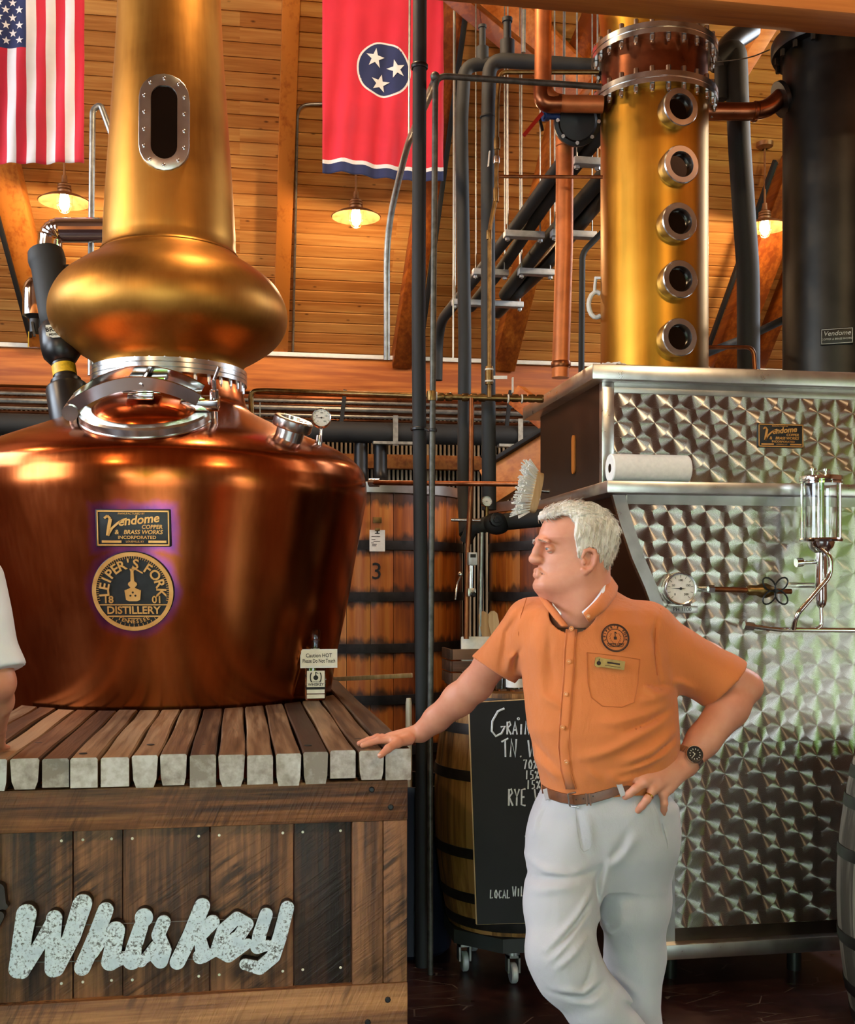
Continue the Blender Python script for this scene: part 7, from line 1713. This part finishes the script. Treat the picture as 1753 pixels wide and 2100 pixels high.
bg_ = mmb('logo_patch', MB().lathe([(.0001, 0), (R_ * .92, 0), (R_, -.0015)], n=48, caps=False).xf(mm_), 'orange_twill', shirt, label='round dark embroidered distillery logo')
t = MB()
for r_, w2 in ((.97, .035), (.90, .02), (.62, .02)): t.lathe([(R_ * (r_ - w2), .0004), (R_ * (r_ - w2), .0012), (R_ * (r_ + w2), .0012), (R_ * (r_ + w2), .0004)], n=48, caps=False)
arc_text(t, "LEIPER'S FORK", R_ * .76, 190, -10, R_ * .24, .0012, bold=.02)
vs, fs = text('DISTILLERY', R_ * .24, 0, .0012, .02); t.add([v + Vector((0, -.48 * R_, .0003)) for v in vs], fs)
t.box((-.1 * R_, -.12 * R_, .0003), (.1 * R_, .08 * R_, .0013)); t.box((-.03 * R_, .08 * R_, .0003), (.03 * R_, .42 * R_, .0013)); t.bar((0, .42 * R_, .0008), (.15 * R_, .3 * R_, .0008), .05 * R_, .001); t.box((-.5 * R_, -.66 * R_, .0003), (.5 * R_, -.62 * R_, .0013))
for sg in (-1, 1):
    for k in range(5): a = -1.0 + .42 * k; t.box((-.012 * R_, -.07 * R_, .0003), (.012 * R_, .07 * R_, .0012), 0, Matrix.Translation((sg * .38 * R_ * math.cos(a), .4 * R_ * math.sin(a) + .02 * R_, 0)) @ Matrix.Rotation(sg * (a + .6), 4, 'Z'))
mmb('embroidery', t.xf(mm_), 'thread_dark', bg_)
mm_ = frame_at(1250, 1361, .004) @ Matrix.Rotation(-.14, 4, 'Z')
nt = mmb('name_badge', MB().prism([(-31 * k3, -8 * k3), (-24 * k3, -11 * k3), (-18 * k3, -9 * k3), (30 * k3, -9 * k3), (30 * k3, 9 * k3), (-18 * k3, 9 * k3), (-24 * k3, 11 * k3), (-31 * k3, 8 * k3)], 0, .003, Matrix(((1, 0, 0, 0), (0, 0, 1, 0), (0, 1, 0, 0), (0, 0, 0, 1)))).xf(mm_), 'brass_tag', shirt, label='small wooden name badge')
t = MB(); t.lathe([(.0001, .0036), (4.5 * k3, .0036), (4.5 * k3, .003)], (-23 * k3, -2 * k3, 0), n=12, caps=False); t.box((-24 * k3, 0, .003), (-22.4 * k3, 7 * k3, .0036)); t.box((-6 * k3, 0, .003), (20 * k3, 3.5 * k3, .0034)); t.box((-10 * k3, -5 * k3, .003), (22 * k3, -4 * k3, .0034))
mmb('print', t.xf(mm_), 'thread_dark', nt)
# ---------------------------------------------------------------- trousers, belt, shoes
tr = Field((-.26, -.28, .03), (.30, .30, 1.09), .0046)
TS2 = [sec(1612, 1110, 1358, 2.99, .138), sec(1650, 1096, 1386, 2.985, .138), sec(1700, 1087, 1390, 2.985, .132), sec(1745, 1086, 1384, 2.985, .120), sec(1785, 1104, 1362, 2.985, .092), sec(1806, 1120, 1346, 2.985, .08)]
tr.loft(TS2, .03, 2.3); tr.ell(Lp(1228, 1785, 2.96), (.06, .07, .055), .03)
tr.chain([Lp(1164, 1725, 2.965), Lp(1151, 1850, 2.92), Lp(1150, 1955, 2.865), Lp(1168, 1995, 2.86), Lp(1222, 2062, 2.865), Lp(1310, 2175, 2.88), Lp(1392, 2288, 2.9), Lp(1412, 2330, 2.91)], [.104, .094, .085, .080, .072, .070, .068, .068], .03)
tr.chain([Lp(1300, 1725, 2.985), Lp(1300, 1850, 3.015), Lp(1302, 1960, 3.05), Lp(1298, 2110, 3.07), Lp(1290, 2330, 3.09)], [.106, .093, .078, .074, .072], .03)
fz = lambda *p: [xz(*q) for q in p]
tr.ridges([(fz((1080, 1806), (1125, 1795), (1175, 1790), (1215, 1782)), .010, -.006), (fz((1085, 1770), (1120, 1782), (1165, 1788), (1205, 1776)), .010, .006), (fz((1086, 1825), (1130, 1812), (1180, 1808)), .012, .005),
 (fz((1212, 1815), (1175, 1865), (1110, 1925)), .008, .006), (fz((1205, 1860), (1165, 1905), (1120, 1945)), .008, .006), (fz((1208, 1840), (1170, 1885), (1112, 1938)), .006, -.006), (fz((1195, 1905), (1160, 1935), (1130, 1960)), .008, .005), (fz((1190, 1880), (1155, 1918), (1125, 1950)), .006, -.005),
 (fz((1240, 1760), (1222, 1810), (1228, 1870)), .008, -.006), (fz((1245, 1750), (1240, 1800), (1232, 1850)), .010, .006), (fz((1282, 1702), (1270, 1735), (1245, 1762)), .010, -.005), (fz((1300, 1710), (1278, 1745), (1250, 1780)), .012, .005),
 (fz((1230, 1880), (1245, 1910), (1262, 1935)), .008, .006), (fz((1240, 1925), (1265, 1935), (1285, 1900)), .010, .005), (fz((1236, 1895), (1252, 1925), (1270, 1915)), .007, -.005),
 (fz((1205, 1950), (1195, 1985), (1178, 1998)), .007, -.006), (fz((1215, 1985), (1185, 2005), (1130, 2000)), .010, .006), (fz((1225, 1995), (1190, 2018), (1120, 2010)), .008, -.005), (fz((1235, 2010), (1200, 2030), (1150, 2025)), .010, .004),
 (fz((1182, 1660), (1186, 1700), (1192, 1740), (1205, 1752)), .004, -.003), (fz((1200, 1660), (1206, 1700), (1212, 1740)), .010, .004), (fz((1350, 1670), (1358, 1700), (1366, 1730)), .004, -.004), (fz((1262, 2020), (1300, 2050), (1330, 2075)), .012, .005), (fz((1270, 2040), (1310, 2075)), .008, -.004), (fz((1260, 1830), (1280, 1870), (1275, 1920)), .02, .004), (fz((1115, 1650), (1100, 1690), (1096, 1730)), .010, .004)], .12)
X_, Y_, Z_ = tr.ax[0][:, None, None], tr.ax[1][None, :, None], tr.ax[2][None, None, :]
tr.f += (.0045 * vnoise(X_ * 13 + 9, Y_ * 13, Z_ * 8) + .002 * vnoise(X_ * 30, Y_ * 30, Z_ * 22)).astype(np.float32)
ztopL, ztopR = Lp(1112, 1622)[2], Lp(1335, 1592)[2]
ta, tb = Lp(1112, 1618), Lp(1335, 1600); nn = np.cross(tb - ta, np.array((0, 1., 0))); nn = nn if nn[2] > 0 else -nn
tr.plane(ta, nn)
tP, tQ = tr.nets(); tP = relax(tP, tQ, 1, .4)
trs = mpart('trousers', np_mesh('trousers', [(tP, tQ)], ['chino_cloth']), label='pale stone chino trousers')
def onT(px, py, off=0.):
    d = 2.85
    for _ in range(12):
        q = Lp(px, py, d); y = surf_y(tr, q[0], q[2]); d = d * .4 + (y + MD) * .6
    q = Lp(px, py, d); return Vector((q[0], d - MD - off, q[2]))
mmb('fly_seam', MB().tube([onT(x, y, .0008) for x, y in ((1180, 1655), (1183, 1700), (1190, 1738), (1197, 1747), (1207, 1742))], .001, 5), 'seam_chino', trs)
mmb('pocket_seam', MB().tube([onT(x, y, .0008) for x, y in ((1352, 1650), (1358, 1690), (1367, 1722), (1370, 1740))], .001, 5), 'seam_chino', trs)
# belt: a band round the waist, low at the buckle
bl = [(1111, 1619), (1125, 1628), (1150, 1636), (1180, 1641), (1215, 1637), (1250, 1627), (1285, 1612), (1320, 1598), (1350, 1590)]
vs = []; fs = []; HB = 10.5
S_ = [(Vector(Lp(x, y, MD)), x, y) for x, y in bl]
def beltp(x, y, off): 
    q = Lp(x, y, 2.9); cz = [s for s in TS2][0]; a = np.array(TS2[0]); b = np.array(TS2[1]); t_ = 0.35; s_ = a * (1 - t_) + b * t_
    xx = min(.995, abs(q[0] - s_[1]) / (s_[2] + .002)); yy = s_[3] - (s_[4] + .004) * (1 - xx ** 2.3) ** (1 / 2.3); d = MD + yy - off; q = Lp(x, y, d); return Vector((q[0], yy - off, q[2]))
for x, y in bl:
    for dy, of in ((-HB, .0), (-HB + 1.2, .0035), (0, .004), (HB - 1.2, .0035), (HB, .0)): vs.append(beltp(x, y + dy, of))
for i in range(len(bl) - 1):
    for k in range(4): fs.append((i * 5 + k, (i + 1) * 5 + k, (i + 1) * 5 + k + 1, i * 5 + k + 1))
belt = mmb('belt', MB().add(vs, fs), 'belt_leather', None, 'brown leather belt'); sm2 = belt.modifiers.new('thickness', 'SOLIDIFY'); sm2.thickness = .003
bk_ = beltp(1172, 1640, .009); bx = 3 * k3
mmb('buckle', MB().tube(bend([bk_ + Vector((dx * k3, 0, dz * k3)) for dx, dz in ((9, 15), (-8, 12), (-4, -13), (14, -15))], .004), .0022, 8), 'steel', belt)
for x in (1201, 1208): mmb('keeper', MB().bar(beltp(x, 1627, .007), beltp(x + 3, 1652, .007), .004, .003, (0, 1, 0)), 'belt_leather', belt)
for x, y in ((1181, 1640), (1196, 1638), (1216, 1633)): mmb('belt_hole', MB().lathe([(.0018, 0), (.0001, .0004)], beltp(x, y, .0046), (0, -1, 0), n=8, caps=False), 'ink', belt)
for (x0, y0), (x1, y1) in (((1268, 1604), (1278, 1632)), ((1118, 1618), (1124, 1640))): mmb('belt_loop', MB().bar(beltp(x0, y0, .007), beltp(x1, y1, .007), .014, .003, (0, 1, 0)), 'chino_cloth', trs)
# watch and ring
wpos = mid(elL, wrL, .93); wd_ = dL; side = np.array((.10, -.93, .35)); side = side - wd_ * (side @ wd_); side /= np.linalg.norm(side); oth = np.cross(wd_, side)
wt = MB(); rr3 = .0372
for k in range(30):
    a = 2 * PI * k / 30
    if abs((a + PI) % (2 * PI) - PI) < .55: continue
    c = wpos + (side * math.cos(a) + oth * math.sin(a)) * rr3; z = Vector(side * math.cos(a) + oth * math.sin(a)); y = Vector(wd_); x = y.cross(z)
    wt.box((-.0036, -.009, -.0012), (.0036, .009, .0016), 0, Matrix(((x.x, y.x, z.x, c[0]), (x.y, y.y, z.y, c[1]), (x.z, y.z, z.z, c[2]), (0, 0, 0, 1))))
watch = thing('wristwatch', 'steel wristwatch with black dial on the left wrist', 'watch', man_loc, rot=(0, 0, -YAW))
def wpart(nm, mb, mt, par=None): 
    o = mmb(nm, mb, mt, watch if par is None else par); return o
wpart('bracelet', wt, 'steel')
zz = Vector(side); yy_ = Vector(wd_); xx_ = yy_.cross(zz); cw = wpos + side * (rr3 + .0005); WM = Matrix(((xx_.x, yy_.x, zz.x, cw[0]), (xx_.y, yy_.y, zz.y, cw[1]), (xx_.z, yy_.z, zz.z, cw[2]), (0, 0, 0, 1)))
wpart('case', MB().lathe([(.0225, -.004), (.0235, .004), (.022, .008), (.0165, .0085), (.016, .0075)], n=40, caps=False).xf(WM), 'steel')
wpart('bezel', MB().lathe([(.0215, .0082), (.0205, .0098), (.0165, .0094)], n=40, caps=False).xf(WM), 'black_paint'); wpart('dial', MB().lathe([(.0166, .0076), (.0001, .0076)], n=32, caps=False).xf(WM), 'black_paint')
mk = MB()
for k in range(12): mk.box((.0118, -.0009, .0078), (.0148, .0009, .0084), 0, Matrix.Rotation(2 * PI * k / 12, 4, 'Z'))
mk.box((-.0007, -.001, .008), (.0007, .0105, .0086)).box((-.001, -.0009, .008), (.0075, .0009, .0086)); wpart('markers', mk.xf(WM), 'white_plastic')
k0, k1 = K['r'][0], TP['r'][0]; rc = mid(k0, k1, .62); ra_ = (k1 - k0) / np.linalg.norm(k1 - k0)
single_r = MB().lathe([(.0118, -.0022), (.0124, 0), (.0118, .0022), (.0108, .0022), (.0108, -.0022), (.0118, -.0022)], tuple(rc), tuple(ra_), n=28, caps=False)
ringo = mmb('wedding_ring', single_r, 'gold', None, 'plain gold ring')
# shoes below the frame
for ank, dirx in ((Lp(1412, 2345, 2.91), (-.35, -.9)), (Lp(1290, 2345, 3.09), (-.5, -.85))):
    s2 = Field((ank[0] - .3, ank[1] - .32, -.01), (ank[0] + .3, ank[1] + .2, .2), .007); u = np.array((dirx[0], dirx[1], 0)); u /= np.linalg.norm(u); b0_ = np.array((ank[0], ank[1], .05)) - u * .05
    s2.chain([b0_, b0_ + u * .10, b0_ + u * .19], [.045, .046, .042], .02, flat=((0, 0, 1), 1.1)); s2.cone((ank[0], ank[1], .14), b0_ + np.array((0, 0, .02)), .05, .045, .02); s2.plane((0, 0, .004), (0, 0, -1))
    a, b = s2.nets(); mpart('shoe', np_mesh('shoe', [(relax(a, b, 2), b)], ['shoe_leather']))
# ---------------------------------------------------------------- the visitor at the left edge
V0 = pd(-190, HY, 3.0); V0.z = 0
vis = thing('person', 'person in white short-sleeved shirt at the left edge, only one arm in view', 'person', V0, rot=(0, 0, -YAW))
VX0 = (-190 - CX) / F * 3.0
def Vp(px, py, d=3.0): return np.array(((px - CX) / F * d - VX0, d - 3.0, CH + (HY - py) / F * d))
sv, ev, wv, hv = Vp(-52, 1190, 2.98), Vp(-4, 1400, 2.95), Vp(-10, 1492, 3.12), Vp(-28, 1520, 3.22)
vb = Field((-.4, -.28, .8), (.4, .4, 1.98), .008)
hc = Vp(-200, 985, 2.98); vb.ell(hc, (.078, .10, .12), .01); vb.ell(hc + np.array((.0, -.03, -.05)), (.06, .07, .075), .03); vb.ell(hc + np.array((.01, -.105, -.02)), (.014, .02, .022), .015); vb.cone(hc - np.array((0, -.01, .08)), hc - np.array((0, -.03, .25)), .06, .075, .03)
for sg in (-1, 1): vb.ell(hc + np.array((sg * .078, .01, -.01)), (.012, .02, .033), .008); vb.ell(hc + np.array((sg * .032, -.095, .005)), (.016, .014, .011), .008, 'sub')
vb.loft([(.95, 0, .15, .0, .10), (1.3, 0, .16, 0, .11), (1.5, 0, .15, .01, .10), (1.62, 0, .08, .02, .07)], .03)
vb.chain([sv, mid(sv, ev, .6), ev, mid(ev, wv, .4), wv], [.06, .05, .043, .042, .03], .02); sl = sv * np.array((-1, 1, 1)); vb.chain([sl, sl + np.array((-.03, .0, -.3)), sl + np.array((-.02, -.08, -.55))], [.06, .045, .03], .02)
for q in range(4): vb.chain([mid(wv, hv, .4) + np.array((.012 - .014 * q, .004 * q, 0)), hv + np.array((.016 - .018 * q, .03 - .006 * abs(q - 1), -.012)), hv + np.array((.018 - .022 * q, .085 - .008 * abs(q - 1), -.028))], [.016, .0095, .008], .007)
vb.cone(wv, hv, .027, .026, .012, flat=((0, 0, 1), 1.3)); vb.chain([wv + np.array((.015, .0, 0)), hv + np.array((.045, .0, -.015)), hv + np.array((.05, .04, -.025))], [.016, .011, .009], .008)
sl2 = sl + np.array((-.02, -.08, -.55)); vb.cone(sl2, sl2 + np.array((0, -.02, -.10)), .032, .024, .01)
for q in range(4): vb.cone(sl2 + np.array((.0, -.035 + .018 * q, -.1)), sl2 + np.array((.012, -.045 + .02 * q, -.175)), .0105, .0085, .006)
a, b = vb.nets(); mpart('body', np_mesh('body', [(relax(a, b, 2), b)], ['ruddy_skin']), vis)
vt = Field((-.36, -.24, .9), (.36, .26, 1.72), .007)
vt.loft([(.95, 0, .185, .0, .14), (1.2, 0, .18, 0, .14), (1.42, 0, .185, 0, .13), (1.56, 0, .16, .01, .115), (1.63, 0, .10, .02, .085)], .03)
hemv = Vp(-2, 1378, 2.95); dvv = (hemv - sv) / np.linalg.norm(hemv - sv); vt.chain([sv, hemv, hemv + dvv * .05], [.075, .062, .062], .04); hs = sl + np.array((-.03, 0, -.2)); vt.chain([sl, hs], [.075, .066], .04)
dd = (vt.ax[0][:, None, None] - hemv[0]) * dvv[0] + (vt.ax[1][None, :, None] - hemv[1]) * dvv[1] + (vt.ax[2][None, None, :] - hemv[2]) * dvv[2]
vt.f = np.where((vt.ax[0][:, None, None] > .16), np.maximum(vt.f, dd), vt.f).astype(np.float32)
X_, Y_, Z_ = vt.ax[0][:, None, None], vt.ax[1][None, :, None], vt.ax[2][None, None, :]; vt.f += (.006 * vnoise(X_ * 14, Y_ * 14, Z_ * 9)).astype(np.float32)
a, b = vt.nets(); mpart('shirt', np_mesh('shirt', [(relax(a, b, 2), b)], ['white_cotton']), vis, 'white short-sleeved shirt')
vj = Field((-.3, -.22, .02), (.3, .26, 1.02), .009); vj.loft([(.78, 0, .17, 0, .13), (.9, 0, .18, 0, .135), (1.0, 0, .175, 0, .13)], .03)
for sg in (-1, 1): vj.chain([(sg * .09, 0, .82), (sg * .10, -.01, .48), (sg * .11, .02, .09)], [.095, .078, .066], .03)
a, b = vj.nets(); mpart('trousers', np_mesh('trousers', [(relax(a, b, 2), b)], ['navy_cotton']), vis)
hv_ = Field((hc[0] - .12, -.2, hc[2] - .1), (hc[0] + .12, .2, hc[2] + .16), .006); hv_.ell(hc + np.array((0, .012, .02)), (.086, .108, .12), .01); hv_.cone(hc + np.array((0, -.14, -.05)), hc + np.array((0, -.12, -.2)), .10, .10, .02, 'sub'); hv_.ell(hc + np.array((0, -.1, -.02)), (.075, .06, .075), .02, 'sub')
hv_.plane(hc + np.array((0, 0, -.06)), (0, -.3, -1)); a, b = hv_.nets(); mpart('hair', np_mesh('hair', [(a, b)], ['belt_leather']), vis)
for sg in (-1, 1):
    s2 = Field((sg * .11 - .1, -.24, -.01), (sg * .11 + .1, .16, .2), .008); s2.chain([(sg * .11, .05, .05), (sg * .12, -.06, .05), (sg * .13, -.15, .045)], [.045, .046, .04], .02); s2.plane((0, 0, .004), (0, 0, -1)); a, b = s2.nets(); mpart('shoe', np_mesh('shoe', [(relax(a, b, 2), b)], ['shoe_leather']), vis)
